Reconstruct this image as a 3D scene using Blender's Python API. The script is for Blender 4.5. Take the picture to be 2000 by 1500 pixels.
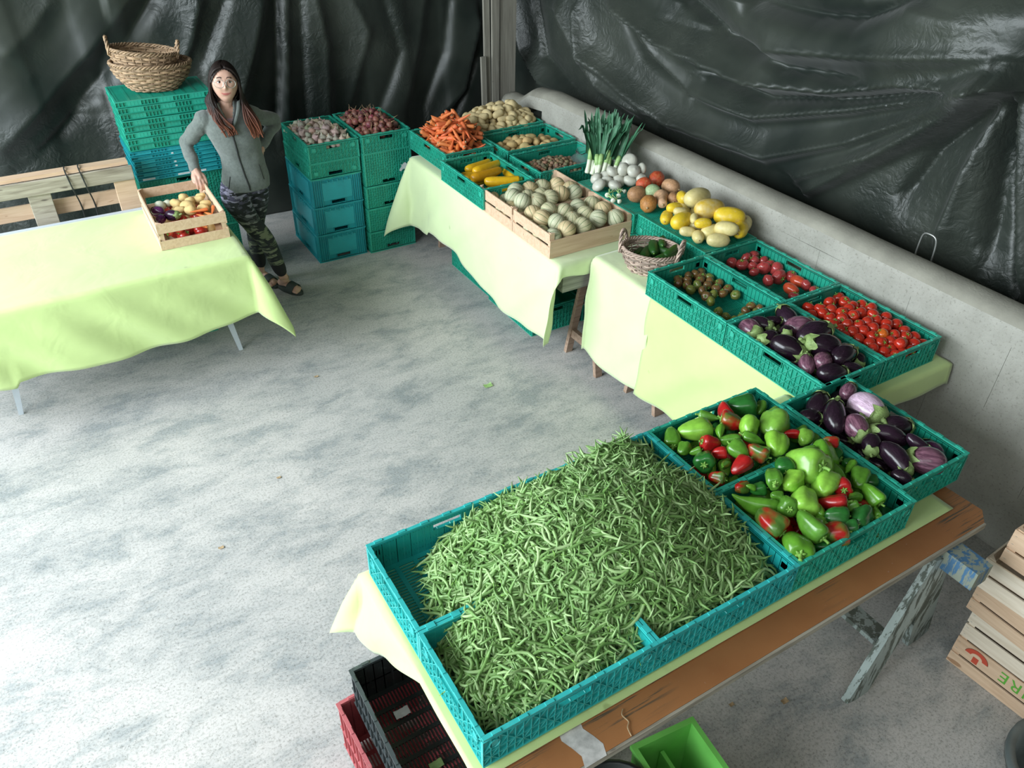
import bpy, bmesh, math, random
import numpy as np
from mathutils import Vector, Matrix, Euler, noise
from mathutils.bvhtree import BVHTree
PI = math.pi
for o in list(bpy.data.objects): bpy.data.objects.remove(o)
SC = bpy.context.scene
COL = SC.collection
R = random.Random(7)

# ---------------------------------------------------------------- camera, world, light, exposure
cam = bpy.data.cameras.new('camera'); camo = bpy.data.objects.new('camera', cam); COL.objects.link(camo)
RX = ((0.856269047410765, -0.516240233723507, 0.017301431482982),
      (-0.291391645377507, -0.51043524075997, -0.809040650396815),
      (0.42649059479728, 0.687714974444654, -0.587497988485185))
rot = Matrix((RX[0], [-v for v in RX[1]], [-v for v in RX[2]])).transposed()
camo.matrix_world = Matrix.Translation((-0.5571, -1.8057, 2.9654)) @ rot.to_4x4()
cam.sensor_width = 36.0; cam.lens = 1552.8 * 36.0 / 2000.0; cam.clip_start = 0.05; cam.clip_end = 100
SC.camera = camo

world = bpy.data.worlds.new('world'); SC.world = world; world.use_nodes = True
bg = world.node_tree.nodes['Background']
bg.inputs[0].default_value = (0.84, 0.97, 0.92, 1); bg.inputs[1].default_value = 0.95

def area(name, loc, target, sx, sy, power, color):
    l = bpy.data.lights.new(name, 'AREA'); l.shape = 'RECTANGLE'; l.size = sx; l.size_y = sy
    l.energy = power; l.color = color
    o = bpy.data.objects.new(name, l); COL.objects.link(o); o.location = loc
    o.rotation_euler = (Vector(target) - Vector(loc)).to_track_quat('-Z', 'Y').to_euler()
    return o
area('doorway_daylight', (-4.3, 1.5, 3.0), (0.9, 1.2, 0.2), 7.0, 3.0, 830, (0.86, 0.95, 1.0))
area('fill_light', (-1.0, -2.6, 4.2), (1.2, 1.5, 0.6), 3.0, 2.0, 45, (0.95, 1.0, 0.98))  # added fill lamp under the roof, no real fixture stands there

SC.view_settings.view_transform = 'Standard'; SC.view_settings.look = 'None'
SC.view_settings.gamma = 1.0; SC.view_settings.use_curve_mapping = False
SC.view_settings.exposure = 0.0

# ---------------------------------------------------------------- materials
def newmat(name):
    m = bpy.data.materials.new(name); m.use_nodes = True
    nt = m.node_tree; b = nt.nodes['Principled BSDF']
    return m, nt, b
def N(nt, t, **kw):
    n = nt.nodes.new(t)
    for k, v in kw.items():
        if k.startswith('i_'):
            key = k[2:]
            key = int(key) if key.isdigit() else key
            n.inputs[key].default_value = v
        else: setattr(n, k, v)
    return n
def ramp(nt, fac, stops):
    r = nt.nodes.new('ShaderNodeValToRGB'); e = r.color_ramp.elements
    while len(e) < len(stops): e.new(0.5)
    for el, (p, c) in zip(e, stops):
        el.position = p; el.color = (*c, 1) if len(c) == 3 else c
    nt.links.new(fac, r.inputs[0]); return r.outputs[0]
def mixc(nt, fac, a, b, mode='MIX'):
    m = nt.nodes.new('ShaderNodeMix'); m.data_type = 'RGBA'; m.blend_type = mode
    for s, v in ((m.inputs[0], fac), (m.inputs[6], a), (m.inputs[7], b)):
        if isinstance(v, bpy.types.NodeSocket): nt.links.new(v, s)
        elif isinstance(v, (int, float)): s.default_value = v
        else: s.default_value = (*v, 1) if len(v) == 3 else v
    return m.outputs[2]
def coords(nt, scale=(1, 1, 1), kind='Object', rot=(0, 0, 0), rnd=False):
    t = nt.nodes.new('ShaderNodeTexCoord'); mp = nt.nodes.new('ShaderNodeMapping')
    mp.inputs['Scale'].default_value = scale; mp.inputs['Rotation'].default_value = rot
    nt.links.new(t.outputs[kind], mp.inputs[0])
    if rnd:
        oi = nt.nodes.new('ShaderNodeObjectInfo'); mu = N(nt, 'ShaderNodeMath', operation='MULTIPLY', i_1=37.0)
        nt.links.new(oi.outputs['Random'], mu.inputs[0]); nt.links.new(mu.outputs[0], mp.inputs['Location'])
    return mp.outputs[0]
def nz(nt, vec, scale, detail=4, rough=0.55, dist=0.0):
    n = N(nt, 'ShaderNodeTexNoise'); n.inputs['Scale'].default_value = scale; n.inputs['Detail'].default_value = detail
    n.inputs['Roughness'].default_value = rough; n.inputs['Distortion'].default_value = dist
    nt.links.new(vec, n.inputs['Vector']); return n.outputs[0]
def bump(nt, b, h, strength=0.3, dist=0.01):
    bu = N(nt, 'ShaderNodeBump'); bu.inputs['Strength'].default_value = strength; bu.inputs['Distance'].default_value = dist
    nt.links.new(h, bu.inputs['Height']); nt.links.new(bu.outputs[0], b.inputs['Normal'])
def simple(name, col, rough=0.6, var=0.15, scale=8, bmp=0.0, bscale=60, metal=0.0, spec=0.5, sheen=0.0, trans=0.0):
    m, nt, b = newmat(name); v = coords(nt)
    n = nz(nt, v, scale, 5)
    c0 = [c * (1 - var) for c in col]; c1 = [min(1, c * (1 + var)) for c in col]
    nt.links.new(ramp(nt, n, [(0.3, c0), (0.7, c1)]), b.inputs['Base Color'])
    b.inputs['Roughness'].default_value = rough; b.inputs['Metallic'].default_value = metal
    b.inputs['Specular IOR Level'].default_value = spec
    if sheen: b.inputs['Sheen Weight'].default_value = sheen
    if trans: b.inputs['Transmission Weight'].default_value = trans
    if bmp: bump(nt, b, nz(nt, v, bscale, 4), bmp, 0.004)
    return m
def veg(name, rough=0.35, second=(0.5, 0.02, 0.01), vscale=12, var=0.25, bmp=0.0, bscale=80, spec=0.5, streak=(1, 1, 1), s2scale=9, soft=0.08):
    """body colour from the object's own colour; its alpha says how much of the second colour shows"""
    m, nt, b = newmat(name); v = coords(nt, streak, rnd=True)
    oi = nt.nodes.new('ShaderNodeObjectInfo')
    n = nz(nt, v, vscale, 4)
    mul = ramp(nt, n, [(0.3, (1 - var,) * 3), (0.7, (1 + var,) * 3)])
    base = mixc(nt, 1.0, oi.outputs['Color'], mul, 'MULTIPLY')
    n2 = nz(nt, v, s2scale, 2)
    am = N(nt, 'ShaderNodeMath', operation='ADD'); nt.links.new(n2, am.inputs[0]); nt.links.new(oi.outputs['Alpha'], am.inputs[1])
    mr = N(nt, 'ShaderNodeMapRange'); nt.links.new(am.outputs[0], mr.inputs[0])
    mr.inputs[1].default_value = 1.0 - soft; mr.inputs[2].default_value = 1.0 + soft
    nt.links.new(mixc(nt, mr.outputs[0], base, second), b.inputs['Base Color'])
    b.inputs['Roughness'].default_value = rough; b.inputs['Specular IOR Level'].default_value = spec
    if bmp: bump(nt, b, nz(nt, v, bscale, 4), bmp, 0.003)
    return m
M = {}
def plastic(name, col):
    m, nt, b = newmat(name); v = coords(nt, kind='Object', rnd=True)
    n = nz(nt, v, 6, 5); d = nz(nt, v, 45, 6, 0.7)
    c = ramp(nt, n, [(0.3, [x * 0.85 for x in col]), (0.7, [x * 1.15 for x in col])])
    dust = ramp(nt, d, [(0.60, (0, 0, 0)), (0.80, (0.35, 0.35, 0.35))])
    nt.links.new(mixc(nt, dust, c, (0.30, 0.42, 0.36)), b.inputs['Base Color'])
    b.inputs['Roughness'].default_value = 0.42
    return m
M['teal_rib'] = plastic('teal_rib', (0.028, 0.37, 0.265)); M['aqua_rib'] = plastic('aqua_rib', (0.035, 0.42, 0.41)); M['blue_rib'] = plastic('blue_rib', (0.02, 0.33, 0.37)); M['black_plastic_rib'] = plastic('black_rib', (0.05, 0.062, 0.066)); M['red_plastic_rib'] = plastic('red_rib', (0.48, 0.13, 0.14))  # paler rim and rib copies: wear plus lattice light contrast put into the colour
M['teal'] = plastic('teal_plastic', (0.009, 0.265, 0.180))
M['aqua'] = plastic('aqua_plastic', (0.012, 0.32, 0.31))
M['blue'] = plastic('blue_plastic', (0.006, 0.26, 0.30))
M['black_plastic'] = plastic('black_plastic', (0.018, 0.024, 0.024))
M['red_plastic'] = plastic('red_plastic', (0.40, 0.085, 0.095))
M['lime_plastic'] = simple('lime_plastic', (0.16, 0.52, 0.10), 0.4, 0.1)
M['bucket_black'] = simple('bucket_black', (0.012, 0.016, 0.016), 0.35, 0.1)
M['label_white'] = simple('label_white', (0.65, 0.70, 0.70), 0.6, 0.15, 30)

def floor_mat():
    m, nt, b = newmat('worn_concrete'); v = coords(nt)
    big = nz(nt, v, 0.9, 5, 0.6, 0.4); mid = nz(nt, coords(nt, (1.0, 1.9, 1), rot=(0, 0, 0.30)), 2.3, 12, 0.78, 0.25); fine = nz(nt, v, 85, 6, 0.7)
    c1 = ramp(nt, mid, [(0.39, (0.345, 0.362, 0.368)), (0.465, (0.46, 0.455, 0.45)), (0.55, (0.56, 0.54, 0.53))])
    c2 = ramp(nt, big, [(0.35, (0.78, 0.80, 0.80)), (0.65, (1.05, 1.04, 1.02))])
    c3 = ramp(nt, fine, [(0.34, (0.62, 0.62, 0.60)), (0.52, (1, 1, 1))])
    c = mixc(nt, 1.0, mixc(nt, 1.0, c1, c2, 'MULTIPLY'), c3, 'MULTIPLY')
    vo = N(nt, 'ShaderNodeTexVoronoi'); vo.inputs['Scale'].default_value = 75; nt.links.new(v, vo.inputs['Vector'])
    pits = ramp(nt, vo.outputs['Distance'], [(0.09, (0.45, 0.45, 0.43)), (0.22, (1, 1, 1))])
    nt.links.new(mixc(nt, 0.75, c, mixc(nt, 1.0, c, pits, 'MULTIPLY')), b.inputs['Base Color'])
    b.inputs['Roughness'].default_value = 0.75; b.inputs['Specular IOR Level'].default_value = 0.3
    bump(nt, b, mixc(nt, 0.5, fine, mid), 0.5, 0.006)
    return m
M['floor'] = floor_mat()
def wall_mat():
    m, nt, b = newmat('rendered_wall'); v = coords(nt)
    n = nz(nt, v, 3, 6, 0.65); f = nz(nt, v, 70, 5, 0.7)
    c = ramp(nt, n, [(0.3, (0.29, 0.285, 0.25)), (0.65, (0.42, 0.41, 0.37))])
    c = mixc(nt, 1.0, c, ramp(nt, f, [(0.30, (0.6, 0.6, 0.57)), (0.45, (1, 1, 1))]), 'MULTIPLY')
    # dirt settled on the flat top (a coat of its own, by height only on the cap)
    nt.links.new(c, b.inputs['Base Color']); b.inputs['Roughness'].default_value = 0.9
    bump(nt, b, f, 0.5, 0.006)
    return m
M['wall'] = wall_mat()
M['wall_cap'] = simple('dusty_cap', (0.29, 0.28, 0.235), 0.9, 0.2, 5, 0.5, 90)
def cloth_mat(name, col):
    m, nt, b = newmat(name); v = coords(nt)
    n = nz(nt, v, 2.2, 5, 0.6); st = nz(nt, v, 7, 3, 0.5)
    c = ramp(nt, n, [(0.3, [x * 0.93 for x in col]), (0.7, [x * 1.04 for x in col])])
    s = ramp(nt, st, [(0.24, (0.72, 0.72, 0.66)), (0.29, (1, 1, 1))])
    nt.links.new(mixc(nt, 1.0, c, s, 'MULTIPLY'), b.inputs['Base Color'])
    b.inputs['Roughness'].default_value = 0.85; b.inputs['Sheen Weight'].default_value = 0.35
    b.inputs['Specular IOR Level'].default_value = 0.25
    bump(nt, b, nz(nt, v, 5, 3, 0.5, 0.6), 0.35, 0.02)
    return m
M['cloth'] = cloth_mat('lime_cloth', (0.545, 0.69, 0.285))
M['cloth_pale'] = cloth_mat('pale_lime_cloth', (0.62, 0.735, 0.42))
def tarp_mat():
    m, nt, b = newmat('black_tarpaulin'); v = coords(nt)
    n = nz(nt, v, 1.1, 4, 0.55); w = nz(nt, coords(nt, (1, 1, 1)), 11, 5, 0.60, 1.2)
    cr = N(nt, 'ShaderNodeTexVoronoi'); cr.feature = 'DISTANCE_TO_EDGE'; cr.inputs['Scale'].default_value = 7
    dv = N(nt, 'ShaderNodeVectorMath', operation='ADD'); nt.links.new(v, dv.inputs[0])
    nn = N(nt, 'ShaderNodeTexNoise', i_Scale=5.0); nt.links.new(v, nn.inputs['Vector']); nt.links.new(nn.outputs[1], dv.inputs[1]); nt.links.new(dv.outputs[0], cr.inputs['Vector'])
    c = ramp(nt, n, [(0.38, (0.008, 0.014, 0.011)), (0.72, (0.048, 0.056, 0.045))])
    nt.links.new(c, b.inputs['Base Color'])
    b.inputs['Roughness'].default_value = 0.42; b.inputs['Specular IOR Level'].default_value = 0.55
    b.inputs['Sheen Weight'].default_value = 0.12
    mh = mixc(nt, 0.35, w, cr.outputs[0]); pm = ramp(nt, nz(nt, v, 1.3, 3), [(0.45, (0.06,) * 3), (0.60, (1,) * 3)])
    bump(nt, b, mixc(nt, 1.0, mh, pm, 'MULTIPLY'), 0.55, 0.022)
    return m
M['tarp'] = tarp_mat()
def wood_mat(name, a, bcol, knots=(0.3, 0.15, 0.07), scale=(1.2, 16, 16), rough=0.7, nb=0.25):
    m, nt, b = newmat(name); v = coords(nt, scale, rnd=True)
    n = nz(nt, v, 3.0, 6, 0.6, 0.6)
    c = ramp(nt, n, [(0.32, a), (0.62, bcol)])
    k = nz(nt, coords(nt, (3, 9, 9), rnd=True), 3.2, 1)
    c = mixc(nt, ramp(nt, k, [(0.735, (0, 0, 0)), (0.79, (0.8, 0.8, 0.8))]), c, knots)
    nt.links.new(c, b.inputs['Base Color']); b.inputs['Roughness'].default_value = rough
    bump(nt, b, n, nb, 0.003)
    return m
M['pine'] = wood_mat('pale_pine', (0.54, 0.36, 0.235), (0.66, 0.475, 0.33))
M['pine_white'] = wood_mat('white_poplar', (0.62, 0.52, 0.40), (0.76, 0.67, 0.55))
M['pine_orange'] = wood_mat('orange_pine', (0.50, 0.28, 0.12), (0.66, 0.42, 0.22))
M['old_wood'] = wood_mat('weathered_wood', (0.20, 0.17, 0.13), (0.40, 0.36, 0.29), (0.08, 0.06, 0.05))
M['grey_wood'] = wood_mat('grey_wood', (0.14, 0.14, 0.12), (0.27, 0.27, 0.235), (0.07, 0.07, 0.06))
M['trestle_wood'] = wood_mat('trestle_wood', (0.25, 0.16, 0.11), (0.40, 0.28, 0.21))
M['post_wood'] = wood_mat('post_wood', (0.20, 0.185, 0.155), (0.31, 0.295, 0.25), (0.1, 0.09, 0.07), (16, 16, 0.8))
def board_mat():
    m, nt, b = newmat('brown_painted_board'); v = coords(nt)
    n = nz(nt, v, 3, 5)
    c = ramp(nt, n, [(0.3, (0.29, 0.115, 0.042)), (0.7, (0.38, 0.165, 0.062))])
    sc = nz(nt, coords(nt, (1.2, 38, 5)), 2.4, 6, 0.7); msk = nz(nt, v, 1.6, 2)
    g = N(nt, 'ShaderNodeMath', operation='MULTIPLY'); nt.links.new(ramp(nt, sc, [(0.53, (0, 0, 0)), (0.58, (1, 1, 1))]), g.inputs[0])
    nt.links.new(ramp(nt, msk, [(0.44, (0, 0, 0)), (0.52, (1, 1, 1))]), g.inputs[1])
    c = mixc(nt, g.outputs[0], c, (0.10, 0.075, 0.05))
    sp = nz(nt, v, 90, 3); c = mixc(nt, ramp(nt, sp, [(0.70, (0, 0, 0)), (0.76, (0.6, 0.6, 0.6))]), c, (0.45, 0.30, 0.24))
    nt.links.new(c, b.inputs['Base Color']); b.inputs['Roughness'].default_value = 0.38
    return m
M['board'] = board_mat()
def painted(name, paint, under, thr=0.5):
    m, nt, b = newmat(name); v = coords(nt, (1, 1, 1), rnd=True)
    n = nz(nt, coords(nt, (30, 30, 5)), 1.0, 6, 0.7); l = nz(nt, v, 2.5, 3)
    c = ramp(nt, l, [(0.3, [x * 0.8 for x in paint]), (0.7, [min(1, x * 1.2) for x in paint])])
    c = mixc(nt, ramp(nt, n, [(thr + 0.03, (0, 0, 0)), (thr + 0.07, (1, 1, 1))]), c, under)
    nt.links.new(c, b.inputs['Base Color']); b.inputs['Roughness'].default_value = 0.8
    bump(nt, b, n, 0.4, 0.004)
    return m
M['flake'] = painted('flaking_grey_paint', (0.36, 0.42, 0.41), (0.12, 0.14, 0.12), 0.46)
M['flake_blue'] = painted('flaking_blue_paint', (0.06, 0.155, 0.28), (0.24, 0.27, 0.22), 0.42)
M['white_metal'] = simple('white_metal', (0.55, 0.60, 0.66), 0.4, 0.05)
M['steel'] = simple('dull_steel', (0.45, 0.46, 0.44), 0.4, 0.1, metal=0.7)
M['strap'] = simple('dark_strap', (0.03, 0.035, 0.035), 0.5, 0.1)
def wicker(name, col):
    m, nt, b = newmat(name); v = coords(nt)
    n = nz(nt, v, 35, 4, 0.6); g = N(nt, 'ShaderNodeNewGeometry')
    rr = ramp(nt, g.outputs['Random Per Island'], [(0.0, [x * 0.55 for x in col]), (0.5, col), (1.0, [min(1, x * 1.35) for x in col])])
    nt.links.new(mixc(nt, 1.0, rr, ramp(nt, n, [(0.3, (0.75,) * 3), (0.7, (1.15,) * 3)]), 'MULTIPLY'), b.inputs['Base Color'])
    b.inputs['Roughness'].default_value = 0.6
    return m
M['wicker'] = wicker('wicker', (0.36, 0.24, 0.145)); M['wicker_grey'] = wicker('grey_wicker', (0.43, 0.32, 0.26))

M['pepper'] = veg('pepper_skin', 0.24, (0.40, 0.012, 0.010), 5, 0.18, s2scale=1.5, spec=0.6)
M['stem'] = simple('green_stem', (0.20, 0.40, 0.07), 0.55, 0.2, 30)
M['calyx'] = simple('green_calyx', (0.23, 0.33, 0.11), 0.6, 0.3, 30)
M['eggplant'] = veg('eggplant_skin', 0.20, (0.34, 0.16, 0.22), 9, 0.35, streak=(0.5, 4, 4), s2scale=3, spec=0.5, soft=0.22)
M['tomato'] = veg('tomato_skin', 0.18, (0.42, 0.16, 0.03), 6, 0.2, s2scale=7, spec=0.6, soft=0.2)
M['striped'] = veg('striped_tomato_skin', 0.22, (0.14, 0.20, 0.035), 14, 0.25, streak=(1, 1, 0.4), s2scale=22, soft=0.12)
M['squash'] = veg('squash_skin', 0.40, (0.72, 0.60, 0.33), 8, 0.10, 0.15, 40, s2scale=5, soft=0.25)
M['pumpkin'] = veg('pumpkin_skin', 0.55, (0.45, 0.25, 0.11), 12, 0.25, 0.3, 40, s2scale=9, soft=0.25)
M['potato'] = veg('potato_skin', 0.75, (0.34, 0.22, 0.10), 22, 0.14, 0.35, 60, spec=0.25, s2scale=16, soft=0.3)
M['carrot'] = veg('carrot_skin', 0.50, (0.48, 0.17, 0.06), 30, 0.15, 0.3, 90, streak=(2.5, 1, 1), s2scale=12)
M['garlic'] = veg('garlic_skin', 0.65, (0.50, 0.30, 0.26), 20, 0.2, 0.2, 60, streak=(1, 1, 0.3), s2scale=14, soft=0.2)
M['shallot'] = veg('shallot_skin', 0.45, (0.33, 0.17, 0.10), 8, 0.4, 0.1, 60, streak=(1, 1, 0.3), s2scale=3, soft=0.2)
M['dry'] = simple('dry_stalk', (0.42, 0.30, 0.17), 0.8, 0.3, 40)
M['white_onion'] = veg('white_onion_skin', 0.38, (0.60, 0.57, 0.42), 8, 0.06, 0.05, 40, s2scale=6, soft=0.3)
M['zucchini'] = veg('zucchini_skin', 0.30, (0.45, 0.30, 0.03), 14, 0.12, 0.08, 60, s2scale=14, soft=0.2)
M['cucumber'] = veg('cucumber_skin', 0.42, (0.10, 0.20, 0.04), 30, 0.3, 0.4, 60, streak=(0.5, 2, 2), s2scale=14, soft=0.2)
M['bean'] = simple('bean_skin', (0.17, 0.36, 0.085), 0.42, 0.4, 14)
def bean_mat():
    m, nt, b = newmat('bean_green'); g = N(nt, 'ShaderNodeNewGeometry'); oi = N(nt, 'ShaderNodeObjectInfo')
    s = N(nt, 'ShaderNodeMath', operation='ADD'); nt.links.new(g.outputs['Random Per Island'], s.inputs[0]); nt.links.new(oi.outputs['Random'], s.inputs[1])
    fr = N(nt, 'ShaderNodeMath', operation='FRACT'); nt.links.new(s.outputs[0], fr.inputs[0])
    nt.links.new(ramp(nt, fr.outputs[0], [(0.0, (0.115, 0.23, 0.058)), (0.5, (0.20, 0.36, 0.11)), (1.0, (0.36, 0.51, 0.23))]), b.inputs['Base Color'])
    b.inputs['Roughness'].default_value = 0.42; b.inputs['Specular IOR Level'].default_value = 0.5
    return m
M['bean'] = bean_mat()
def leaf_mat(name, col, rough=0.5):
    m = simple(name, col, rough, 0.3, 20); m.use_backface_culling = False; return m
M['leek_leaf'] = leaf_mat('leek_leaf', (0.055, 0.18, 0.095)); M['leek_pale'] = leaf_mat('leek_pale', (0.33, 0.52, 0.20))
M['leek_white'] = simple('leek_white', (0.70, 0.75, 0.58), 0.45, 0.06)
def melon_mat():
    m, nt, b = newmat('melon_rind'); tc = N(nt, 'ShaderNodeTexCoord'); sx = N(nt, 'ShaderNodeSeparateXYZ'); nt.links.new(tc.outputs['Object'], sx.inputs[0])
    at = N(nt, 'ShaderNodeMath', operation='ARCTAN2'); nt.links.new(sx.outputs[1], at.inputs[0]); nt.links.new(sx.outputs[0], at.inputs[1])
    nn = N(nt, 'ShaderNodeTexNoise', i_Scale=22.0); nt.links.new(tc.outputs['Object'], nn.inputs['Vector'])
    ms = N(nt, 'ShaderNodeMath', operation='MULTIPLY_ADD', i_1=0.035); nt.links.new(nn.outputs[0], ms.inputs[0]); nt.links.new(at.outputs[0], ms.inputs[2])
    mu = N(nt, 'ShaderNodeMath', operation='MULTIPLY', i_1=10.0); nt.links.new(ms.outputs[0], mu.inputs[0])
    cs = N(nt, 'ShaderNodeMath', operation='COSINE'); nt.links.new(mu.outputs[0], cs.inputs[0])
    st = ramp(nt, cs.outputs[0], [(0.0, (0, 0, 0)), (0.90, (0, 0, 0)), (0.975, (1, 1, 1))])
    st = ramp(nt, cs.outputs[0], [(0.93, (0, 0, 0)), (0.985, (1, 1, 1))])
    v = coords(nt, rnd=True); n = nz(nt, v, 12, 4)
    oi = nt.nodes.new('ShaderNodeObjectInfo')
    base = mixc(nt, 1.0, oi.outputs['Color'], ramp(nt, n, [(0.3, (0.85, 0.88, 0.85)), (0.7, (1.06, 1.04, 1.0))]), 'MULTIPLY')
    nt.links.new(mixc(nt, st, base, (0.085, 0.17, 0.06)), b.inputs['Base Color']); b.inputs['Roughness'].default_value = 0.55
    bump(nt, b, nz(nt, v, 90, 4), 0.3, 0.002)
    return m
M['melon'] = melon_mat()
M['walnut'] = veg('walnut_shell', 0.7, (0.20, 0.12, 0.06), 40, 0.3, 0.5, 120, s2scale=30)
m, nt, b = newmat('clear_bag'); b.inputs['Base Color'].default_value = (0.9, 0.92, 0.92, 1); b.inputs['Roughness'].default_value = 0.12
b.inputs['Transmission Weight'].default_value = 0.96; b.inputs['IOR'].default_value = 1.08; bump(nt, b, nz(nt, coords(nt), 30, 4, 0.6, 1.0), 0.6, 0.01); M['bag'] = m
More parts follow.
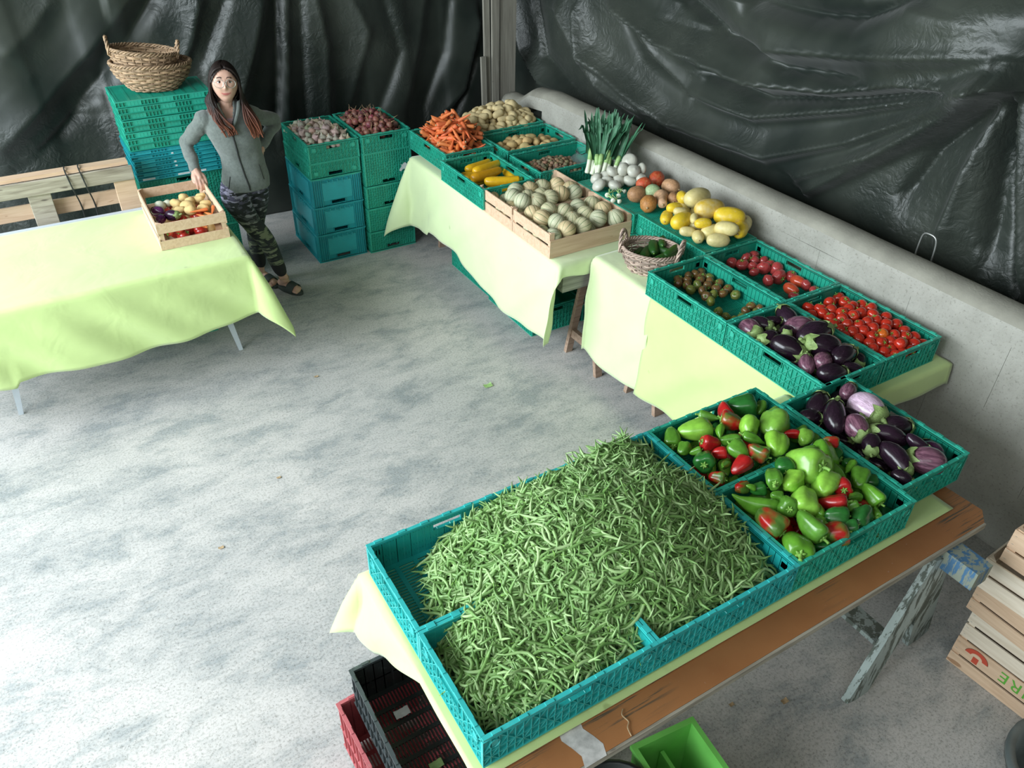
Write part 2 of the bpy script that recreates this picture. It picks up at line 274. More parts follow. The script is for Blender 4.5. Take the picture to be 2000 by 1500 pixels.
D = {
 'pep': [(1.294, -0.045, 0.92, -2.16, 0.096, 'g'), (1.369, -0.089, 0.943, -0.49, 0.126, 'b'), (1.569, -0.019, 0.937, -1.98, 0.093, 'r'), (1.48, -0.056, 0.947, 2.31, 0.083, 'g'), (1.668, -0.047, 0.929, -0.54, 0.11, 'd'), (1.734, -0.098, 0.923, 0.49, 0.063, 'g'), (1.523, -0.133, 0.96, 2.31, 0.09, 'm'), (1.77, -0.15, 0.921, 0.09, 0.071, 'b'), (1.664, -0.237, 0.957, 0.56, 0.122, 'b'), (1.554, -0.2, 0.967, 0.79, 0.082, 'b'), (1.435, -0.164, 0.962, 0.81, 0.066, 'g'), (1.357, -0.193, 0.956, 2.62, 0.072, 'r'), (1.428, -0.225, 0.968, -0.52, 0.073, 'g'), (1.504, -0.273, 0.975, 2.36, 0.088, 'g'), (1.556, -0.349, 0.977, 0.76, 0.095, 'b'), (1.269, -0.147, 0.932, 0.5, 0.058, 'g'), (1.29, -0.189, 0.942, -0.55, 0.043, 'g'), (1.278, -0.248, 0.945, -2.33, 0.085, 'd'), (1.348, -0.255, 0.961, -0.55, 0.05, 'r'), (1.407, -0.291, 0.972, 1.77, 0.079, 'g'), (1.458, -0.341, 0.978, -1.11, 0.086, 'm'), (1.32, -0.326, 0.96, 0.48, 0.063, 'g'), (1.356, -0.363, 0.968, 0.1, 0.084, 'r'), (1.399, -0.429, 0.974, -2.23, 0.119, 'g'), (1.465, -0.445, 0.979, -2.12, 0.078, 'd'), (1.256, -0.345, 0.945, -1.08, 0.063, 'm'), (1.708, -0.348, 0.955, 0.63, 0.068, 'b'), (1.692, -0.42, 0.959, -2.06, 0.105, 'g'), (1.839, -0.299, 0.911, -0.52, 0.071, 'g'), (1.793, -0.452, 0.93, -1.39, 0.084, 'd'), (1.833, -0.368, 0.916, 0.51, 0.062, 'g'), (1.575, -0.481, 0.975, -1.5, 0.144, 'b'), (1.698, -0.535, 0.952, -2.1, 0.089, 'g'), (1.703, -0.557, 0.95, 0.28, 0.066, 'g'), (1.564, -0.57, 0.97, 0.55, 0.135, 'B'), (1.445, -0.513, 0.975, 0.32, 0.105, 'B'), (1.422, -0.61, 0.964, -2.42, 0.131, 'B'), (1.711, -0.62, 0.941, 0.59, 0.081, 'g'), (1.598, -0.618, 0.961, -2.32, 0.072, 'r'), (1.282, -0.43, 0.953, 0.1, 0.062, 'm'), (1.305, -0.455, 0.957, -0.55, 0.034, 'g'), (1.275, -0.51, 0.948, -0.79, 0.15, 'g'), (1.334, -0.492, 0.962, -0.49, 0.055, 'd'), (1.353, -0.584, 0.958, -2.1, 0.075, 'g'), (1.347, -0.541, 0.961, -0.59, 0.041, 'g'), (1.277, -0.601, 0.941, -1.36, 0.114, 'm'), (1.508, -0.679, 0.958, -0.79, 0.091, 'r'), (1.598, -0.669, 0.954, 0.0, 0.071, 'g'), (1.675, -0.707, 0.936, -1.7, 0.087, 'g'), (1.558, -0.756, 0.943, 0.36, 0.084, 'd'), (1.661, -0.751, 0.931, -2.36, 0.072, 'g'), (1.562, -0.72, 0.949, -0.49, 0.049, 'g'), (1.466, -0.722, 0.95, -0.55, 0.076, 'd'), (1.429, -0.667, 0.957, -1.98, 0.055, 'g'), (1.381, -0.71, 0.945, -1.11, 0.054, 'g'), (1.419, -0.765, 0.939, -0.49, 0.102, 'm'), (1.33, -0.715, 0.936, -1.57, 0.114, 'g'), (1.291, -0.696, 0.931, -2.2, 0.14, 'g'), (1.478, -0.752, 0.945, -0.55, 0.048, 'd'), (1.764, -0.631, 0.925, -0.55, 0.052, 'd'), (1.618, -0.407, 0.972, -0.52, 0.059, 'g'), (1.682, -0.315, 0.959, -0.52, 0.053, 'r'), (1.727, -0.441, 0.95, -0.52, 0.06, 'm'), (1.352, -0.776, 0.928, -0.53, 0.054, 'd'), (1.759, -0.548, 0.936, -0.55, 0.052, 'd')],
 'egg2': [(1.972, -0.15, 0.93, 0.55, 0.148, 'd'), (2.198, -0.135, 0.9, -1.16, 0.129, 'd'), (1.949, -0.286, 0.944, 0.76, 0.169, 'd'), (2.192, -0.216, 0.91, 0.42, 0.102, 'v'), (2.091, -0.366, 0.943, -1.73, 0.164, 'w'), (1.949, -0.413, 0.948, -1.92, 0.119, 'v'), (2.044, -0.521, 0.944, 2.31, 0.151, 'd'), (2.189, -0.601, 0.909, 0.98, 0.131, 'p'), (1.925, -0.604, 0.932, -1.7, 0.162, 'd'), (2.046, -0.666, 0.926, 2.31, 0.142, 'v'), (1.852, -0.245, 0.925, -0.49, 0.095, 'd'), (2.094, -0.579, 0.933, -1.17, 0.096, 'd'), (2.013, -0.315, 0.948, -1.51, 0.097, 'd'), (2.166, -0.442, 0.927, -0.49, 0.124, 'd'), (1.939, -0.527, 0.942, -2.46, 0.094, 'd'), (1.921, -0.672, 0.922, -1.11, 0.084, 'd'), (2.246, -0.261, 0.9, -0.87, 0.112, 'd')],
 'egg1': [(2.165, 0.403, 0.921, -1.82, 0.132, 'v'), (2.389, 0.476, 0.905, 1.21, 0.148, 'd'), (2.253, 0.406, 0.929, -1.22, 0.114, 'd'), (2.482, 0.413, 0.9, -2.66, 0.119, 'd'), (2.374, 0.299, 0.934, -0.51, 0.144, 'v'), (2.155, 0.269, 0.935, 3.14, 0.12, 'd'), (2.26, 0.255, 0.946, -2.38, 0.103, 'd'), (2.373, 0.201, 0.941, -0.12, 0.18, 'd'), (2.526, 0.169, 0.9, -0.51, 0.117, 'd'), (2.182, 0.147, 0.944, -1.18, 0.164, 'd'), (2.328, 0.079, 0.946, 2.65, 0.176, 'd'), (2.345, -0.006, 0.938, 0.07, 0.138, 'd'), (2.518, -0.013, 0.9, -2.64, 0.143, 'd'), (2.151, 0.033, 0.935, 0.85, 0.107, 'v'), (2.224, -0.003, 0.941, 0.45, 0.108, 'v'), (2.205, -0.075, 0.931, -0.29, 0.143, 'd'), (2.528, 0.352, 0.9, 0.47, 0.065, 'e'), (2.313, -0.087, 0.931, -0.49, 0.1, 'd'), (2.306, 0.367, 0.934, -0.51, 0.086, 'd'), (2.544, -0.045, 0.9, -2.47, 0.096, 'd')],
 'redt': [(2.603, 0.41, 0.91, -0.55, 0.063, 'r'), (2.621, 0.369, 0.92, -0.51, 0.063, 'r'), (2.72, 0.384, 0.922, -0.48, 0.064, 'r'), (2.828, 0.416, 0.903, -0.48, 0.065, 'r'), (2.643, 0.314, 0.931, -0.52, 0.062, 'r'), (2.663, 0.269, 0.938, -0.51, 0.062, 'r'), (2.729, 0.273, 0.938, -0.52, 0.063, 'r'), (2.909, 0.349, 0.895, -0.48, 0.066, 'r'), (2.799, 0.339, 0.923, -0.51, 0.064, 'r'), (2.816, 0.25, 0.93, -0.52, 0.064, 'r'), (2.882, 0.214, 0.917, -0.55, 0.064, 'r'), (2.599, 0.321, 0.925, -0.52, 0.062, 'r'), (2.586, 0.27, 0.929, -0.51, 0.062, 'r'), (2.562, 0.214, 0.928, -0.51, 0.061, 'r'), (2.618, 0.225, 0.937, -0.51, 0.062, 'r'), (2.686, 0.216, 0.943, -0.51, 0.062, 'r'), (2.561, 0.163, 0.929, -0.53, 0.061, 'r'), (2.607, 0.16, 0.938, -0.51, 0.061, 'r'), (2.634, 0.133, 0.941, -0.51, 0.061, 'r'), (2.747, 0.204, 0.942, -0.51, 0.063, 'r'), (2.753, 0.159, 0.943, -0.51, 0.063, 'r'), (2.738, 0.125, 0.944, -0.53, 0.062, 'r'), (2.828, 0.137, 0.932, -0.51, 0.063, 'r'), (2.568, 0.109, 0.931, -0.53, 0.06, 'r'), (2.566, 0.068, 0.928, -0.53, 0.06, 'r'), (2.614, 0.089, 0.938, -0.53, 0.061, 'r'), (2.61, 0.058, 0.935, -0.53, 0.06, 'r'), (2.668, 0.079, 0.942, -0.46, 0.061, 'r'), (2.675, 0.03, 0.939, -0.51, 0.061, 'o'), (2.783, 0.055, 0.936, -0.51, 0.062, 'r'), (2.73, -0.008, 0.934, -0.53, 0.061, 'r'), (2.808, 0.007, 0.927, -0.51, 0.062, 'r'), (2.807, -0.049, 0.92, -0.51, 0.062, 'r'), (2.618, -0.018, 0.928, -0.53, 0.06, 'r'), (2.666, -0.027, 0.931, -0.46, 0.06, 'r'), (2.668, -0.068, 0.925, -0.49, 0.06, 'r'), (2.722, -0.064, 0.926, -0.51, 0.061, 'r'), (2.612, -0.078, 0.918, -0.49, 0.06, 'r'), (2.59, -0.065, 0.917, -0.49, 0.059, 'r'), (2.667, -0.108, 0.917, -0.53, 0.06, 'r'), (2.613, -0.099, 0.914, -0.53, 0.06, 'r'), (2.581, 0.015, 0.926, -0.49, 0.06, 'r'), (2.581, -0.029, 0.921, -0.49, 0.06, 'r'), (2.736, -0.097, 0.919, -0.53, 0.061, 'r'), (2.791, -0.099, 0.913, -0.53, 0.062, 'r'), (2.731, -0.122, 0.914, -0.51, 0.061, 'r'), (2.722, 0.035, 0.939, -0.53, 0.061, 'r'), (2.694, 0.128, 0.945, -0.51, 0.062, 'r'), (2.798, 0.282, 0.93, -0.52, 0.064, 'r'), (2.56, 0.343, 0.914, -0.55, 0.062, 'r'), (2.727, -0.037, 0.93, -0.53, 0.061, 'r'), (2.576, -0.089, 0.91, -0.53, 0.059, 'r'), (2.851, 0.22, 0.925, -0.55, 0.064, 'r'), (2.763, 0.078, 0.94, -0.51, 0.062, 'r'), (2.547, 0.128, 0.926, -0.53, 0.06, 'r')],
 'strt': [(2.258, 1.042, 0.875, -0.5, 0.057, 'r'), (2.336, 1.048, 0.875, -0.5, 0.057, 'r'), (2.395, 1.03, 0.875, -0.5, 0.058, 'r'), (2.464, 1.054, 0.875, -0.54, 0.058, 'r'), (2.295, 0.993, 0.875, -0.5, 0.056, 'r'), (2.254, 0.964, 0.875, -0.52, 0.056, 'r'), (2.403, 0.986, 0.875, -0.5, 0.057, 'r'), (2.362, 0.96, 0.875, -0.5, 0.057, 'r'), (2.457, 0.963, 0.875, -0.5, 0.058, 'g'), (2.243, 0.904, 0.875, -0.5, 0.055, 'g'), (2.309, 0.926, 0.875, -0.52, 0.056, 'g'), (2.355, 0.893, 0.875, -0.52, 0.056, 'r'), (2.293, 0.864, 0.875, -0.52, 0.055, 'r'), (2.404, 0.92, 0.875, -0.52, 0.057, 'r'), (2.441, 0.887, 0.875, -0.5, 0.057, 'r'), (2.38, 0.85, 0.875, -0.48, 0.056, 'r'), (2.43, 0.811, 0.875, -0.52, 0.056, 'r'), (2.368, 0.788, 0.875, -0.52, 0.056, 'r'), (2.318, 0.805, 0.875, -0.52, 0.055, 'g'), (2.269, 0.809, 0.875, -0.52, 0.055, 'r'), (2.254, 0.757, 0.875, -0.48, 0.054, 'g'), (2.417, 0.742, 0.875, -0.5, 0.056, 'g'), (2.403, 0.612, 0.875, -0.52, 0.055, 'r'), (2.344, 0.592, 0.875, -0.52, 0.054, 'r'), (2.381, 0.55, 0.875, -0.55, 0.054, 'g'), (2.285, 0.558, 0.875, -0.55, 0.053, 'g'), (2.321, 0.535, 0.875, -0.51, 0.053, 'g'), (2.421, 0.57, 0.875, -0.55, 0.054, 'r'), (2.21, 0.593, 0.875, -0.48, 0.053, 'g'), (2.212, 0.656, 0.875, -0.55, 0.053, 'g'), (2.243, 0.994, 0.875, -0.52, 0.056, 'r'), (2.224, 0.555, 0.875, -0.55, 0.053, 'g')],
 'heir': [(2.772, 1.05, 0.88, -0.48, 0.068, 'p'), (2.666, 1.038, 0.88, -0.52, 0.066, 'p'), (2.689, 0.981, 0.88, -0.52, 0.079, 'p'), (2.824, 1.029, 0.88, -0.52, 0.068, 'p'), (2.791, 0.981, 0.88, -0.48, 0.062, 'p'), (2.844, 0.947, 0.88, -0.52, 0.067, 'p'), (2.726, 0.935, 0.88, -0.54, 0.061, 'p'), (2.765, 0.887, 0.88, -0.5, 0.082, 'p'), (2.684, 0.875, 0.88, -0.52, 0.06, 'p'), (2.835, 0.853, 0.88, -0.48, 0.08, 'p'), (2.767, 0.767, 0.88, -0.54, 0.089, 'p'), (2.681, 0.766, 0.88, -0.5, 0.067, 'p'), (2.838, 0.739, 0.88, -0.5, 0.066, 'p'), (2.821, 0.676, 0.88, -1.49, 0.098, 'l'), (2.824, 0.626, 0.88, -0.5, 0.065, 'p'), (2.721, 0.637, 0.88, -1.57, 0.096, 'l'), (2.817, 0.555, 0.88, -0.5, 0.066, 'p'), (2.673, 0.572, 0.88, -0.52, 0.061, 'p'), (2.849, 0.902, 0.88, -0.52, 0.056, 'p')],
 'squa': [(2.74, 1.451, 1.078, 0.11, 0.188, 'c'), (2.709, 1.548, 1.068, -2.06, 0.114, 'y'), (3.053, 1.581, 0.99, -0.51, 0.088, 'c'), (2.727, 1.308, 1.075, -0.14, 0.192, 'm'), (2.777, 1.222, 1.059, -0.76, 0.18, 'y'), (2.487, 1.457, 1.023, -2.44, 0.121, 'y'), (2.513, 1.346, 1.032, 0.22, 0.159, 'y'), (2.57, 1.465, 1.055, -0.14, 0.103, 'y'), (2.526, 1.275, 0.998, -0.52, 0.097, 'c'), (2.593, 1.219, 1.043, -0.5, 0.097, 'y'), (2.556, 1.196, 0.99, -2.22, 0.111, 'c'), (2.647, 1.127, 1.031, -0.97, 0.136, 'c'), (2.61, 1.094, 1.002, -0.48, 0.131, 'c'), (2.782, 1.086, 1.021, -2.51, 0.145, 'y'), (2.584, 1.302, 1.056, -2.29, 0.08, 'c'), (2.575, 1.413, 1.059, -0.46, 0.081, 'c')],
 'pump': [(2.579, 1.821, 1.017, 0.03, 0.117, 'b'), (2.571, 1.672, 0.995, -2.4, 0.118, 'o'), (2.801, 1.762, 1.042, -1.33, 0.115, 't'), (2.838, 1.939, 1.024, 0.82, 0.118, 'r'), (2.692, 1.894, 1.036, -0.5, 0.095, 'r'), (2.664, 1.771, 1.038, -0.5, 0.093, 'g'), (2.645, 1.652, 1.019, -2.19, 0.115, 'n'), (2.723, 1.639, 1.027, -2.28, 0.085, 'b')],
 'onio': [(2.478, 2.084, 0.99, -0.51, 0.096, 'w'), (2.595, 2.153, 1.004, -0.5, 0.09, 'w'), (2.535, 2.184, 1.004, -0.5, 0.081, 'w'), (2.622, 2.11, 1.034, -0.5, 0.089, 'w'), (2.575, 2.053, 0.99, -0.51, 0.092, 'w'), (2.688, 2.061, 0.99, -0.5, 0.102, 'w'), (2.663, 2.079, 1.065, -0.48, 0.093, 'w'), (2.76, 2.139, 1.088, -0.06, 0.115, 'w'), (2.704, 2.026, 1.068, -0.51, 0.089, 'w'), (2.766, 2.019, 1.075, -0.51, 0.081, 'w'), (2.736, 1.987, 1.039, -0.5, 0.093, 'w')],
 'spri': [(2.454, 1.955, 0.985, 1.06, 0.047, 's'), (2.512, 1.912, 0.985, 0.72, 0.047, 's'), (2.438, 1.871, 0.985, 0.82, 0.046, 's'), (2.467, 1.841, 0.985, 0.5, 0.042, 's'), (2.596, 1.954, 0.985, 0.51, 0.04, 's')],
 'melo': [(2.037, 2.4, 0.9, -0.5, 0.113, 'm'), (2.14, 2.386, 0.9, -1.96, 0.114, 'm'), (2.259, 2.379, 0.9, -2.5, 0.115, 'm'), (2.345, 2.346, 0.9, 1.8, 0.116, 'm'), (2.368, 2.247, 0.9, 0.98, 0.114, 'm'), (2.368, 2.134, 0.9, 0.31, 0.113, 'm'), (2.046, 2.256, 0.9, -1.68, 0.111, 'm'), (2.158, 2.25, 0.9, -2.29, 0.112, 'm'), (2.258, 2.181, 0.9, 2.81, 0.112, 'm'), (2.047, 2.148, 0.9, 1.22, 0.109, 'm'), (2.158, 2.127, 0.9, 0.67, 0.11, 'm'), (1.982, 2.299, 0.9, -1.17, 0.111, 'm'), (1.973, 2.202, 0.9, -2.07, 0.109, 'm'), (2.041, 2.008, 0.9, -2.8, 0.107, 'm'), (2.142, 1.966, 0.9, 1.5, 0.107, 'm'), (2.253, 1.995, 0.9, 0.85, 0.109, 'm'), (2.371, 1.996, 0.9, -0.18, 0.111, 'm'), (2.382, 1.898, 0.9, -1.96, 0.109, 'm'), (2.244, 1.884, 0.9, -2.48, 0.107, 'm'), (2.126, 1.861, 0.9, 2.12, 0.106, 'm'), (2.015, 1.861, 0.9, 1.05, 0.104, 'm'), (2.258, 1.8, 0.9, 0.42, 0.106, 'm'), (2.377, 1.759, 0.9, -1.6, 0.107, 'm'), (2.131, 1.772, 0.9, -2.26, 0.104, 'm'), (2.01, 1.756, 0.9, 3.07, 0.103, 'm'), (1.967, 2.075, 0.9, 1.3, 0.107, 'm'), (1.95, 1.946, 0.9, 0.75, 0.105, 'm')],
 'yzuc': [(2.094, 2.978, 0.92, 0.27, 0.253, 'y'), (2.116, 2.895, 0.92, 0.25, 0.267, 'y'), (1.952, 2.881, 0.92, -0.3, 0.095, 'y'), (2.052, 2.786, 0.92, 0.15, 0.272, 'o'), (2.228, 2.775, 0.92, -1.75, 0.218, 'y'), (2.09, 2.63, 0.92, -0.36, 0.261, 'y'), (2.18, 2.705, 0.92, -0.91, 0.093, 'y'), (2.035, 2.53, 0.92, -0.28, 0.241, 'y'), (1.967, 2.841, 0.92, 0.09, 0.133, 'y')],
 'cucu': [(2.271, 1.324, 0.94, 0.7, 0.212, 'g'), (2.346, 1.345, 0.94, -2.28, 0.206, 'g'), (2.395, 1.334, 0.94, -2.28, 0.144, 'g'), (2.272, 1.232, 0.94, 0.28, 0.136, 'g'), (2.32, 1.204, 0.94, 0.12, 0.195, 'g'), (2.362, 1.216, 0.94, 0.33, 0.151, 'g'), (2.252, 1.368, 0.94, 0.51, 0.072, 'g'), (2.369, 1.268, 0.94, -1.13, 0.052, 'g')],
 'vegc': [(0.161, 3.388, 0.9, -1.59, 0.077, 'p'), (0.095, 3.31, 0.9, -1.12, 0.083, 'p'), (0.186, 3.324, 0.9, -0.48, 0.063, 'p'), (0.235, 3.323, 0.9, -0.53, 0.07, 'p'), (0.232, 3.183, 0.9, -0.5, 0.071, 'p'), (0.148, 3.239, 0.9, -0.5, 0.096, 'p'), (0.104, 3.219, 0.9, -0.5, 0.068, 'p'), (0.159, 3.154, 0.9, -0.5, 0.074, 'p'), (0.26, 3.238, 0.9, -0.53, 0.069, 'p'), (0.262, 3.369, 0.9, -0.48, 0.063, 'p'), (-0.026, 3.256, 0.9, 2.02, 0.116, 'e'), (-0.027, 3.14, 0.9, 1.13, 0.094, 'e'), (0.046, 3.142, 0.9, -0.86, 0.114, 'e'), (0.053, 3.351, 0.9, -0.5, 0.063, 'w'), (0.014, 3.337, 0.9, -0.5, 0.069, 'w'), (0.21, 3.093, 0.9, -0.88, 0.08, 'c'), (0.268, 3.111, 0.9, 1.25, 0.074, 'c'), (0.238, 3.087, 0.9, -1.29, 0.067, 'c'), (0.197, 3.116, 0.9, -0.04, 0.081, 'c'), (-0.026, 2.871, 0.9, -0.52, 0.064, 't'), (0.03, 2.87, 0.9, -0.48, 0.058, 't'), (0.117, 2.9, 0.9, -0.04, 0.077, 'c'), (0.205, 2.883, 0.9, 0.31, 0.077, 'c'), (0.157, 2.877, 0.9, -0.84, 0.064, 'c')],
 'tarpb': [([(0.33, 1.79), (0.0, 1.47), (-0.4, 1.16), (-0.78, 0.88)], 0.1, 0.1), ([(0.17, 1.66), (0.04, 1.36), (0.03, 1.1)], -0.08, 0.12), ([(0.5, 1.77), (0.18, 1.42), (-0.36, 0.93), (-0.84, 0.7)], -0.07, 0.08), ([(0.82, 1.75), (0.69, 1.43), (0.53, 1.19)], 0.06, 0.04), ([(1.01, 1.73), (0.89, 1.52), (0.77, 1.31)], -0.06, 0.05), ([(1.29, 1.71), (1.2, 1.46), (0.97, 0.97), (0.79, 0.57)], 0.07, 0.06), ([(1.41, 1.7), (1.35, 1.25), (1.25, 0.72)], -0.07, 0.04), ([(1.5, 1.7), (1.36, 0.74)], 0.03, 0.015), ([(1.74, 1.68), (1.78, 1.32), (1.72, 0.64)], 0.06, 0.06), ([(1.61, 1.69), (1.52, 0.72)], -0.04, 0.04), ([(2.04, 1.65), (2.15, 1.4), (2.02, 1.04), (1.89, 0.71)], 0.04, 0.06), ([(2.32, 1.63), (2.43, 1.21), (2.19, 0.71)], -0.05, 0.06), ([(2.7, 1.6), (2.63, 1.27), (2.44, 0.77)], 0.05, 0.07), ([(3.22, 1.39), (3.06, 0.82), (2.69, 0.49)], 0.07, 0.04), ([(3.22, 1.08), (2.97, 0.6)], -0.06, 0.04), ([(-0.17, 1.82), (-0.35, 1.64), (-0.58, 1.5)], 0.05, 0.1), ([(-0.29, 1.03), (-0.6, 0.81), (-0.84, 0.7)], 0.06, 0.05), ([(2.94, 1.58), (2.88, 1.16), (2.65, 0.69)], -0.05, 0.05)],
 'tarpr': [([(3.31, 1.81), (2.7, 1.64), (1.86, 1.58), (1.22, 1.68), (0.75, 1.84), (0.26, 1.95)], 0.13, 0.05), ([(2.61, 1.93), (2.17, 1.8), (1.58, 1.73), (1.06, 1.79)], -0.07, 0.035), ([(1.7, 1.81), (1.09, 1.91), (0.29, 2.09)], 0.13, 0.13), ([(1.98, 2.03), (1.44, 2.04), (1.15, 2.08), (0.88, 2.21)], -0.13, 0.07), ([(0.26, 1.95), (0.65, 1.57), (1.26, 1.05)], 0.07, 0.028), ([(0.26, 1.95), (1.04, 1.44), (1.64, 1.15), (2.65, 1.09), (3.66, 1.34), (3.84, 1.65)], 0.06, 0.035), ([(0.26, 1.95), (1.11, 1.6), (1.79, 1.37), (2.48, 1.35), (2.88, 1.51), (3.19, 1.74)], 0.06, 0.03), ([(0.26, 1.95), (0.86, 1.42), (1.37, 1.11)], 0.05, 0.03), ([(0.26, 1.95), (0.33, 1.51), (0.35, 1.1)], 0.07, 0.05), ([(0.26, 1.95), (0.19, 1.51), (0.12, 1.17)], -0.06, 0.04), ([(0.26, 1.95), (0.55, 1.55), (0.66, 1.25)], -0.05, 0.04), ([(4.83, 1.52), (4.63, 1.18), (4.28, 0.99), (3.06, 0.96)], 0.07, 0.035), ([(4.54, 1.61), (4.34, 1.19), (3.62, 0.98)], -0.04, 0.04), ([(4.04, 1.59), (3.72, 1.33), (3.46, 1.16), (2.94, 1.08)], 0.07, 0.05), ([(3.39, 1.8), (3.02, 1.48), (2.42, 1.33)], -0.05, 0.04), ([(0.26, 1.95), (1.02, 1.69), (1.74, 1.49), (2.31, 1.5)], -0.07, 0.03), ([(0.24, 1.94), (0.08, 1.54), (-0.12, 1.05)], 0.08, 0.03), ([(0.26, 1.95), (0.13, 1.53), (-0.09, 1.03)], -0.05, 0.02)],
 'legA': [(0.498, 3.6, 0.847), (0.531, 3.54, 0.703), (0.577, 3.49, 0.603), (0.649, 3.48, 0.45), (0.703, 3.49, 0.238), (0.737, 3.5, 0.111)],
 'legB': [(0.706, 3.65, 0.804), (0.664, 3.66, 0.649), (0.631, 3.68, 0.491), (0.629, 3.72, 0.279), (0.633, 3.74, 0.177), (0.626, 3.75, 0.053)],
 'feet': [(0.76, 3.658, 0.03), (0.817, 3.383, 0.03), (0.624, 3.781, 0.03), (0.662, 3.612, 0.03)],
 'zip': [(0.559, 3.48, 1.27), (0.562, 3.48, 1.179), (0.569, 3.48, 1.076), (0.583, 3.48, 0.969), (0.602, 3.48, 0.862)],
}
# ---------------------------------------------------------------- mesh helpers
class MB:
    def __init__(s): s.v = []; s.f = []; s.mi = []; s.cur = 0
    def add(s, vs, fs, mi=None):
        o = len(s.v); s.v += [tuple(v) for v in vs]; s.f += [tuple(i + o for i in f) for f in fs]
        s.mi += [s.cur if mi is None else mi] * len(fs)
    def box(s, x0, x1, y0, y1, z0, z1, M4=None):
        vs = [(x, y, z) for x in (x0, x1) for y in (y0, y1) for z in (z0, z1)]
        if M4 is not None: vs = [tuple(M4 @ Vector(v)) for v in vs]
        s.add(vs, [(0, 1, 3, 2), (4, 6, 7, 5), (0, 4, 5, 1), (2, 3, 7, 6), (0, 2, 6, 4), (1, 5, 7, 3)])
    def bar(s, p, q, w, t, up=(0, 0, 1)):
        """rectangular bar from p to q, w across, t along `up`"""
        p = Vector(p); q = Vector(q); d = (q - p); l = d.length; d.normalize(); u = Vector(up)
        sd = d.cross(u); 
        if sd.length < 1e-5: sd = d.cross(Vector((1, 0, 0)))
        sd.normalize(); u = sd.cross(d)
        vs = []
        for c in (p, q):
            for a, b_ in ((-1, -1), (1, -1), (1, 1), (-1, 1)): vs.append(c + sd * (a * w / 2) + u * (b_ * t / 2))
        s.add(vs, [(3, 2, 1, 0), (4, 5, 6, 7), (0, 1, 5, 4), (1, 2, 6, 5), (2, 3, 7, 6), (3, 0, 4, 7)])
    def tube(s, pts, rad, n=8, close=True, squash=None):
        pts = [Vector(p) for p in pts]; k = len(pts)
        if not hasattr(rad, '__len__'): rad = [rad] * k
        ref = None; rings = []
        for i, p in enumerate(pts):
            t = (pts[min(i + 1, k - 1)] - pts[max(i - 1, 0)])
            if t.length < 1e-9: t = Vector((0, 0, 1))
            t.normalize()
            if ref is None:
                ref = t.orthogonal().normalized()
            ref = (ref - t * ref.dot(t))
            if ref.length < 1e-6: ref = t.orthogonal()
            ref.normalize(); b_ = t.cross(ref)
            r = rad[i]
            rings.append([p + (ref * math.cos(2 * PI * j / n) + b_ * math.sin(2 * PI * j / n)) * r for j in range(n)])
        vs = [v for r in rings for v in r]; fs = []
        for i in range(k - 1):
            for j in range(n):
                a = i * n + j; c = i * n + (j + 1) % n; fs.append((a, c, c + n, a + n))
        if close:
            fs.append(tuple(reversed(range(n)))); fs.append(tuple((k - 1) * n + j for j in range(n)))
        s.add(vs, fs)
    def rings(s, rr, cap=True, mi=None):
        n = len(rr[0]); k = len(rr); fs = []
        for i in range(k - 1):
            for j in range(n):
                a = i * n + j; c = i * n + (j + 1) % n; fs.append((a, c, c + n, a + n))
        if cap: fs.append(tuple(reversed(range(n)))); fs.append(tuple((k - 1) * n + j for j in range(n)))
        s.add([v for r in rr for v in r], fs, mi)
    def lathe(s, prof, n=16, fn=None, axis='z', cap=True):
        """prof: (t, r) along the axis; fn(t, ang, r) -> r"""
        rr = []
        for t, r in prof:
            ring = []
            for j in range(n):
                a = 2 * PI * j / n; q = fn(t, a, r) if fn else r
                ring.append((q * math.cos(a), q * math.sin(a), t) if axis == 'z' else (t, q * math.cos(a), q * math.sin(a)))
            rr.append(ring)
        s.rings(rr, cap)
    def grid(s, nu, nv, fn, mi=None):
        vs = [fn(i / (nu - 1), j / (nv - 1)) for i in range(nu) for j in range(nv)]
        s.add(vs, [(i * nv + j, (i + 1) * nv + j, (i + 1) * nv + j + 1, i * nv + j + 1) for i in range(nu - 1) for j in range(nv - 1)], mi)
    def mesh(s, name, mats, smooth=False):
        me = bpy.data.meshes.new(name); me.from_pydata(s.v, [], s.f)
        mats = mats if isinstance(mats, (list, tuple)) else [mats]
        for m in mats: me.materials.append(m)
        if len(mats) > 1: me.polygons.foreach_set('material_index', s.mi)
        if smooth: me.polygons.foreach_set('use_smooth', [True] * len(me.polygons))
        me.update(); return me
    def build(s, name, mats, parent=None, smooth=False, loc=None):
        return link(name, s.mesh(name, mats, smooth), parent, loc)
def link(name, me, parent=None, loc=None, rot=None):
    o = bpy.data.objects.new(name, me); COL.objects.link(o)
    if parent is not None: o.parent = parent
    if loc is not None: o.location = loc
    if rot is not None: o.rotation_euler = rot
    return o
def tag(o, label=None, cat=None, group=None, kind=None):
    if label: o['label'] = label
    if cat: o['category'] = cat
    if group: o['group'] = group
    if kind: o['kind'] = kind
    return o
def empty(name, loc=(0, 0, 0), rot=(0, 0, 0)):
    o = bpy.data.objects.new(name, None); o.empty_display_size = 0.05; COL.objects.link(o)
    o.location = loc; o.rotation_euler = rot; return o
def smooth_pts(P, k=4):
    P = [Vector(p) for p in P]; out = []
    for i in range(len(P) - 1):
        a = P[max(i - 1, 0)]; b = P[i]; c = P[i + 1]; d = P[min(i + 2, len(P) - 1)]
        for j in range(k):
            t = j / k
            out.append(0.5 * ((2 * b) + (c - a) * t + (2 * a - 5 * b + 4 * c - d) * t * t + (3 * b - a - 3 * c + d) * t ** 3))
    out.append(P[-1]); return out

# ---------------------------------------------------------------- setting
mb = MB(); mb.box(-9, 6, -7, 9, -0.12, 0.0); fl = mb.build('floor', M['floor']); tag(fl, kind='structure')

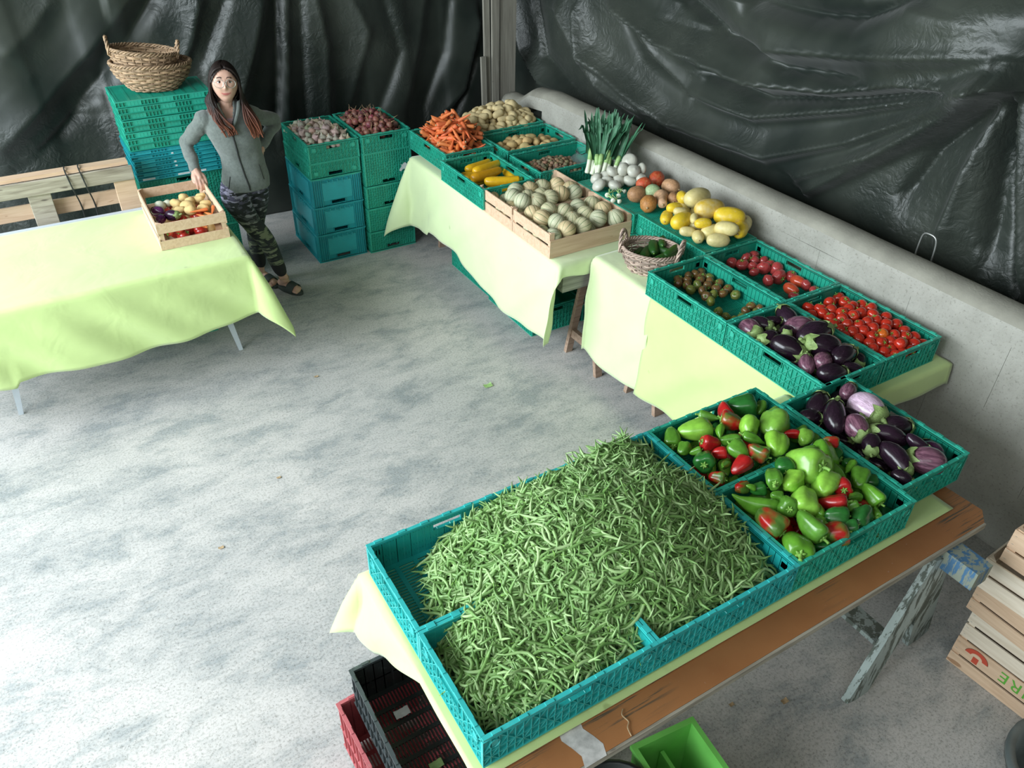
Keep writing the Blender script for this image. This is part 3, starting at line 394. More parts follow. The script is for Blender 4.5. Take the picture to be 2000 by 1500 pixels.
def ridged(poly_list, u, v):
    h = 0.0
    for pts, a, w in poly_list:
        best = 1e9; f = 0.0; tot = len(pts) - 1
        for i in range(tot):
            ax, ay = pts[i]; bx, by = pts[i + 1]; dx = bx - ax; dy = by - ay; L2 = dx * dx + dy * dy + 1e-12
            t = ((u - ax) * dx + (v - ay) * dy) / L2
            if i > 0 or len(pts) < 2: t = max(0.0, t)
            else: t = max(0.0 if a < 0 or pts[0][1] < 1.9 else -0.0, t)
            t = min(1.0, t)
            ex = u - ax - t * dx; ey = v - ay - t * dy; d = math.hypot(ex, ey)
            if d < best:
                best = d; f = (i + t) / tot
                side = (ey if abs(dx) > abs(dy) else -ex)   # above / left of the fold is the slow side
        w = w * (1.9 if side > 0 else 0.55)
        if best < w * 4:
            taper = min(1.0, 0.35 + 2.5 * min(f + 0.25, 1.15 - f))
            h += a * taper * math.exp(-best / w * 1.15) * (1 + .4 * min(1, best / w))
    return h
def tarp(name, axis, c0, u0, u1, z0, z1, ridges, nu, nv, sgn, extra=None, label=None):
    def fn(a, b_):
        u = u0 + (u1 - u0) * a; z = z0 + (z1 - z0) * b_
        h = ridged(ridges, u, z)
        h += 0.03 * noise.noise(Vector((u * 1.1, z * 0.8, c0))) + 0.006 * noise.noise(Vector((u * 5, z * 4, c0)))
        if extra: h += extra(u, z)
        return (u, c0 - h, z) if axis == 'y' else (c0 - h, u, z)
    m = MB(); m.grid(nu, nv, fn); o = m.build(name, M['tarp'], smooth=True)
    md = o.modifiers.new('thick', 'SOLIDIFY'); md.thickness = 0.003
    return o
# sheets continue above and beyond the frame
def bex(u, z):
    s_ = math.sin(u * 6.3 + 1.2 * math.sin(u * 2.3) + 0.4 * z); fold = 0.032 * (abs(s_) ** .7) * (1 if s_ > 0 else -1)
    return fold + (0.10 * max(0, 0.5 - z))
tb = tarp('tarpaulin', 'y', 5.0, -4.5, 3.42, 0.0, 3.4, D['tarpb'], 330, 150, 1, bex)
tag(tb, 'long black plastic tarpaulin hung in folds behind the crate stacks and the person', 'tarpaulin')
tr = tarp('tarpaulin', 'x', 3.52, -2.6, 4.93, 0.0, 3.4, [(p, a * 1.7, w * 1.15) for p, a, w in D['tarpr']], 420, 200, 1, lambda u, z: 0.16 * math.exp(-((z - 2.18 + .12 * (u - 1)) / .16) ** 2) * math.exp(-((u - .5) / 1.5) ** 2) - .10 * math.exp(-((z - 2.5 + .05 * u) / .13) ** 2) * math.exp(-((u - 1.2) / .9) ** 2))
tag(tr, 'black plastic tarpaulin sagging in fanned swags above the low concrete wall', 'tarpaulin')

ce = MB(); ce.box(-3.4, 6, -7, 9, 4.5, 4.6); tag(ce.build('ceiling', simple('roof_boards', (0.16, 0.15, 0.13), .9, .2)), kind='structure')  # unseen roof and outer walls, added so sky light enters only from the left
ce = MB(); ce.box(-3.4, 6, -6.2, -6.0, 0, 4.5); tag(ce.build('wall_back', simple('barn_boards', (0.22, 0.21, 0.18), .9, .2)), kind='structure')
ce = MB(); ce.box(4.2, 4.3, -6.0, 9, 0, 4.5); tag(ce.build('wall_side', simple('barn_side', (0.10, 0.10, 0.09), .9, .2)), kind='structure')
ce = MB(); ce.box(-3.4, 4.2, 5.6, 5.7, 0, 4.5); tag(ce.build('wall_far', simple('barn_far', (0.10, 0.10, 0.09), .9, .2)), kind='structure')
# low wall with a rounded cap; its blocks are separate pieces
wall = empty('wall_right', (2.97, 0, 0)); tag(wall, kind='structure')
def wall_profile(k):
    return [(0.0, 1.09 - k), (0.004, 1.115 - k), (0.018, 1.138 - k), (0.04, 1.153 - k), (0.08, 1.163 - k), (0.135, 1.163 - k), (0.175, 1.145 - k), (0.196, 1.11 - k), (0.2, 1.07 - k)]
mbc = MB(); rr = []
ys = [-2.8 + i * 0.25 for i in range(26)] + [3.72, 3.8, 3.88, 3.96, 4.04, 4.1, 4.15]
for y in ys:
    k = 0.0 if y < 3.6 else 0.17 * (0.5 - 0.5 * math.cos(min(1, (y - 3.6) / 0.42) * PI))
    w = 0.006 * noise.noise(Vector((0, y * 2, 0)))
    pr = [(0.0, 1.02 - k), (0.0, 1.0204 - k), (0.0, 1.03 - k), (0.0, 1.05 - k)] + wall_profile(k) + [(0.2, 1.02 - k)]
    rr.append([(x + 0.0, y, z + w) for x, z in pr])
mbc.rings(rr); cap = mbc.build('wall_cap', [M['wall'], M['wall_cap']], wall, smooth=True)
for p in cap.data.polygons: p.material_index = 1 if p.normal.z > .45 else 0
joints = [-2.8, -2.2, -1.6, -1.0, -0.41, 0.12, 0.70, 1.26, 1.83, 2.4, 2.96, 3.52, 4.15]
for c, (z0, z1) in enumerate(((0.0, 0.335), (0.335, 0.675), (0.675, 1.02))):
    js = joints if c == 2 else [j + (0.28 if c == 1 else 0.1) for j in joints]
    js = [max(-2.8, min(4.15, j)) for j in js]; js[0] = -2.8
    if js[-1] < 4.15: js.append(4.15)
    for a, b_ in zip(js, js[1:]):
        if b_ - a < 0.02: continue
        top = z1
        if c == 2 and b_ > 3.6: top = z1 - 0.17
        m_ = MB(); e = 0.0007; dx = R.uniform(-0.0004, 0.0004)
        m_.box(dx, 0.2, a + e, b_ - e, z0, top)
        o = m_.build('wall_block', M['wall'], wall)
# timber post with boards leaned on it
post = empty('timber_post', (3.10, 4.45, 0)); tag(post, 'square grey timber post in the corner where the two tarpaulins meet', 'post')
m_ = MB(); m_.box(0.0, 0.15, -0.06, 0.08, 0, 3.4); m_.build('post_beam', M['post_wood'], post)
for i, (x0, x1, y, zz, tilt) in enumerate(((-0.075, -0.012, -0.075, 3.4, 0.0), (-0.125, -0.070, -0.05, 3.4, 0.01), (-0.165, -0.120, -0.085, 1.25, 0.02))):
    m_ = MB(); m_.box(x0, x1, y, y + 0.022, 0.02, zz)
    o = m_.build('plank', M['post_wood'], None); o.location = (3.10, 4.45, 0); o.rotation_euler = (0, -tilt - 0.012, 0)
    tag(o, ['widest thin plank leaning beside the timber post', 'narrow plank between two others left of the timber post', 'short narrow plank leaning leftmost by the timber post'][i], 'plank', None)
# bent wire handle behind the wall
m_ = MB(); m_.tube(smooth_pts([(3.28, 0.345, 1.02), (3.28, 0.345, 1.13), (3.275, 0.335, 1.20), (3.27, 0.30, 1.215), (3.27, 0.262, 1.205), (3.275, 0.25, 1.15), (3.28, 0.25, 1.02)], 4), 0.005, 6)
o = m_.build('wire_handle', M['steel'], smooth=True); tag(o, 'bent wire handle sticking up behind the low concrete wall', 'handle')

# ---------------------------------------------------------------- plastic crates
PANELS = {}
def panel_mesh(L, h, style, flip):
    """side panel: u along x centred, z up from 0..h, inner face at y=0, ribs outward to y=-0.010"""
    key = ('p', L, h, style, flip)
    if key in PANELS: return PANELS[key]
    m = MB(); d = 0.012; m.cur = 0
    hz0, hz1 = (h - 0.048, h - 0.022)
    if h < 0.06: hz0 = hz1 = None
    hw = 0.055
    def pl(a, b_, c, e): m.box(a, b_, -0.0035, 0.0, c, e)
    if hz0:
        pl(-L / 2, -hw, 0, h - 0.012); pl(hw, L / 2, 0, h - 0.012); pl(-hw, hw, 0, hz0); pl(-hw, hw, hz1, h - 0.012)
        for a, b_, c, e in ((-hw - .003, hw + .003, hz0 - .003, hz0), (-hw - .003, hw + .003, hz1, hz1 + .003), (-hw - .003, -hw, hz0, hz1), (hw, hw + .003, hz0, hz1)): m.box(a, b_, -d, 0.001, c, e)
    else: pl(-L / 2, L / 2, 0, h - 0.004); m.box(-L / 2, L / 2, -d - .004, 0, h - .005, h)
    # rims
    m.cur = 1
    m.box(-L / 2, L / 2, -d - 0.001, 0.001, h - 0.006, h); m.box(-L / 2, L / 2, -d, 0.0, 0.0, 0.005)
    if h >= 0.06:
        m.box(-L / 2, L / 2, -d + .001, 0.0, h - 0.018, h - 0.0155)
        k = int(L / 0.085)
        for i in range(k):   # notches standing on the rim
            x = -L / 2 + (i + 0.5) * L / k; m.box(x - .014, x + .014, -d - .0005, -0.002, h, h + 0.0035)
    def in_handle(x, z): return hz0 and abs(x) < hw + 0.006 and hz0 - 0.004 < z < hz1 + 0.004
    if style == 'lattice':
        cells = max(6, int(round(L / 0.026))); cw = L / cells; rows = max(1, int(round((h - 0.02) / 0.034))); rh = (h - 0.023) / rows
        for i in range(cells + 1):
            x = -L / 2 + i * cw
            x = min(max(x, -L / 2 + .001), L / 2 - .001)
            if abs(x) < hw and hz0: m.box(x - .0011, x + .0011, -d + .002, 0, 0.004, hz0)
            else: m.box(x - .0011, x + .0011, -d + .002, 0, 0.004, h - 0.018)
        for r in range(rows):
            z0 = 0.005 + r * rh; z1 = z0 + rh
            if r: m.box(-L / 2, L / 2, -d + .002, 0, z0 - .0011, z0 + .0011) if not (hz0 and hz0 - .005 < z0 < hz1 + .005) else None
            for i in range(cells):
                x0 = -L / 2 + i * cw; x1 = x0 + cw
                if in_handle((x0 + x1) / 2, (z0 + z1) / 2): continue
                pat = (i + r) % 4
                if pat == 3: continue
                a, b_ = ((x0, z0), (x1, z1)) if pat in (0, 2) else ((x0, z1), (x1, z0))
                m.bar((a[0], -d / 2 + .001, a[1]), (b_[0], -d / 2 + .001, b_[1]), 0.0085, 0.0022, (b_[1] - a[1], 0, -(b_[0] - a[0])))
        for sx in (-1, 1):   # round emblem near the corners
            if h > 0.09:
                cx = sx * (L / 2 - 0.036); cz = h - 0.045; pts = [(cx + .017 * math.cos(t * PI / 6), -d + .001, cz + .017 * math.sin(t * PI / 6)) for t in range(13)]
                m.tube(pts, 0.002, 4, False); m.box(cx - .013, cx + .013, -d + .002, 0, cz - .013, cz + .013)
    elif style == 'grid':
        cells = max(6, int(round(L / 0.020))); cw = L / cells; rows = max(2, int(round((h - 0.02) / 0.020))); rh = (h - 0.023) / rows
        for i in range(cells + 1):
            x = min(max(-L / 2 + i * cw, -L / 2 + .001), L / 2 - .001)
            m.box(x - .0012, x + .0012, -d + .002, 0, 0.004, (hz0 if abs(x) < hw and hz0 else h - 0.018))
        for r in range(1, rows):
            z = 0.005 + r * rh
            if not (hz0 and hz0 - .005 < z < hz1 + .005): m.box(-L / 2, L / 2, -d + .002, 0, z - .0011, z + .0011)
            for i in range(0, cells, 3):
                x0 = -L / 2 + i * cw + cw * (r % 2)
                if x0 + cw > L / 2 or in_handle(x0, z): continue
                m.bar((x0, -d / 2, z), (x0 + cw, -d / 2, z + rh), 0.0085, 0.002, (rh, 0, -cw))
    elif style == 'solid':
        for sx in (-1, 1):
            for k in range(4):
                x = sx * (L / 2 - 0.012 - k * 0.017); m.box(x - .002, x + .002, -d, 0, 0.006, h - 0.012)
        m.box(-L / 2 + .07, L / 2 - .07, -d + .003, 0, 0.03, hz0 - .004 if hz0 else h - .03)
        for i in range(5):
            x = -0.08 + i * 0.04; m.box(x - .012, x - .006, -d, 0, 0.012, 0.045 + 0.01 * (i % 2)); m.box(x - .003, x + .012, -d, 0, 0.035, 0.038)
        m.box(-L / 2 + .06, L / 2 - .06, -d, 0, 0.022, 0.025)
    elif style == 'folded':
        k = int(L / 0.022); cw = L / k
        for i in range(k + 1):
            x = min(max(-L / 2 + i * cw, -L / 2 + .001), L / 2 - .001); m.box(x - .0012, x + .0012, -d + .001, 0, 0.003, h - 0.005)
        r2 = random.Random(int(L * 1000) + int(h * 1000))
        for a in range(k):
            if a % 9 in (2, 3, 4, 5): m.box(-L / 2 + a * cw, -L / 2 + (a + 1) * cw, -d + .002, 0, 0.004, h - 0.005)
    elif style == 'plain':
        for i in range(int(L / 0.035)):
            x = -L / 2 + 0.02 + i * 0.035; m.box(x, x + .004, -d, 0, 0.0, h - 0.01)
        m.box(-L / 2, L / 2, -d, 0, h * .45, h * .45 + .006)
    PANELS[key] = m; return m
def base_mb(L, W):
    m = MB(); n = int((W - 0.03) / 0.0125)
    for i in range(n + 1):
        y = -W / 2 + 0.015 + i * (W - 0.03) / n; m.box(-L / 2 + .012, L / 2 - .012, y - .0028, y + .0028, 0.002, 0.008)
    for i in range(9):
        x = -L / 2 + 0.02 + i * (L - 0.04) / 8; m.box(x - .008, x + .008, -W / 2 + .012, W / 2 - .012, 0.0015, 0.0085)
    for a in (-1, 1):
        m.box(-L / 2 + .01, L / 2 - .01, a * (W / 2 - .018) - .008, a * (W / 2 - .018) + .008, 0.001, 0.009)
    return m
CM = {}
def crate(name, x, y, z, h, label, cat='crate', group=None, mat='teal', style='lattice', turn=0.0, upside=False, L=0.6, W=0.4, tilt=0.0):
    """x, y = centre; long side along local x"""
    r = empty(name, (x, y, z + (h if upside else 0)), (PI + tilt if upside else tilt, 0, turn))
    tag(r, label, cat, group)
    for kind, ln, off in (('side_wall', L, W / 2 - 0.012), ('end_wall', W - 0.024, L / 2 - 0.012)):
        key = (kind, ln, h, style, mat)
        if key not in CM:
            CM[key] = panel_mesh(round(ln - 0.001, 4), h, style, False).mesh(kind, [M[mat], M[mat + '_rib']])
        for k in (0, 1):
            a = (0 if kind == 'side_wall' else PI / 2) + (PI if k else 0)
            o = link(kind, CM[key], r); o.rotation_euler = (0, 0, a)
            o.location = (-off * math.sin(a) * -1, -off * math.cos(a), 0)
    key = ('base', L, W, mat)
    if key not in CM: CM[key] = base_mb(L, W).mesh('base_grid', M[mat])
    link('base_grid', CM[key], r)
    return r
H0 = 0.815   # height of the table tops under the cloth
HC = 0.140
def C(x0, y0, z, h, along, label, **kw):
    """x0,y0 = min corner; along 'x' or 'y' gives the long side"""
    L = kw.get('L', 0.6); W = kw.get('W', 0.4)
    w, d = (L, W) if along == 'x' else (W, L)
    return crate('plastic_crate', x0 + w / 2, y0 + d / 2, z, h, label, turn=kw.pop('turn', 0) + (0 if along == 'x' else PI / 2), **kw)
ZB = 0.820
G = 'vegetable crates on the front table'
C(0.0, -0.4, ZB, HC, 'x', 'aqua crate in the back left corner under the green bean heap, partly empty', mat='aqua', group=G)
C(0.6, -0.4, ZB, HC, 'x', 'aqua crate at the far side of the bean heap, next to the peppers', mat='aqua', group=G)
C(1.2, -0.4, ZB, HC, 'x', 'teal crate of mostly green peppers, the farther of the two pepper crates', group=G)
C(0.0, -0.8, ZB, HC, 'x', 'aqua bean crate at the nearest corner of the table, above the black crate', mat='aqua', group=G)
C(0.6, -0.8, ZB, HC, 'x', 'aqua bean crate in the middle of the brown board side, beside the near peppers', mat='aqua', group=G)
C(1.2, -0.8, ZB, HC, 'x', 'teal crate with the biggest pale green peppers, nearest the brown board', group=G)
C(1.812, -0.735, ZB, HC, 'y', 'teal crate of eggplants with one pale pink fruit, at the board end', group=G)
G = 'vegetable crates on the middle table'
C(2.065, -0.145, ZB, HC, 'y', 'teal crate heaped with dark eggplants and one small white one', group=G)
C(2.475, -0.145, ZB, HC, 'y', 'teal crate full of round red tomatoes on the vine', group=G)
C(2.065, 0.462, ZB, HC, 'y', 'teal crate of small striped brown and green tomatoes', group=G)
C(2.475, 0.462, ZB, HC, 'y', 'teal crate of pink heirloom tomatoes beside the concrete wall', group=G)
C(2.485, 1.075, ZB, HC, 'y', 'upturned teal crate carrying the heap of yellow squashes', upside=True, group=G)
C(2.455, 1.68, ZB, HC, 'y', 'upturned teal crate carrying leeks, white onions and small pumpkins', upside=True, group=G)
G = 'vegetable crates on the far table'
C(1.835, 2.462, ZB, HC, 'y', 'teal crate of yellow zucchini behind the melons', group=G)
C(1.915, 3.145, ZB, HC, 'y', 'teal crate overflowing with orange carrots', group=G)
C(2.32, 2.535, ZB, HC, 'x', 'teal crate of walnuts with a clear bag, behind the leeks', group=G, turn=0.02)
C(2.335, 2.99, ZB, HC, 'x', 'teal crate of round potatoes, half full', group=G, turn=0.02)
C(2.335, 3.44, ZB, HC, 'x', 'teal crate piled high with long pale potatoes by the post', group=G, turn=0.02)
# garlic stack and shallot stack on the floor
G = 'crates of the two floor stacks'
z = 0.0
for i, (h, mt, st, lb) in enumerate(((0.226, 'blue', 'solid', 'blue solid sided crate at the bottom of the garlic stack'), (0.226, 'blue', 'solid', 'blue solid sided crate, second from the floor in the garlic stack'),
        (0.226, 'blue', 'solid', 'blue solid sided crate, topmost of three blue ones in the garlic stack'), (0.125, 'teal', 'lattice', 'shallow green crate directly under the crate of garlic'), (0.145, 'teal', 'lattice', 'green crate filled with garlic on top of its stack'))):
    crate('plastic_crate', 1.315 + 0.004 * i, 4.115, z, h - 0.002, lb, turn=PI / 2, mat=mt, style=st, upside=(i < 4), group=G); z += h
z = 0.0
for i, (h, st, lb) in enumerate(((0.168, 'grid', 'lattice crate at the foot of the shallot stack'), (0.20, 'grid', 'lattice crate second from the floor in the shallot stack'), (0.182, 'grid', 'dusty lattice crate in the middle of the shallot stack'),
        (0.268, 'grid', 'tall lattice crate with a torn white label under the shallots'), (0.145, 'lattice', 'green crate of red shallots on top of its stack'))):
    r = crate('plastic_crate', 1.735 + 0.002 * i, 4.085, z, h - 0.002, lb, turn=PI / 2, mat='teal', style=st, upside=(i < 4), group=G); z += h
    if i == 3:
        m_ = MB(); m_.grid(5, 4, lambda a, b_: (-.3015 - .0005 * a, .10 + .055 * a + .012 * math.sin(b_ * 5), .12 + .05 * b_ + .01 * math.sin(a * 7))); q = m_.build('white_label', M['label_white'], r); q.location = (0, 0, 0); q.modifiers.new('t', 'SOLIDIFY').thickness = .0006
# big stack behind the person: open crates below, folded ones above
G = 'open crates at the bottom of the tall stack'
z = 0.0
for i in range(4):
    crate('plastic_crate', 0.275, 4.13, z, 0.213, ['open lattice crate on the floor under the tall stack', 'open lattice crate second from the floor in the tall stack', 'open lattice crate third from the floor in the tall stack', 'open lattice crate right under the folded crates of the tall stack'][i], style='grid', group=G); z += 0.215
fz = z
for i in range(15):
    mt, h = ('blue', 0.030) if i < 7 else ('teal', 0.041)
    w = 'blue' if i < 7 else 'green'
    k = i if i < 7 else i - 7
    ords = ['lowest', 'second lowest', 'third lowest', 'fourth from the bottom', 'fifth from the bottom', 'second from top', 'topmost'] if i < 7 else ['lowest', 'second lowest', 'third lowest', 'fourth from the bottom', 'fifth from the bottom', 'third from top', 'second from top', 'topmost']
    r = crate('folded_crate', 0.27 + R.uniform(-.008, .008) - 0.004 * (i > 7), 4.10 + R.uniform(-.008, .008), z, h - 0.0045, upside=(i > 6), label= f'folded {w} plastic crate, {ords[k]} {w} one in the tall stack', style='folded', mat=mt, group='folded crates in the tall stack', turn=R.uniform(-.008, .008))
    z += h
    if i < 7 and i in (0, 2, 3, 5):
        m_ = MB()
        if i == 0:
            m_.box(-.27, -.19, -.2005, -.199, .006, .024); m_.box(-.04, .04, -.2005, -.199, .006, .024); m_.box(.08, .15, -.2005, -.199, .006, .024)
        else: m_.box(-.045, -.03, -.2005, -.199, .008, .022)
        m_.build('white_label', M['label_white'], r)
TOPZ = z
# crates on the floor below the tables
C(2.0, 2.075, 0.0, 0.2, 'y', 'teal crate on the floor under the far table, nearest its front trestle', style='lattice', group='crates under the far table')
C(2.02, 2.70, 0.0, 0.2, 'y', 'teal crate on the floor under the far table, behind another', style='lattice', group='crates under the far table')
C(2.42, 2.075, 0.0, 0.2, 'y', 'teal crate of green melons in the dark under the far table', style='lattice', group='crates under the far table')
C(-0.44, 3.22, 0.0, 0.2, 'x', 'teal crate on the floor behind the legs of the white table', style='lattice')
# black and red crates at the near corner
r = crate('plastic_crate', 0.05, -0.40, 0.30, 0.20, 'empty black plastic crate with a slotted floor, below the bean crates', mat='black_plastic', style='plain', turn=PI / 2)
m_ = MB(); m_.v = []; 
r = crate('plastic_crate', 0.0, -0.36, 0.02, 0.275, 'faded red plastic crate under the black one', mat='red_plastic', style='plain', turn=PI / 2 + 0.03)
def scrap(x, y, z, s):
    m = MB(); m.grid(7, 7, lambda a, b_: (x + (a - .5) * s * 1.6, y + (b_ - .5) * s, z + s * 0.35 * abs(noise.noise(Vector((a * 3 + x, b_ * 3, 1)))) + s * .25 * abs(a - .5)))
    return m
o = scrap(-0.02, -0.235, 0.315, 0.035).build('paper_scrap', M['label_white'], smooth=True); tag(o, 'small crumpled white scrap lying in the black crate', 'scrap')
o = scrap(0.0, -0.47, 0.315, 0.03).build('leaf_scrap', M['leek_pale'], smooth=True); tag(o, 'small green leaf scrap lying in the black crate', 'scrap')
# green bin and black bucket under the board
def bin_mb(w, d, h, t=0.012, flare=1.12):
    m = MB(); b = [(-w / 2, -d / 2), (w / 2, -d / 2), (w / 2, d / 2), (-w / 2, d / 2)]
    rr = [[(x * (1 + (flare - 1) * k), y * (1 + (flare - 1) * k), h * k) for x, y in b] for k in (0, 1)]
    s_ = 1 + (flare - 1) + 0.05
    rim = [(x * s_, y * s_, h) for x, y in b]; rim2 = [(x * s_, y * s_, h - .02) for x, y in b]
    inn = [[(x * (1 + (flare - 1) * k) * (1 - 2 * t / w), y * (1 + (flare - 1) * k) * (1 - 2 * t / d), h * k + (t if k == 0 else 0)) for x, y in b] for k in (1, 0)]
    m.rings([rr[0], rr[1], rim2, rim, inn[0], inn[1]]); return m
r = empty('plastic_bin', (0.69, -0.95, 0.0), (0, 0, -0.1)); tag(r, 'lime green plastic bin under the brown board', 'bin')
bin_mb(0.22, 0.26, 0.40).build('bin_body', M['lime_plastic'], r)
m_ = MB(); m_.box(-.018, -.004, -.12, .12, 0.02, 0.33); m_.build('divider', M['lime_plastic'], r)
r = empty('bucket', (0.415, -0.93, 0.0)); tag(r, 'black plastic bucket beside the green bin under the board', 'bucket')
m_ = MB(); m_.lathe([(0, .11), (.40, .14), (.40, .152), (.415, .152), (.415, .135), (.012, .105)], 28); m_.build('bucket_body', M['bucket_black'], r, True)
m_ = MB(); m_.tube(smooth_pts([(-.15, 0, .39), (-.12, .10, .35), (0, .155, .33), (.12, .10, .35), (.15, 0, .39)], 5), .004, 6); m_.build('bucket_handle', M['steel'], r, True)
r = empty('bucket', (2.00, -1.62, 0.0)); tag(r, 'dark grey tub whose rim shows beside the wooden crates on the floor', 'tub')
m_ = MB(); m_.lathe([(0, .19), (.16, .225), (.16, .245), (.185, .245), (.185, .215), (.012, .185)], 32); m_.build('bucket_body', simple('tub_grey', (0.10, 0.12, 0.12), 0.4, 0.3), r, True)
# ---------------------------------------------------------------- tables, cloths
def cloth(name, x0, x1, y0, y1, z, dl, dr, df, db, mat, seed=0, step=0.025, wave=0.018, sag=None, tmax=0.0, creases=()):
    """flat on the rectangle, hanging dl/dr/df/db (numbers or functions of the position along the edge) past its edges"""
    F_ = lambda d, t: d(t) if callable(d) else d
    mx = lambda d, a, b_: max(F_(d, a + (b_ - a) * i / 20) for i in range(21))
    DL, DR, DF, DB = mx(dl, y0, y1), mx(dr, y0, y1), mx(df, x0, x1), mx(db, x0, x1)
    nu = int((x1 - x0 + DL + DR) / step) + 2; nv = int((y1 - y0 + DF + DB) / step) + 2
    rc = 0.012
    def fn(a, b_):
        u = x0 - DL + a * (x1 - x0 + DL + DR); v = y0 - DF + b_ * (y1 - y0 + DF + DB)
        # scale the overhang so that the hem follows the given drop
        cx = min(max(u, x0), x1); cy = min(max(v, y0), y1)
        dx = u - cx; dy = v - cy
        if dx < 0: dx *= F_(dl, cy) / max(DL, 1e-6)
        if dx > 0: dx *= F_(dr, cy) / max(DR, 1e-6)
        if dy < 0: dy *= F_(df, cx) / max(DF, 1e-6)
        if dy > 0: dy *= F_(db, cx) / max(DB, 1e-6)
        h = math.hypot(dx, dy)
        n = noise.noise(Vector((u * 2.3, v * 2.3, seed)))
        if h < 1e-9:
            zz = z + 0.0025 + 0.0025 * abs(n) + 0.003 * max(0, noise.noise(Vector((u * 5, v * 4, seed + 3))))
            if h < 1e-9: return (cx, cy, zz)
        ang = math.atan2(abs(dy), abs(dx)); cor = math.sin(2 * ang)
        t = u + v
        w = wave * min(1, h / 0.25) * (math.sin(t * 9 + seed * 2 + 2 * math.sin(t * 2.1 + seed)) + 0.6 * math.sin(t * 21 + seed)) * (1 - 0.7 * cor)
        out = min(h, rc) + 0.035 * h + w + 0.01 * n + abs(wave) * min(1, h / .2) + 0.34 * h * cor
        sx = (1 if dx > 0 else -1) if abs(dx) > 1e-9 else 0; sy = (1 if dy > 0 else -1) if abs(dy) > 1e-9 else 0
        zz = z + 0.003 - max(0.0, h - rc * 0.6)
        px = cx + sx * out * (math.cos(ang) if cor > 0.01 else (1 if sx else 0)); py = cy + sy * out * (math.sin(ang) if cor > 0.01 else (1 if sy else 0))
        if cor <= 0.01 and sx and sy: px = cx + sx * out * math.cos(ang); py = cy + sy * out * math.sin(ang)
        return (px, py, max(zz, 0.02))
    m = MB(); m.grid(nu, nv, fn); o = m.build(name, M[mat], smooth=True)
    s = o.modifiers.new('thick', 'SOLIDIFY'); s.thickness = 0.0022; s.offset = 1
    return o
# left: white table with lime cloth
TB = empty('folding_table', (-0.65, 3.1, 0)); tag(TB, 'white table under the lime cloth at the left, with tapered metal legs', 'table')
ZL = 0.795
m_ = MB(); m_.box(-1.15, 0.97, -0.49, 0.535, ZL - .03, ZL); m_.build('tabletop', M['white_metal'], TB)
def leg_mb(tx, ty, bx, by, z1):
    m = MB(); rr = []
    for k, w in ((0, .013), (0.35, .02), (1, .032)):
        x = bx + (tx - bx) * (k if k < 1 else 1) ** 0.8; y = by + (ty - by) * k; rr.append([(x - w, y - w * .6, z1 * k), (x + w, y - w * .6, z1 * k), (x + w, y + w * .6, z1 * k), (x - w, y + w * .6, z1 * k)])
    m.rings(rr); return m
for tx, ty, bx, by in ((-0.36, -.24, -0.44, -0.25), (0.78, -.22, 0.875, -0.20), (-0.36, .40, -0.44, 0.42), (0.78, .40, 0.86, 0.42)):
    leg_mb(tx, ty, bx, by, ZL - .03).build('leg', M['white_metal'], TB)
o = cloth('tablecloth', -1.80, 0.325, 2.60, 3.585, ZL, 0.1, 0.37, lambda x: 0.40 + 0.04 * math.sin((x + 1.1) * 2.6) + 0.03 * (x < -1), 0.0, 'cloth', 3, 0.022, 0.016)
tag(o, 'lime green cloth over the white table at the left, with a hanging corner', 'tablecloth')
# far table (melons, carrots)
def trestle(name, x0, x1, y, zt, label, mat, ends, spread=0.18, beam=0.10, legx=0.06, bm=None, legs=None, w=.07):
    r = empty(name, ((x0 + x1) / 2, y, 0)); tag(r, label, 'trestle')
    cx = (x0 + x1) / 2; m = MB(); m.box(x0 - cx, x1 - cx, -.03, .03, zt - beam, zt); m.build('beam', M[bm or mat], r)
    for xe in ends:
        for s in (-1, 1):
            m = MB(); m.bar((xe - cx, s * .025, zt - .03), (xe - cx + .0, s * spread, 0.0), w, .028, (0, s, 0.25)); m.build('leg', M[mat], r)
        m = MB(); k = 0.25; m.bar((xe - cx, -spread * .78, zt * .22), (xe - cx, spread * .78, zt * .22), .03, .06); m.build('cross_brace', M[mat], r)
    return r
TB = empty('trestle_table', (2.4, 2.6, 0)); tag(TB, 'far trestle table carrying carrots, potatoes and melons', 'table')
m_ = MB(); m_.box(-0.52, 0.55, -1.0, 1.0, .775, .795); m_.build('tabletop', M['grey_wood'], TB)
r = trestle('trestle', 1.90, 2.9, 1.635, .774, 'brown wooden trestle under the near end of the far table', 'trestle_wood', (2.12, 2.8), 0.17, .17, bm='grey_wood', w=.05)
m_ = MB(); m_.tube(smooth_pts([(-.235, .10, .40), (-.24, 0.02, .37), (-.245, -.10, .28)], 4), .009, 6); o = m_.build('metal_stay', M['steel'], r); tag(o, 'pale metal stay')
trestle('trestle', 1.92, 2.9, 3.45, .774, 'trestle at the dark back end of the far table', 'trestle_wood', (2.1, 2.8), 0.17)
def dlB(y): return 0.53 + 0.06 * math.sin((y - 1.6) * 3.1) + 0.03 * (y > 3.3)
o = cloth('tablecloth', 1.868, 2.95, 1.60, 3.62, .796, dlB, 0.0, lambda x: 0.09 + 0.012 * math.sin(x * 19), 0.38, 'cloth_pale', 11, 0.025, 0.010)
tag(o, 'pale lime cloth under the melon crates, its long side hanging to the floor crates', 'tablecloth')
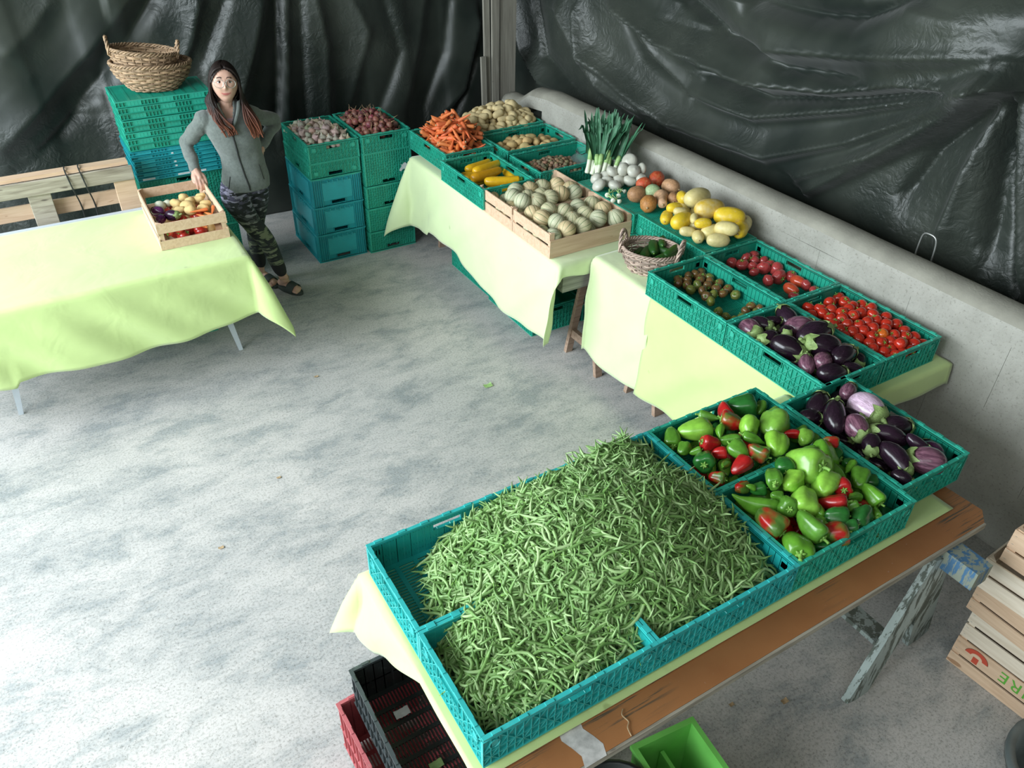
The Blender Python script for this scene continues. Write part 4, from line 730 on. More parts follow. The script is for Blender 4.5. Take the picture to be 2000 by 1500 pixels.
# middle table
TB = empty('trestle_table', (2.5, 0.7, 0)); tag(TB, 'middle trestle table carrying the tomatoes and squashes', 'table')
m_ = MB(); m_.box(-0.40, 0.44, -0.86, 0.86, .785, .812); m_.build('tabletop', M['grey_wood'], TB)
trestle('trestle', 2.12, 2.9, 1.10, .784, 'wooden trestle hidden behind the lime cloth of the middle table', 'trestle_wood', (2.2, 2.8), 0.14)
trestle('trestle', 2.12, 2.9, 0.10, .784, 'wooden trestle in the shade near the end of the middle table', 'trestle_wood', (2.2, 2.8), 0.14)
o = cloth('tablecloth', 2.10, 2.95, 0.99, 1.56, .813, lambda y: 0.64 + 0.03 * math.sin(y * 6), 0, 0.0, 0.03, 'cloth_pale', 5, 0.022, 0.007)
tag(o, 'lime cloth hanging straight below the cucumber basket', 'tablecloth')
o = cloth('tablecloth', 2.085, 2.945, -0.19, 1.02, .8135, lambda y: 0.62 - 0.03 * math.sin(y * 4), 0.01, 0.12, 0.0, 'cloth', 8, 0.022, 0.008)
tag(o, 'lime cloth under the tomato and eggplant crates of the middle table', 'tablecloth')
# front table: brown board on blue trestle
TB = empty('trestle_table', (1.05, -0.45, 0)); tag(TB, 'front trestle table with a scuffed brown painted top', 'table')
m_ = MB()
pts = [(-1.06, -.475), (1.06, -.475), (1.115, -.43), (1.075, 0.35), (-1.06, 0.35)]
m_.rings([[(x, y, .772) for x, y in pts], [(x, y, .8) for x, y in pts]]); o = m_.build('tabletop', M['board'], TB)
m_ = MB(); m_.box(-1.06, 1.06, -.484, -.4755, .774, .799); o = m_.build('edge_strip', M['old_wood'], TB); tag(o, 'worn grey edge strip')
m_ = MB(); m_.grid(9, 7, lambda a, b_: (-0.80 + .075 * a + .012 * math.sin(b_ * 9), -.484 + .20 * b_, .8006 )); o = m_.build('paint_patch', simple('paint_patch', (0.50, 0.48, 0.46), 0.6, 0.3, 30), TB); tag(o, 'bare white paint patch')
o = cloth('tablecloth', -0.012, 2.065, -0.822, 0.02, .8045, lambda y: 0.03 + .26 * min(1, max(0, (y + .45) / .35)), 0.0, 0.0, lambda x: 0.24 - .03 * math.sin(x * 4), 'cloth', 14, 0.025, 0.016)
tag(o, 'lime cloth on the front table, showing as a strip before the bean crates', 'tablecloth')
r = empty('trestle', (1.93, -0.5, 0)); tag(r, 'flaking blue and grey trestle under the right end of the brown board', 'trestle')
m_ = MB(); m_.box(-.045, .045, -.56, .45, .685, .770); o = m_.build('beam', M['flake_blue'], r); tag(o, 'beam with flaking blue paint')
for yy, s in ((-.42, -1), (-.38, 1), (.32, -1), (.36, 1)):
    m_ = MB(); m_.bar((s * .03, yy, .73), (s * .24 - .005, yy + .01 * s, 0.0), .030, .135, (s, 0, .3)); m_.build('leg', M['flake'], r)
m_ = MB(); m_.bar((-.17, -.40, .22), (.17, -.36, .22), .022, .09); m_.build('cross_brace', M['flake'], r)
m_ = MB(); m_.bar((-.15, .33, .22), (.15, .36, .22), .022, .09); m_.build('cross_brace', M['flake'], r)
m_ = MB(); m_.bar((-.12, -.40, .25), (-.12, .34, .25), .09, .022); m_.build('stretcher', M['flake'], r)
trestle('trestle', 0.0, 2.05, 0.02, 0.0, 'x', 'flake', (), 0) if False else None
r = empty('trestle', (0.35, -0.4, 0)); tag(r, 'trestle in the shade under the bean end of the front table', 'trestle')
m_ = MB(); m_.box(-.045, .045, -.40, .45, .685, .770); m_.build('beam', M['grey_wood'], r)
for yy, s in ((-.34, 1), (.34, -1), (.36, 1), (-.3, -1)):
    m_ = MB(); m_.bar((s * .03, yy, .73), (s * .2, yy, 0.0), .028, .09, (s, 0, .3)); m_.build('leg', M['grey_wood'], r)
# small things dropped on floor and board
for i, (x, y, s, mt, lb, z0) in enumerate(((1.42, -.80, .02, 'dry', 'brown dead leaf on the floor left of the blue trestle leg', 0), (1.22, -.70, .014, 'dry', 'tiny brown leaf crumb on the floor below the board middle', 0),
        (-0.35, 1.2, .016, 'dry', 'tiny brown leaf on the open floor left of the bean table', 0), (0.05, 1.55, .014, 'dry', 'tiny brown leaf in the middle of the open floor', 0), (0.55, 2.35, .016, 'dry', 'small brown leaf under the hanging cloth corner', 0), (1.45, 1.72, .035, 'leek_pale', 'thin green leaf strip lying on the open floor', 0))):
    o = scrap(x, y, 0.003, s).build('leaf_scrap', M[mt], smooth=True); tag(o, lb, 'leaf')
m_ = MB(); m_.tube(smooth_pts([(0.42, -.925, .803), (0.425, -.90, .806), (0.44, -.885, .804), (0.435, -.86, .806), (.45, -.845, .804)], 4), .0018, 5); o = m_.build('stalk_scrap', M['dry']); tag(o, 'curled dry stalk lying on the brown board', 'stalk')
# ---------------------------------------------------------------- pallet
P_ = empty('pallet', (-0.66, 3.72, 0), (math.radians(-4), 0, 0.0)); tag(P_, 'wooden pallet standing on edge behind the white table', 'pallet')
pb = [(-.62, .60, .955, 1.045, .0, 'old_wood'), (-.62, .60, .785, .88, .03, 'pine'), (-.62, .60, .33, .43, .03, 'pine')]
for x0, x1, z0, z1, y, mt in pb:
    m_ = MB(); m_.box(x0, x1, y - .075 if mt == 'old_wood' else y, (y - .053) if mt == 'old_wood' else y + .022, z0, z1); o = m_.build('deck_board', M[mt], P_); bv = o.modifiers.new('b', 'BEVEL'); bv.width = .003
m_ = MB(); m_.box(-.62, .585, -.05, .05, 1.048, 1.07); o = m_.build('top_board', M['pine'], P_)
for x0, x1 in ((-.58, -.46), (-.03, .10), (.47, .60)):
    m_ = MB(); m_.box(x0, x1, -.052, -.030, .26, .953); o = m_.build('stringer_board', M['pine' if x0 > .3 else 'old_wood'], P_); bv = o.modifiers.new('b', 'BEVEL'); bv.width = .003
for z0 in (.28, .80, .965):
    for x0 in (-.57, -.02, .48):
        m_ = MB(); m_.box(x0, x0 + .10, -.029, .028, z0, z0 + .075); m_.build('block', M['old_wood'], P_)
for x in (-.42, .22, .30):
    m_ = MB(); m_.tube(smooth_pts([(x, .05, 1.0), (x, .03, 1.075), (x - .005, -.05, 1.074), (x, -.08, 1.03), (x + .01, -.08, .95), (x + .03, .027, .8), (x + .02, .027, .62)], 4), .005, 4); m_.build('strap', M['strap'], P_)
# ---------------------------------------------------------------- wooden slatted crates
def slat(m_mat, r, x0, x1, y0, y1, z0, z1, name='slat'):
    m = MB(); m.box(x0, x1, y0, y1, z0, z1); return m.build(name, M[m_mat], r)
def wood_crate(x, y, z, L, W, h, turn, label, side=((0.0, .42), (.55, 1.0)), end=((0, .42), (.5, 1.0)), mat='pine', group=None, rx=0, ry=0, endh=1.0, t=.007, base=7):
    r = empty('wooden_crate', (x, y, z), (rx, ry, turn)); tag(r, label, 'crate', group)
    for sx in (-1, 1):
        for sy in (-1, 1):
            m = MB(); cx = sx * (L / 2 - t - .012); cy = sy * (W / 2 - t - .012)
            q = [(cx - sx * .014, cy + sy * .012), (cx + sx * .012, cy + sy * .012), (cx + sx * .012, cy - sy * .014)]
            if sx * sy > 0: q.reverse()
            hh = h * max(endh, 1.0) + .004
            m.rings([[(a, b_, 0.004) for a, b_ in q], [(a, b_, hh) for a, b_ in q]]); m.build('corner_post', M[mat], r)
    for sy in (-1, 1):
        for a, b_ in side: slat(mat, r, -L / 2, L / 2, sy * W / 2 - (t if sy > 0 else 0), sy * W / 2 + (t if sy < 0 else 0), h * a + .002, h * b_)
    for sx in (-1, 1):
        for a, b_ in end: slat(mat, r, sx * L / 2 - (t if sx > 0 else 0), sx * L / 2 + (t if sx < 0 else 0), -W / 2 + t + .0005, W / 2 - t - .0005, h * endh * a + .002, h * endh * b_)
    for i in range(base):
        yy = -W / 2 + t + .002 + i * (W - 2 * t) / base; slat(mat, r, -L / 2 + t, L / 2 - t, yy, yy + (W - 2 * t) / base - .008, 0.0, .005, 'base_slat')
    # staples
    m = MB()
    for sy in (-1, 1):
        for sx in (-1, 1):
            for k in range(4):
                xx = sx * (L / 2 - .014); zz = h * (.12 + .24 * k); m.box(xx - .004, xx + .004, sy * (W / 2 + .0004) - .0004, sy * (W / 2 + .0004) + .0004, zz, zz + .0012)
                yy = sy * (W / 2 - .018); m.box(sx * (L / 2 + .0004) - .0004, sx * (L / 2 + .0004) + .0004, yy - .004, yy + .004, zz, zz + .0012)
    m.build('staples', M['steel'], r)
    return r
# melon crates: low sides across, taller slatted ends
for y, lb in ((1.905, 'wooden crate of striped melons nearest the cucumber basket'), (2.335, 'wooden crate of striped melons behind the other melon crate, by the zucchini')):
    wood_crate(2.155, y - .0, .8015, .60, .425, .115, 0, lb, side=((0, 1),), end=((0, .47), (.55, 1.0)), group='wooden melon crates', endh=1.35)
wood_crate(0.11, 3.20, .8, .60, .40, .165, PI / 2 - .015, 'small wooden crate of mixed vegetables on the lime cloth under the hand', side=((0, .42), (.56, 1.0)), end=((0, .36), (.62, 1.0)), mat='pine')
# stack at the right edge
wc = [(2.40, -1.30, 0.0, .165, 0.06, 0, 'lowest wooden crate at the right edge, printed with a red mushroom and green letters', 'pine'),
      (2.405, -1.30, .168, .165, 0.055, 0, 'wooden crate second from the floor at the right edge', 'pine_white'),
      (2.365, -1.29, .337, .155, 0.0, 0, 'wooden crate third from the floor, jutting out of the right stack', 'pine'),
      (2.345, -1.27, .500, .150, 0.06, 0, 'wooden crate fourth from the floor with wide pale slats, right stack', 'pine_white'),
      (2.36, -1.31, .655, .165, 0.02, 0, 'topmost wooden crate of the stack at the right edge', 'pine')]
for x, y, z, h, a, _, lb, mt in wc:
    r = wood_crate(x, y, z, .60, .40, h, PI / 2 + a, lb, side=((0, .46), (.54, 1.0)) if mt == 'pine_white' else ((0, .40), (.46, 1.0)), mat=mt, group='wooden crates stacked at the right edge')
    if z == 0.0: wcb = r
# print: upside-down green lettering and red mushroom on the lowest crate (outer side faces -x = local +y side)
fc = bpy.data.curves.new('lettering', 'FONT'); fc.body = 'OURE'; fc.size = 0.078; fc.extrude = 0.0004; fc.space_character = 1.15
fo = bpy.data.objects.new('lettering', fc); COL.objects.link(fo); bpy.context.view_layer.update()
me = bpy.data.meshes.new_from_object(fo.evaluated_get(bpy.context.evaluated_depsgraph_get())); bpy.data.objects.remove(fo)
me.materials.clear(); me.materials.append(simple('print_green', (0.10, 0.36, 0.04), 0.7, 0.1))
o = link('lettering', me, wcb); o.rotation_euler = (-PI / 2, 0, 0); o.location = (-.115, .2008, .148)
M['print_red'] = simple('print_red', (0.52, 0.07, 0.035), 0.7, 0.1); M['print_dark'] = simple('print_dark', (0.10, 0.05, 0.03), 0.7, 0.1)
def fan(c, r0, r1, a0, a1, y, n=20):
    m = MB(); m.grid(n, 2, lambda a, b_: (c[0] + (r0 + (r1 - r0) * b_) * math.cos(a0 + (a1 - a0) * a), y, c[1] + 0.8 * (r0 + (r1 - r0) * b_) * math.sin(a0 + (a1 - a0) * a))); return m
E_ = (0.205, .118)
fan(E_, .024, .048, 0, PI, .2007).build('mushroom_print', M['print_red'], wcb)
m_ = MB(); m_.box(.193, .217, .2004, .2008, .085, .118); m_.build('mushroom_stem', M['print_red'], wcb)
fan(E_, .048, .050, 0, PI, .2009).build('mushroom_outline', M['print_dark'], wcb)
# ---------------------------------------------------------------- wicker baskets
def basket(x, y, z, rx, ry, h, label, mat, rot=(0, 0, 0), rows=12, stakes=26, bot=0.62, thick=.0052, handles=True, group=None, hd=0.0, hr=.07):
    r = empty('wicker_basket', (x, y, z), rot); tag(r, label, 'basket', group)
    def rad(t): return bot + (1 - bot) * math.sin(t * PI / 2) ** 0.9
    m = MB(); n = stakes * 4
    for k in range(rows):
        t = (k + .5) / rows; rd = random.Random(k * 7 + int(x * 100))
        for ph in (0, 1):
            pts = []
            for j in range(n + 1):
                a = 2 * PI * j / n; w = .0055 * math.cos(a * stakes / 2 + (k + ph) * PI) 
                zz = h * t + (ph - .5) * h / rows * .45 + .003 * math.sin(a * 3 + k) 
                q = rad(t); pts.append(((rx * q + w) * math.cos(a), (ry * q + w) * math.sin(a), zz))
            c0 = rd.randrange(n); pts = pts[c0:-1] + pts[:c0 + 1]
            for s_ in range(3):
                seg = pts[s_ * n // 3: (s_ + 1) * n // 3 + 2]; m.tube(seg, thick * rd.uniform(.75, 1.1), 5)
    m.build('weave', M[mat], r, True)
    m = MB()
    for j in range(stakes):
        a = 2 * PI * j / stakes; m.tube([((rx * rad(t)) * math.cos(a), (ry * rad(t)) * math.sin(a), h * t) for t in (0.0, .25, .5, .75, 1.0)], .004, 5)
    m.build('stakes', M[mat], r, True)
    m = MB()
    for q in range(3):
        pts = []
        for j in range(n + 1):
            a = 2 * PI * j / n; w = math.cos(a * stakes * .7 + q * 2 * PI / 3) * .008; u = math.sin(a * stakes * .7 + q * 2 * PI / 3) * .008; pts.append(((rx + w + .002) * math.cos(a), (ry + w + .002) * math.sin(a), h + u))
        m.tube(pts, thick * 1.05, 5, False)
    m.build('rim_braid', M[mat], r, True)
    m = MB()
    for k in range(12):
        q = (k + .5) / 12 * bot; pts = [(rx * q * math.cos(2 * PI * j / 24), ry * q * math.sin(2 * PI * j / 24), .004 + .002 * math.cos(j * PI + k * PI)) for j in range(25)]; m.tube(pts, .0085, 5, False)
    m.build('basket_base', M[mat], r, True)
    if handles:
        for s in (-1, 1):
            m = MB()
            for q in range(3):
                pts = []
                for j in range(25):
                    a = PI * j / 24; tw = j * .75 + q * 2 * PI / 3
                    pts.append((s * (rx * .985 + .012 * math.sin(a)) + .007 * math.cos(tw), hr * math.cos(a) * (1 + .1 * math.sin(tw)), h - .03 + (hr * 1.15 + .03) * math.sin(a) + .007 * math.sin(tw)))
                m.tube(pts, thick * 1.1, 5)
            m.build('handle', M[mat], r, True)
    return r
BK = (2.268, 1.28, .8175)
basket(*BK, .165, .135, .135, 'grey wicker basket of dark cucumbers beside the melon crate', 'wicker_grey', (0, 0, -.95), 9, 22, .66, .0052, hr=.065)
basket(0.245, 4.10, TOPZ + .002, .245, .175, .17, 'larger wicker basket lying on the folded crates, holding a smaller one', 'wicker', (0, 0.05, -.08), 12, 30, .55, .0058, handles=False)
basket(0.205, 4.10, TOPZ + .10, .205, .145, .15, 'smaller wicker basket with handles nested in the larger one', 'wicker', (0.0, 0.14, -.1), 10, 26, .6, .0055, hr=.055)
# ---------------------------------------------------------------- vegetables: prototypes (unit size)
PR = {}
def blob(prof, n, fn=None, axis='x', bend=0.0, nscale=2.0, namp=0.0, seed=0):
    m = MB(); m.lathe(prof, n, fn, axis)
    v2 = []
    for x, y, z in m.v:
        if namp:
            k = 1 + namp * noise.noise(Vector((x * nscale + seed, y * nscale, z * nscale + seed * 2)))
            if axis == 'x': y *= k; z *= k; x *= 1 + 0.3 * (k - 1)
            else: x *= k; y *= k; z *= 1 + 0.5 * (k - 1)
        if bend: z += bend * (x * x * 4 - .3) if axis == 'x' else 0
        v2.append((x, y, z))
    m.v = v2; return m
def ellprof(a, n, x0=-.5, x1=.5, power=1.0, endr=0.02):
    out = []
    for i in range(n):
        t = -1 + 2 * i / (n - 1); out.append(((x0 + x1) / 2 + (x1 - x0) / 2 * math.sin(t * PI / 2), max(endr * a, a * abs(math.cos(t * PI / 2)) ** power)))
    return out
def mesh_of(m, name, mat): return m.mesh(name, M[mat], True)
# pepper variants
def pepper_proto(k, wide, taper, lobes, seed, bent=0.0):
    prof = [(-.5, .02), (-.485, .10 * taper), (-.44, .20 * taper), (-.33, .32 * taper), (-.15, .42 * (taper + 1) / 2), (.05, .47), (.2, .5), (.32, .48), (.40, .40), (.425, .28), (.40, .16), (.385, .05)]
    prof = [(t, r * wide) for t, r in prof]
    def fn(t, a, r):
        d = max(0, min(1, (t + .5) * 3)); e = 1 + .30 * abs(math.cos(lobes * a / 2 + seed)) ** .8 - .21 + .05 * math.cos(2 * a + seed * 3)
        if t < -.38: e += .16 * math.cos(lobes * a + seed)
        return r * e
    b = blob(prof, 20, fn, 'x', bent, 2.2, .16, seed)
    s = MB(); s.tube(smooth_pts([(.37, 0, 0), (.43, .005, .01), (.50, .02, .03), (.57, .05, .04)], 2), [.10 * wide * 1.2, .075, .05, .042, .04, .04, .046], 8)
    for j in range(6):
        a = 2 * PI * j / 6; s.tube([(.39, 0, 0), (.415, .13 * wide * math.cos(a), .13 * wide * math.sin(a)), (.428, .2 * wide * math.cos(a), .2 * wide * math.sin(a))], [.05, .035, .01], 5)
    PR[k] = [('pepper', mesh_of(b, 'pepper', 'pepper')), ('stem', mesh_of(s, 'pepper_stem', 'stem'))]
pepper_proto('pepA', .80, 1.05, 3, 1); pepper_proto('pepB', .62, .85, 3, 2, .04); pepper_proto('pepC', .74, 1.1, 4, 5); pepper_proto('pepD', .46, .45, 3, 3, .10); pepper_proto('pepE', .95, 1.05, 4, 7)
# eggplants
def egg_proto(k, w, bend, seed):
    prof = [(-.5, .015), (-.49, .12), (-.45, .25), (-.36, .38), (-.22, .47), (-.05, .5), (.10, .46), (.24, .38), (.34, .31), (.40, .27), (.43, .12)]
    b = blob([(t, r * w) for t, r in prof], 22, None, 'x', bend, 1.6, .07, seed)
    s = MB(); n = 25; rr = []
    cap = [(.44, .10), (.43, .25), (.38, .325), (.30, .375)]
    for i, (t, r) in enumerate(cap): rr.append([(t, r * w * math.cos(2 * PI * j / n), r * w * math.sin(2 * PI * j / n) + bend * (t * t * 4 - .3)) for j in range(n)])
    tip = []
    for j in range(n):
        k_ = abs(((j % 5) / 5.0) - .4) * 2; t = .20 + .15 * min(1, k_ * 1.3); t += .03 * math.sin(j * 2.3 + seed); r = (.375 + (.30 - t) * .45) * 1.05
        tip.append((t, r * w * math.cos(2 * PI * j / n), r * w * math.sin(2 * PI * j / n) + bend * (t * t * 4 - .3)))
    rr.append(tip); s.rings(rr, False)
    s.tube(smooth_pts([(.42, 0, bend * .4), (.50, .01, bend * .5 + .01), (.58, .05, bend * .5 + .04)], 3), [.10 * w * 1.4, .08 * w, .065, .05, .045, .045, .05], 8)
    PR[k] = [('eggplant', mesh_of(b, 'eggplant', 'eggplant')), ('calyx', mesh_of(s, 'calyx', 'calyx'))]
egg_proto('eggA', .60, .02, 1); egg_proto('eggB', .72, .0, 4); egg_proto('eggC', .48, .08, 6)
# round tomatoes: unit diameter, axis z
def tom_proto(k, flat, lob, amp, mat, seed, axis='z', name='tomato'):
    prof = [(-.5 * flat, .02), (-.485 * flat, .16), (-.42 * flat, .30), (-.25 * flat, .44), (0, .5), (.22 * flat, .46), (.38 * flat, .34), (.44 * flat, .20), (.42 * flat, .10), (.38 * flat, .02)]
    b = blob(prof, 22, lambda t, a, r: r * (1 + amp * math.cos(lob * a + seed) * (.4 + .6 * min(1, abs(t) * 4 + .2))), 'z', 0, 2, .05, seed)
    s = MB()
    for j in range(5):
        a = 2 * PI * j / 5 + seed; c, d = math.cos(a), math.sin(a); s.tube([(0, 0, .40 * flat), (.08 * c, .08 * d, .455 * flat), (.16 * c, .16 * d, .455 * flat), (.21 * c, .21 * d, .47 * flat)], [.02, .024, .016, .005], 4)
    s.tube([(0, 0, .38 * flat), (.01, .02, .5 * flat), (.04, .05, .62 * flat)], [.035, .025, .03], 6)
    PR[k] = [(name, mesh_of(b, name, mat)), ('calyx', mesh_of(s, 'tomato_calyx', 'stem'))]
tom_proto('tomA', .92, 5, .015, 'tomato', 1); tom_proto('tomB', .80, 6, .05, 'striped', 2); tom_proto('tomC', .74, 7, .075, 'tomato', 3)
b = blob(ellprof(.32, 12, power=.8), 18, None, 'x', .04, 2, .10, 3); s = MB(); s.tube([(.44, 0, .02), (.50, .01, .03), (.55, .03, .05)], [.05, .03, .03], 6)
PR['tomL'] = [('tomato', mesh_of(b, 'long_tomato', 'tomato')), ('calyx', mesh_of(s, 'tomato_calyx', 'stem'))]
# melon
prof = [(.5 * math.sin(-PI / 2 + PI * i / 15) * .97, max(.008, .5 * math.cos(-PI / 2 + PI * i / 15))) for i in range(16)]
b = blob(prof, 60, lambda t, a, r: r * (1 - .028 * max(0, math.cos(10 * a)) ** 4 * min(1, r * 4)), 'z'); s = MB(); s.lathe([(.46, .06), (.485, .055), (.50, .04), (.50, .01)], 12)
PR['melon'] = [('melon', mesh_of(b, 'melon', 'melon')), ('stem_scar', mesh_of(s, 'stem_scar', 'dry'))]
# squashes and pumpkins
b = blob([(t, r) for t, r in ellprof(.31, 15, power=.72)], 22, lambda t, a, r: r * (1 + .015 * math.cos(6 * a)), 'x', 0, 1.5, .05, 2)
s = MB(); s.tube([(.47, 0, 0), (.50, 0, 0), (.54, .01, .015)], [.045, .032, .036], 7)
PR['squash'] = [('squash', mesh_of(b, 'squash', 'squash')), ('stem', mesh_of(s, 'squash_stem', 'dry'))]
b = blob(ellprof(.42, 13, power=.8), 24, lambda t, a, r: r * (1 + .03 * math.cos(8 * a)), 'x', 0, 2, .08, 5); s = MB(); s.tube([(.46, 0, 0), (.50, 0, 0), (.57, .02, .02)], [.07, .04, .045], 7)
PR['pumpkin'] = [('pumpkin', mesh_of(b, 'pumpkin', 'pumpkin')), ('stem', mesh_of(s, 'pumpkin_stem', 'dry'))]
b = blob([(-.5, .02), (-.48, .14), (-.40, .25), (-.25, .29), (-.08, .24), (.08, .18), (.25, .17), (.40, .165), (.46, .12), (.475, .02)], 20, None, 'x', 0, 2, .04, 5); s = MB(); s.tube([(.46, 0, 0), (.52, 0, 0)], [.05, .04], 7)
PR['butternut'] = [('butternut_squash', mesh_of(b, 'butternut', 'pumpkin')), ('stem', mesh_of(s, 'butternut_stem', 'dry'))]
# white onion: flattened bulb with a cut neck
b = blob([(-.36, .02), (-.35, .10), (-.30, .26), (-.16, .44), (0, .5), (.14, .46), (.25, .34), (.31, .18), (.34, .09), (.36, .06), (.36, .01)], 22, None, 'z', 0, 2, .05, 2); s = MB()
for j in range(9): s.tube([(0, 0, -.34), (.05 * math.cos(j * .7), .05 * math.sin(j * .7), -.40), (.09 * math.cos(j * .7 + .3), .09 * math.sin(j * .7), -.42)], [.012, .008, .004], 4)
PR['onion'] = [('white_onion', mesh_of(b, 'white_onion', 'white_onion')), ('roots', mesh_of(s, 'onion_roots', 'dry'))]
# spring onion / small fennel-like bulb with green stalks along +x
b = blob([(-.2, .03), (-.19, .2), (-.1, .38), (.1, .42), (.3, .30), (.5, .17), (.7, .13)], 14, None, 'x'); s = MB()
for j in range(6):
    a = j * 2.4; s.tube(smooth_pts([(.6, .03 * math.cos(a), .03 * math.sin(a)), (1.0, .12 * math.cos(a), .1 * math.sin(a)), (1.6, .45 * math.cos(a), .35 * math.sin(a) + .1), (2.0, .7 * math.cos(a), .5 * math.sin(a) + .05)], 2), [.09, .085, .08, .07, .06, .04, .02], 6)
PR['spring'] = [('spring_onion', mesh_of(b, 'spring_onion', 'white_onion')), ('stalks', mesh_of(s, 'spring_onion_stalks', 'leek_pale'))]
for k, w, bend, sd in (('potA', .34, .05, 1), ('potB', .42, .0, 5), ('potC', .30, .09, 9)):
    PR[k] = [('potato', mesh_of(blob(ellprof(w, 11, power=.75), 16, None, 'x', bend, 2.6, .17, sd), 'potato', 'potato'))]
PR['carrot'] = []
b = blob([(-.5, .006), (-.46, .022), (-.3, .048), (0, .075), (.25, .09), (.42, .098), (.475, .09), (.49, .06), (.485, .02)], 12, None, 'x', .01, 5, .12, 3); s = MB(); s.tube([(.47, 0, 0), (.50, .002, 0), (.525, .006, .004)], [.042, .034, .03], 7)
PR['carrot'] = [('carrot', mesh_of(b, 'carrot', 'carrot')), ('crown', mesh_of(s, 'carrot_crown', 'dry'))]
b = blob([(-.36, .05), (-.34, .22), (-.22, .42), (-.05, .5), (.10, .44), (.22, .28), (.34, .13), (.50, .075), (.66, .06), (.68, .01)], 20, lambda t, a, r: r * (1 + .07 * math.cos(7 * a) * max(0, 1 - abs(t + .05) * 2.2)), 'z', 0, 2, .05, 4)
s = MB()
for j in range(7): s.tube([(0, 0, -.33), (.09 * math.cos(j * .9), .09 * math.sin(j * .9), -.38)], [.05, .02], 4)
PR['garlic'] = [('garlic_bulb', mesh_of(b, 'garlic_bulb', 'garlic')), ('roots', mesh_of(s, 'garlic_roots', 'dry'))]
b = blob([(-.42, .03), (-.40, .14), (-.28, .36), (-.05, .46), (.12, .42), (.26, .28), (.38, .13), (.46, .06)], 18, None, 'z', 0, 2, .08, 4)
s = MB(); s.tube(smooth_pts([(0, 0, .42), (.05, .02, .62), (.18, .06, .85), (.22, .2, 1.05)], 3), [.055, .045, .04, .03, .03, .028, .02, .02, .015, .01], 5)
PR['shallot'] = [('shallot', mesh_of(b, 'shallot', 'shallot')), ('dry_tail', mesh_of(s, 'dry_tail', 'dry'))]
b = blob([(-.5, .02), (-.485, .06), (-.44, .10), (-.3, .125), (-.05, .12), (.2, .105), (.38, .085), (.42, .075), (.425, .01)], 14, lambda t, a, r: r * (1 + .025 * math.cos(6 * a)), 'x', .035, 3, .06, 4); s = MB(); s.tube([(.40, 0, .012), (.45, 0, .018), (.50, .0, .024)], [.062, .046, .052], 6)
PR['zucc'] = [('yellow_zucchini', mesh_of(b, 'yellow_zucchini', 'zucchini')), ('stem', mesh_of(s, 'zucchini_stem', 'stem'))]
b = blob([(-.5, .02), (-.48, .07), (-.40, .13), (-.2, .17), (.1, .175), (.3, .15), (.43, .10), (.49, .05), (.5, .01)], 14, lambda t, a, r: r * (1 + .03 * math.cos(5 * a)), 'x', .05, 6, .10, 4); s = MB(); s.tube([(.48, 0, .03), (.53, .01, .05)], [.03, .02], 5)
PR['cucu'] = [('cucumber', mesh_of(b, 'cucumber', 'cucumber')), ('stem', mesh_of(s, 'cucumber_stem', 'stem'))]
PR['walnut'] = [('walnut', mesh_of(blob(ellprof(.42, 9), 12, lambda t, a, r: r * (1 + .06 * math.cos(2 * a)), 'x', 0, 5, .12, 4), 'walnut', 'walnut'))]
PR['lump'] = [('green_melon', mesh_of(blob(ellprof(.40, 11), 16, None, 'x', 0, 2, .06, 4), 'green_melon', 'cucumber'))]
def place(k, loc, rot, size, label, cat, group, color, kids=True):
    parts = PR[k]
    o = link(parts[0][0], parts[0][1]); o.location = loc; o.rotation_euler = rot; o.scale = (size,) * 3 if not hasattr(size, '__len__') else size
    o.color = color; tag(o, label, cat, group)
    if kids:
        for n, me in parts[1:]:
            c = link(n, me, o); c.color = color
    return o
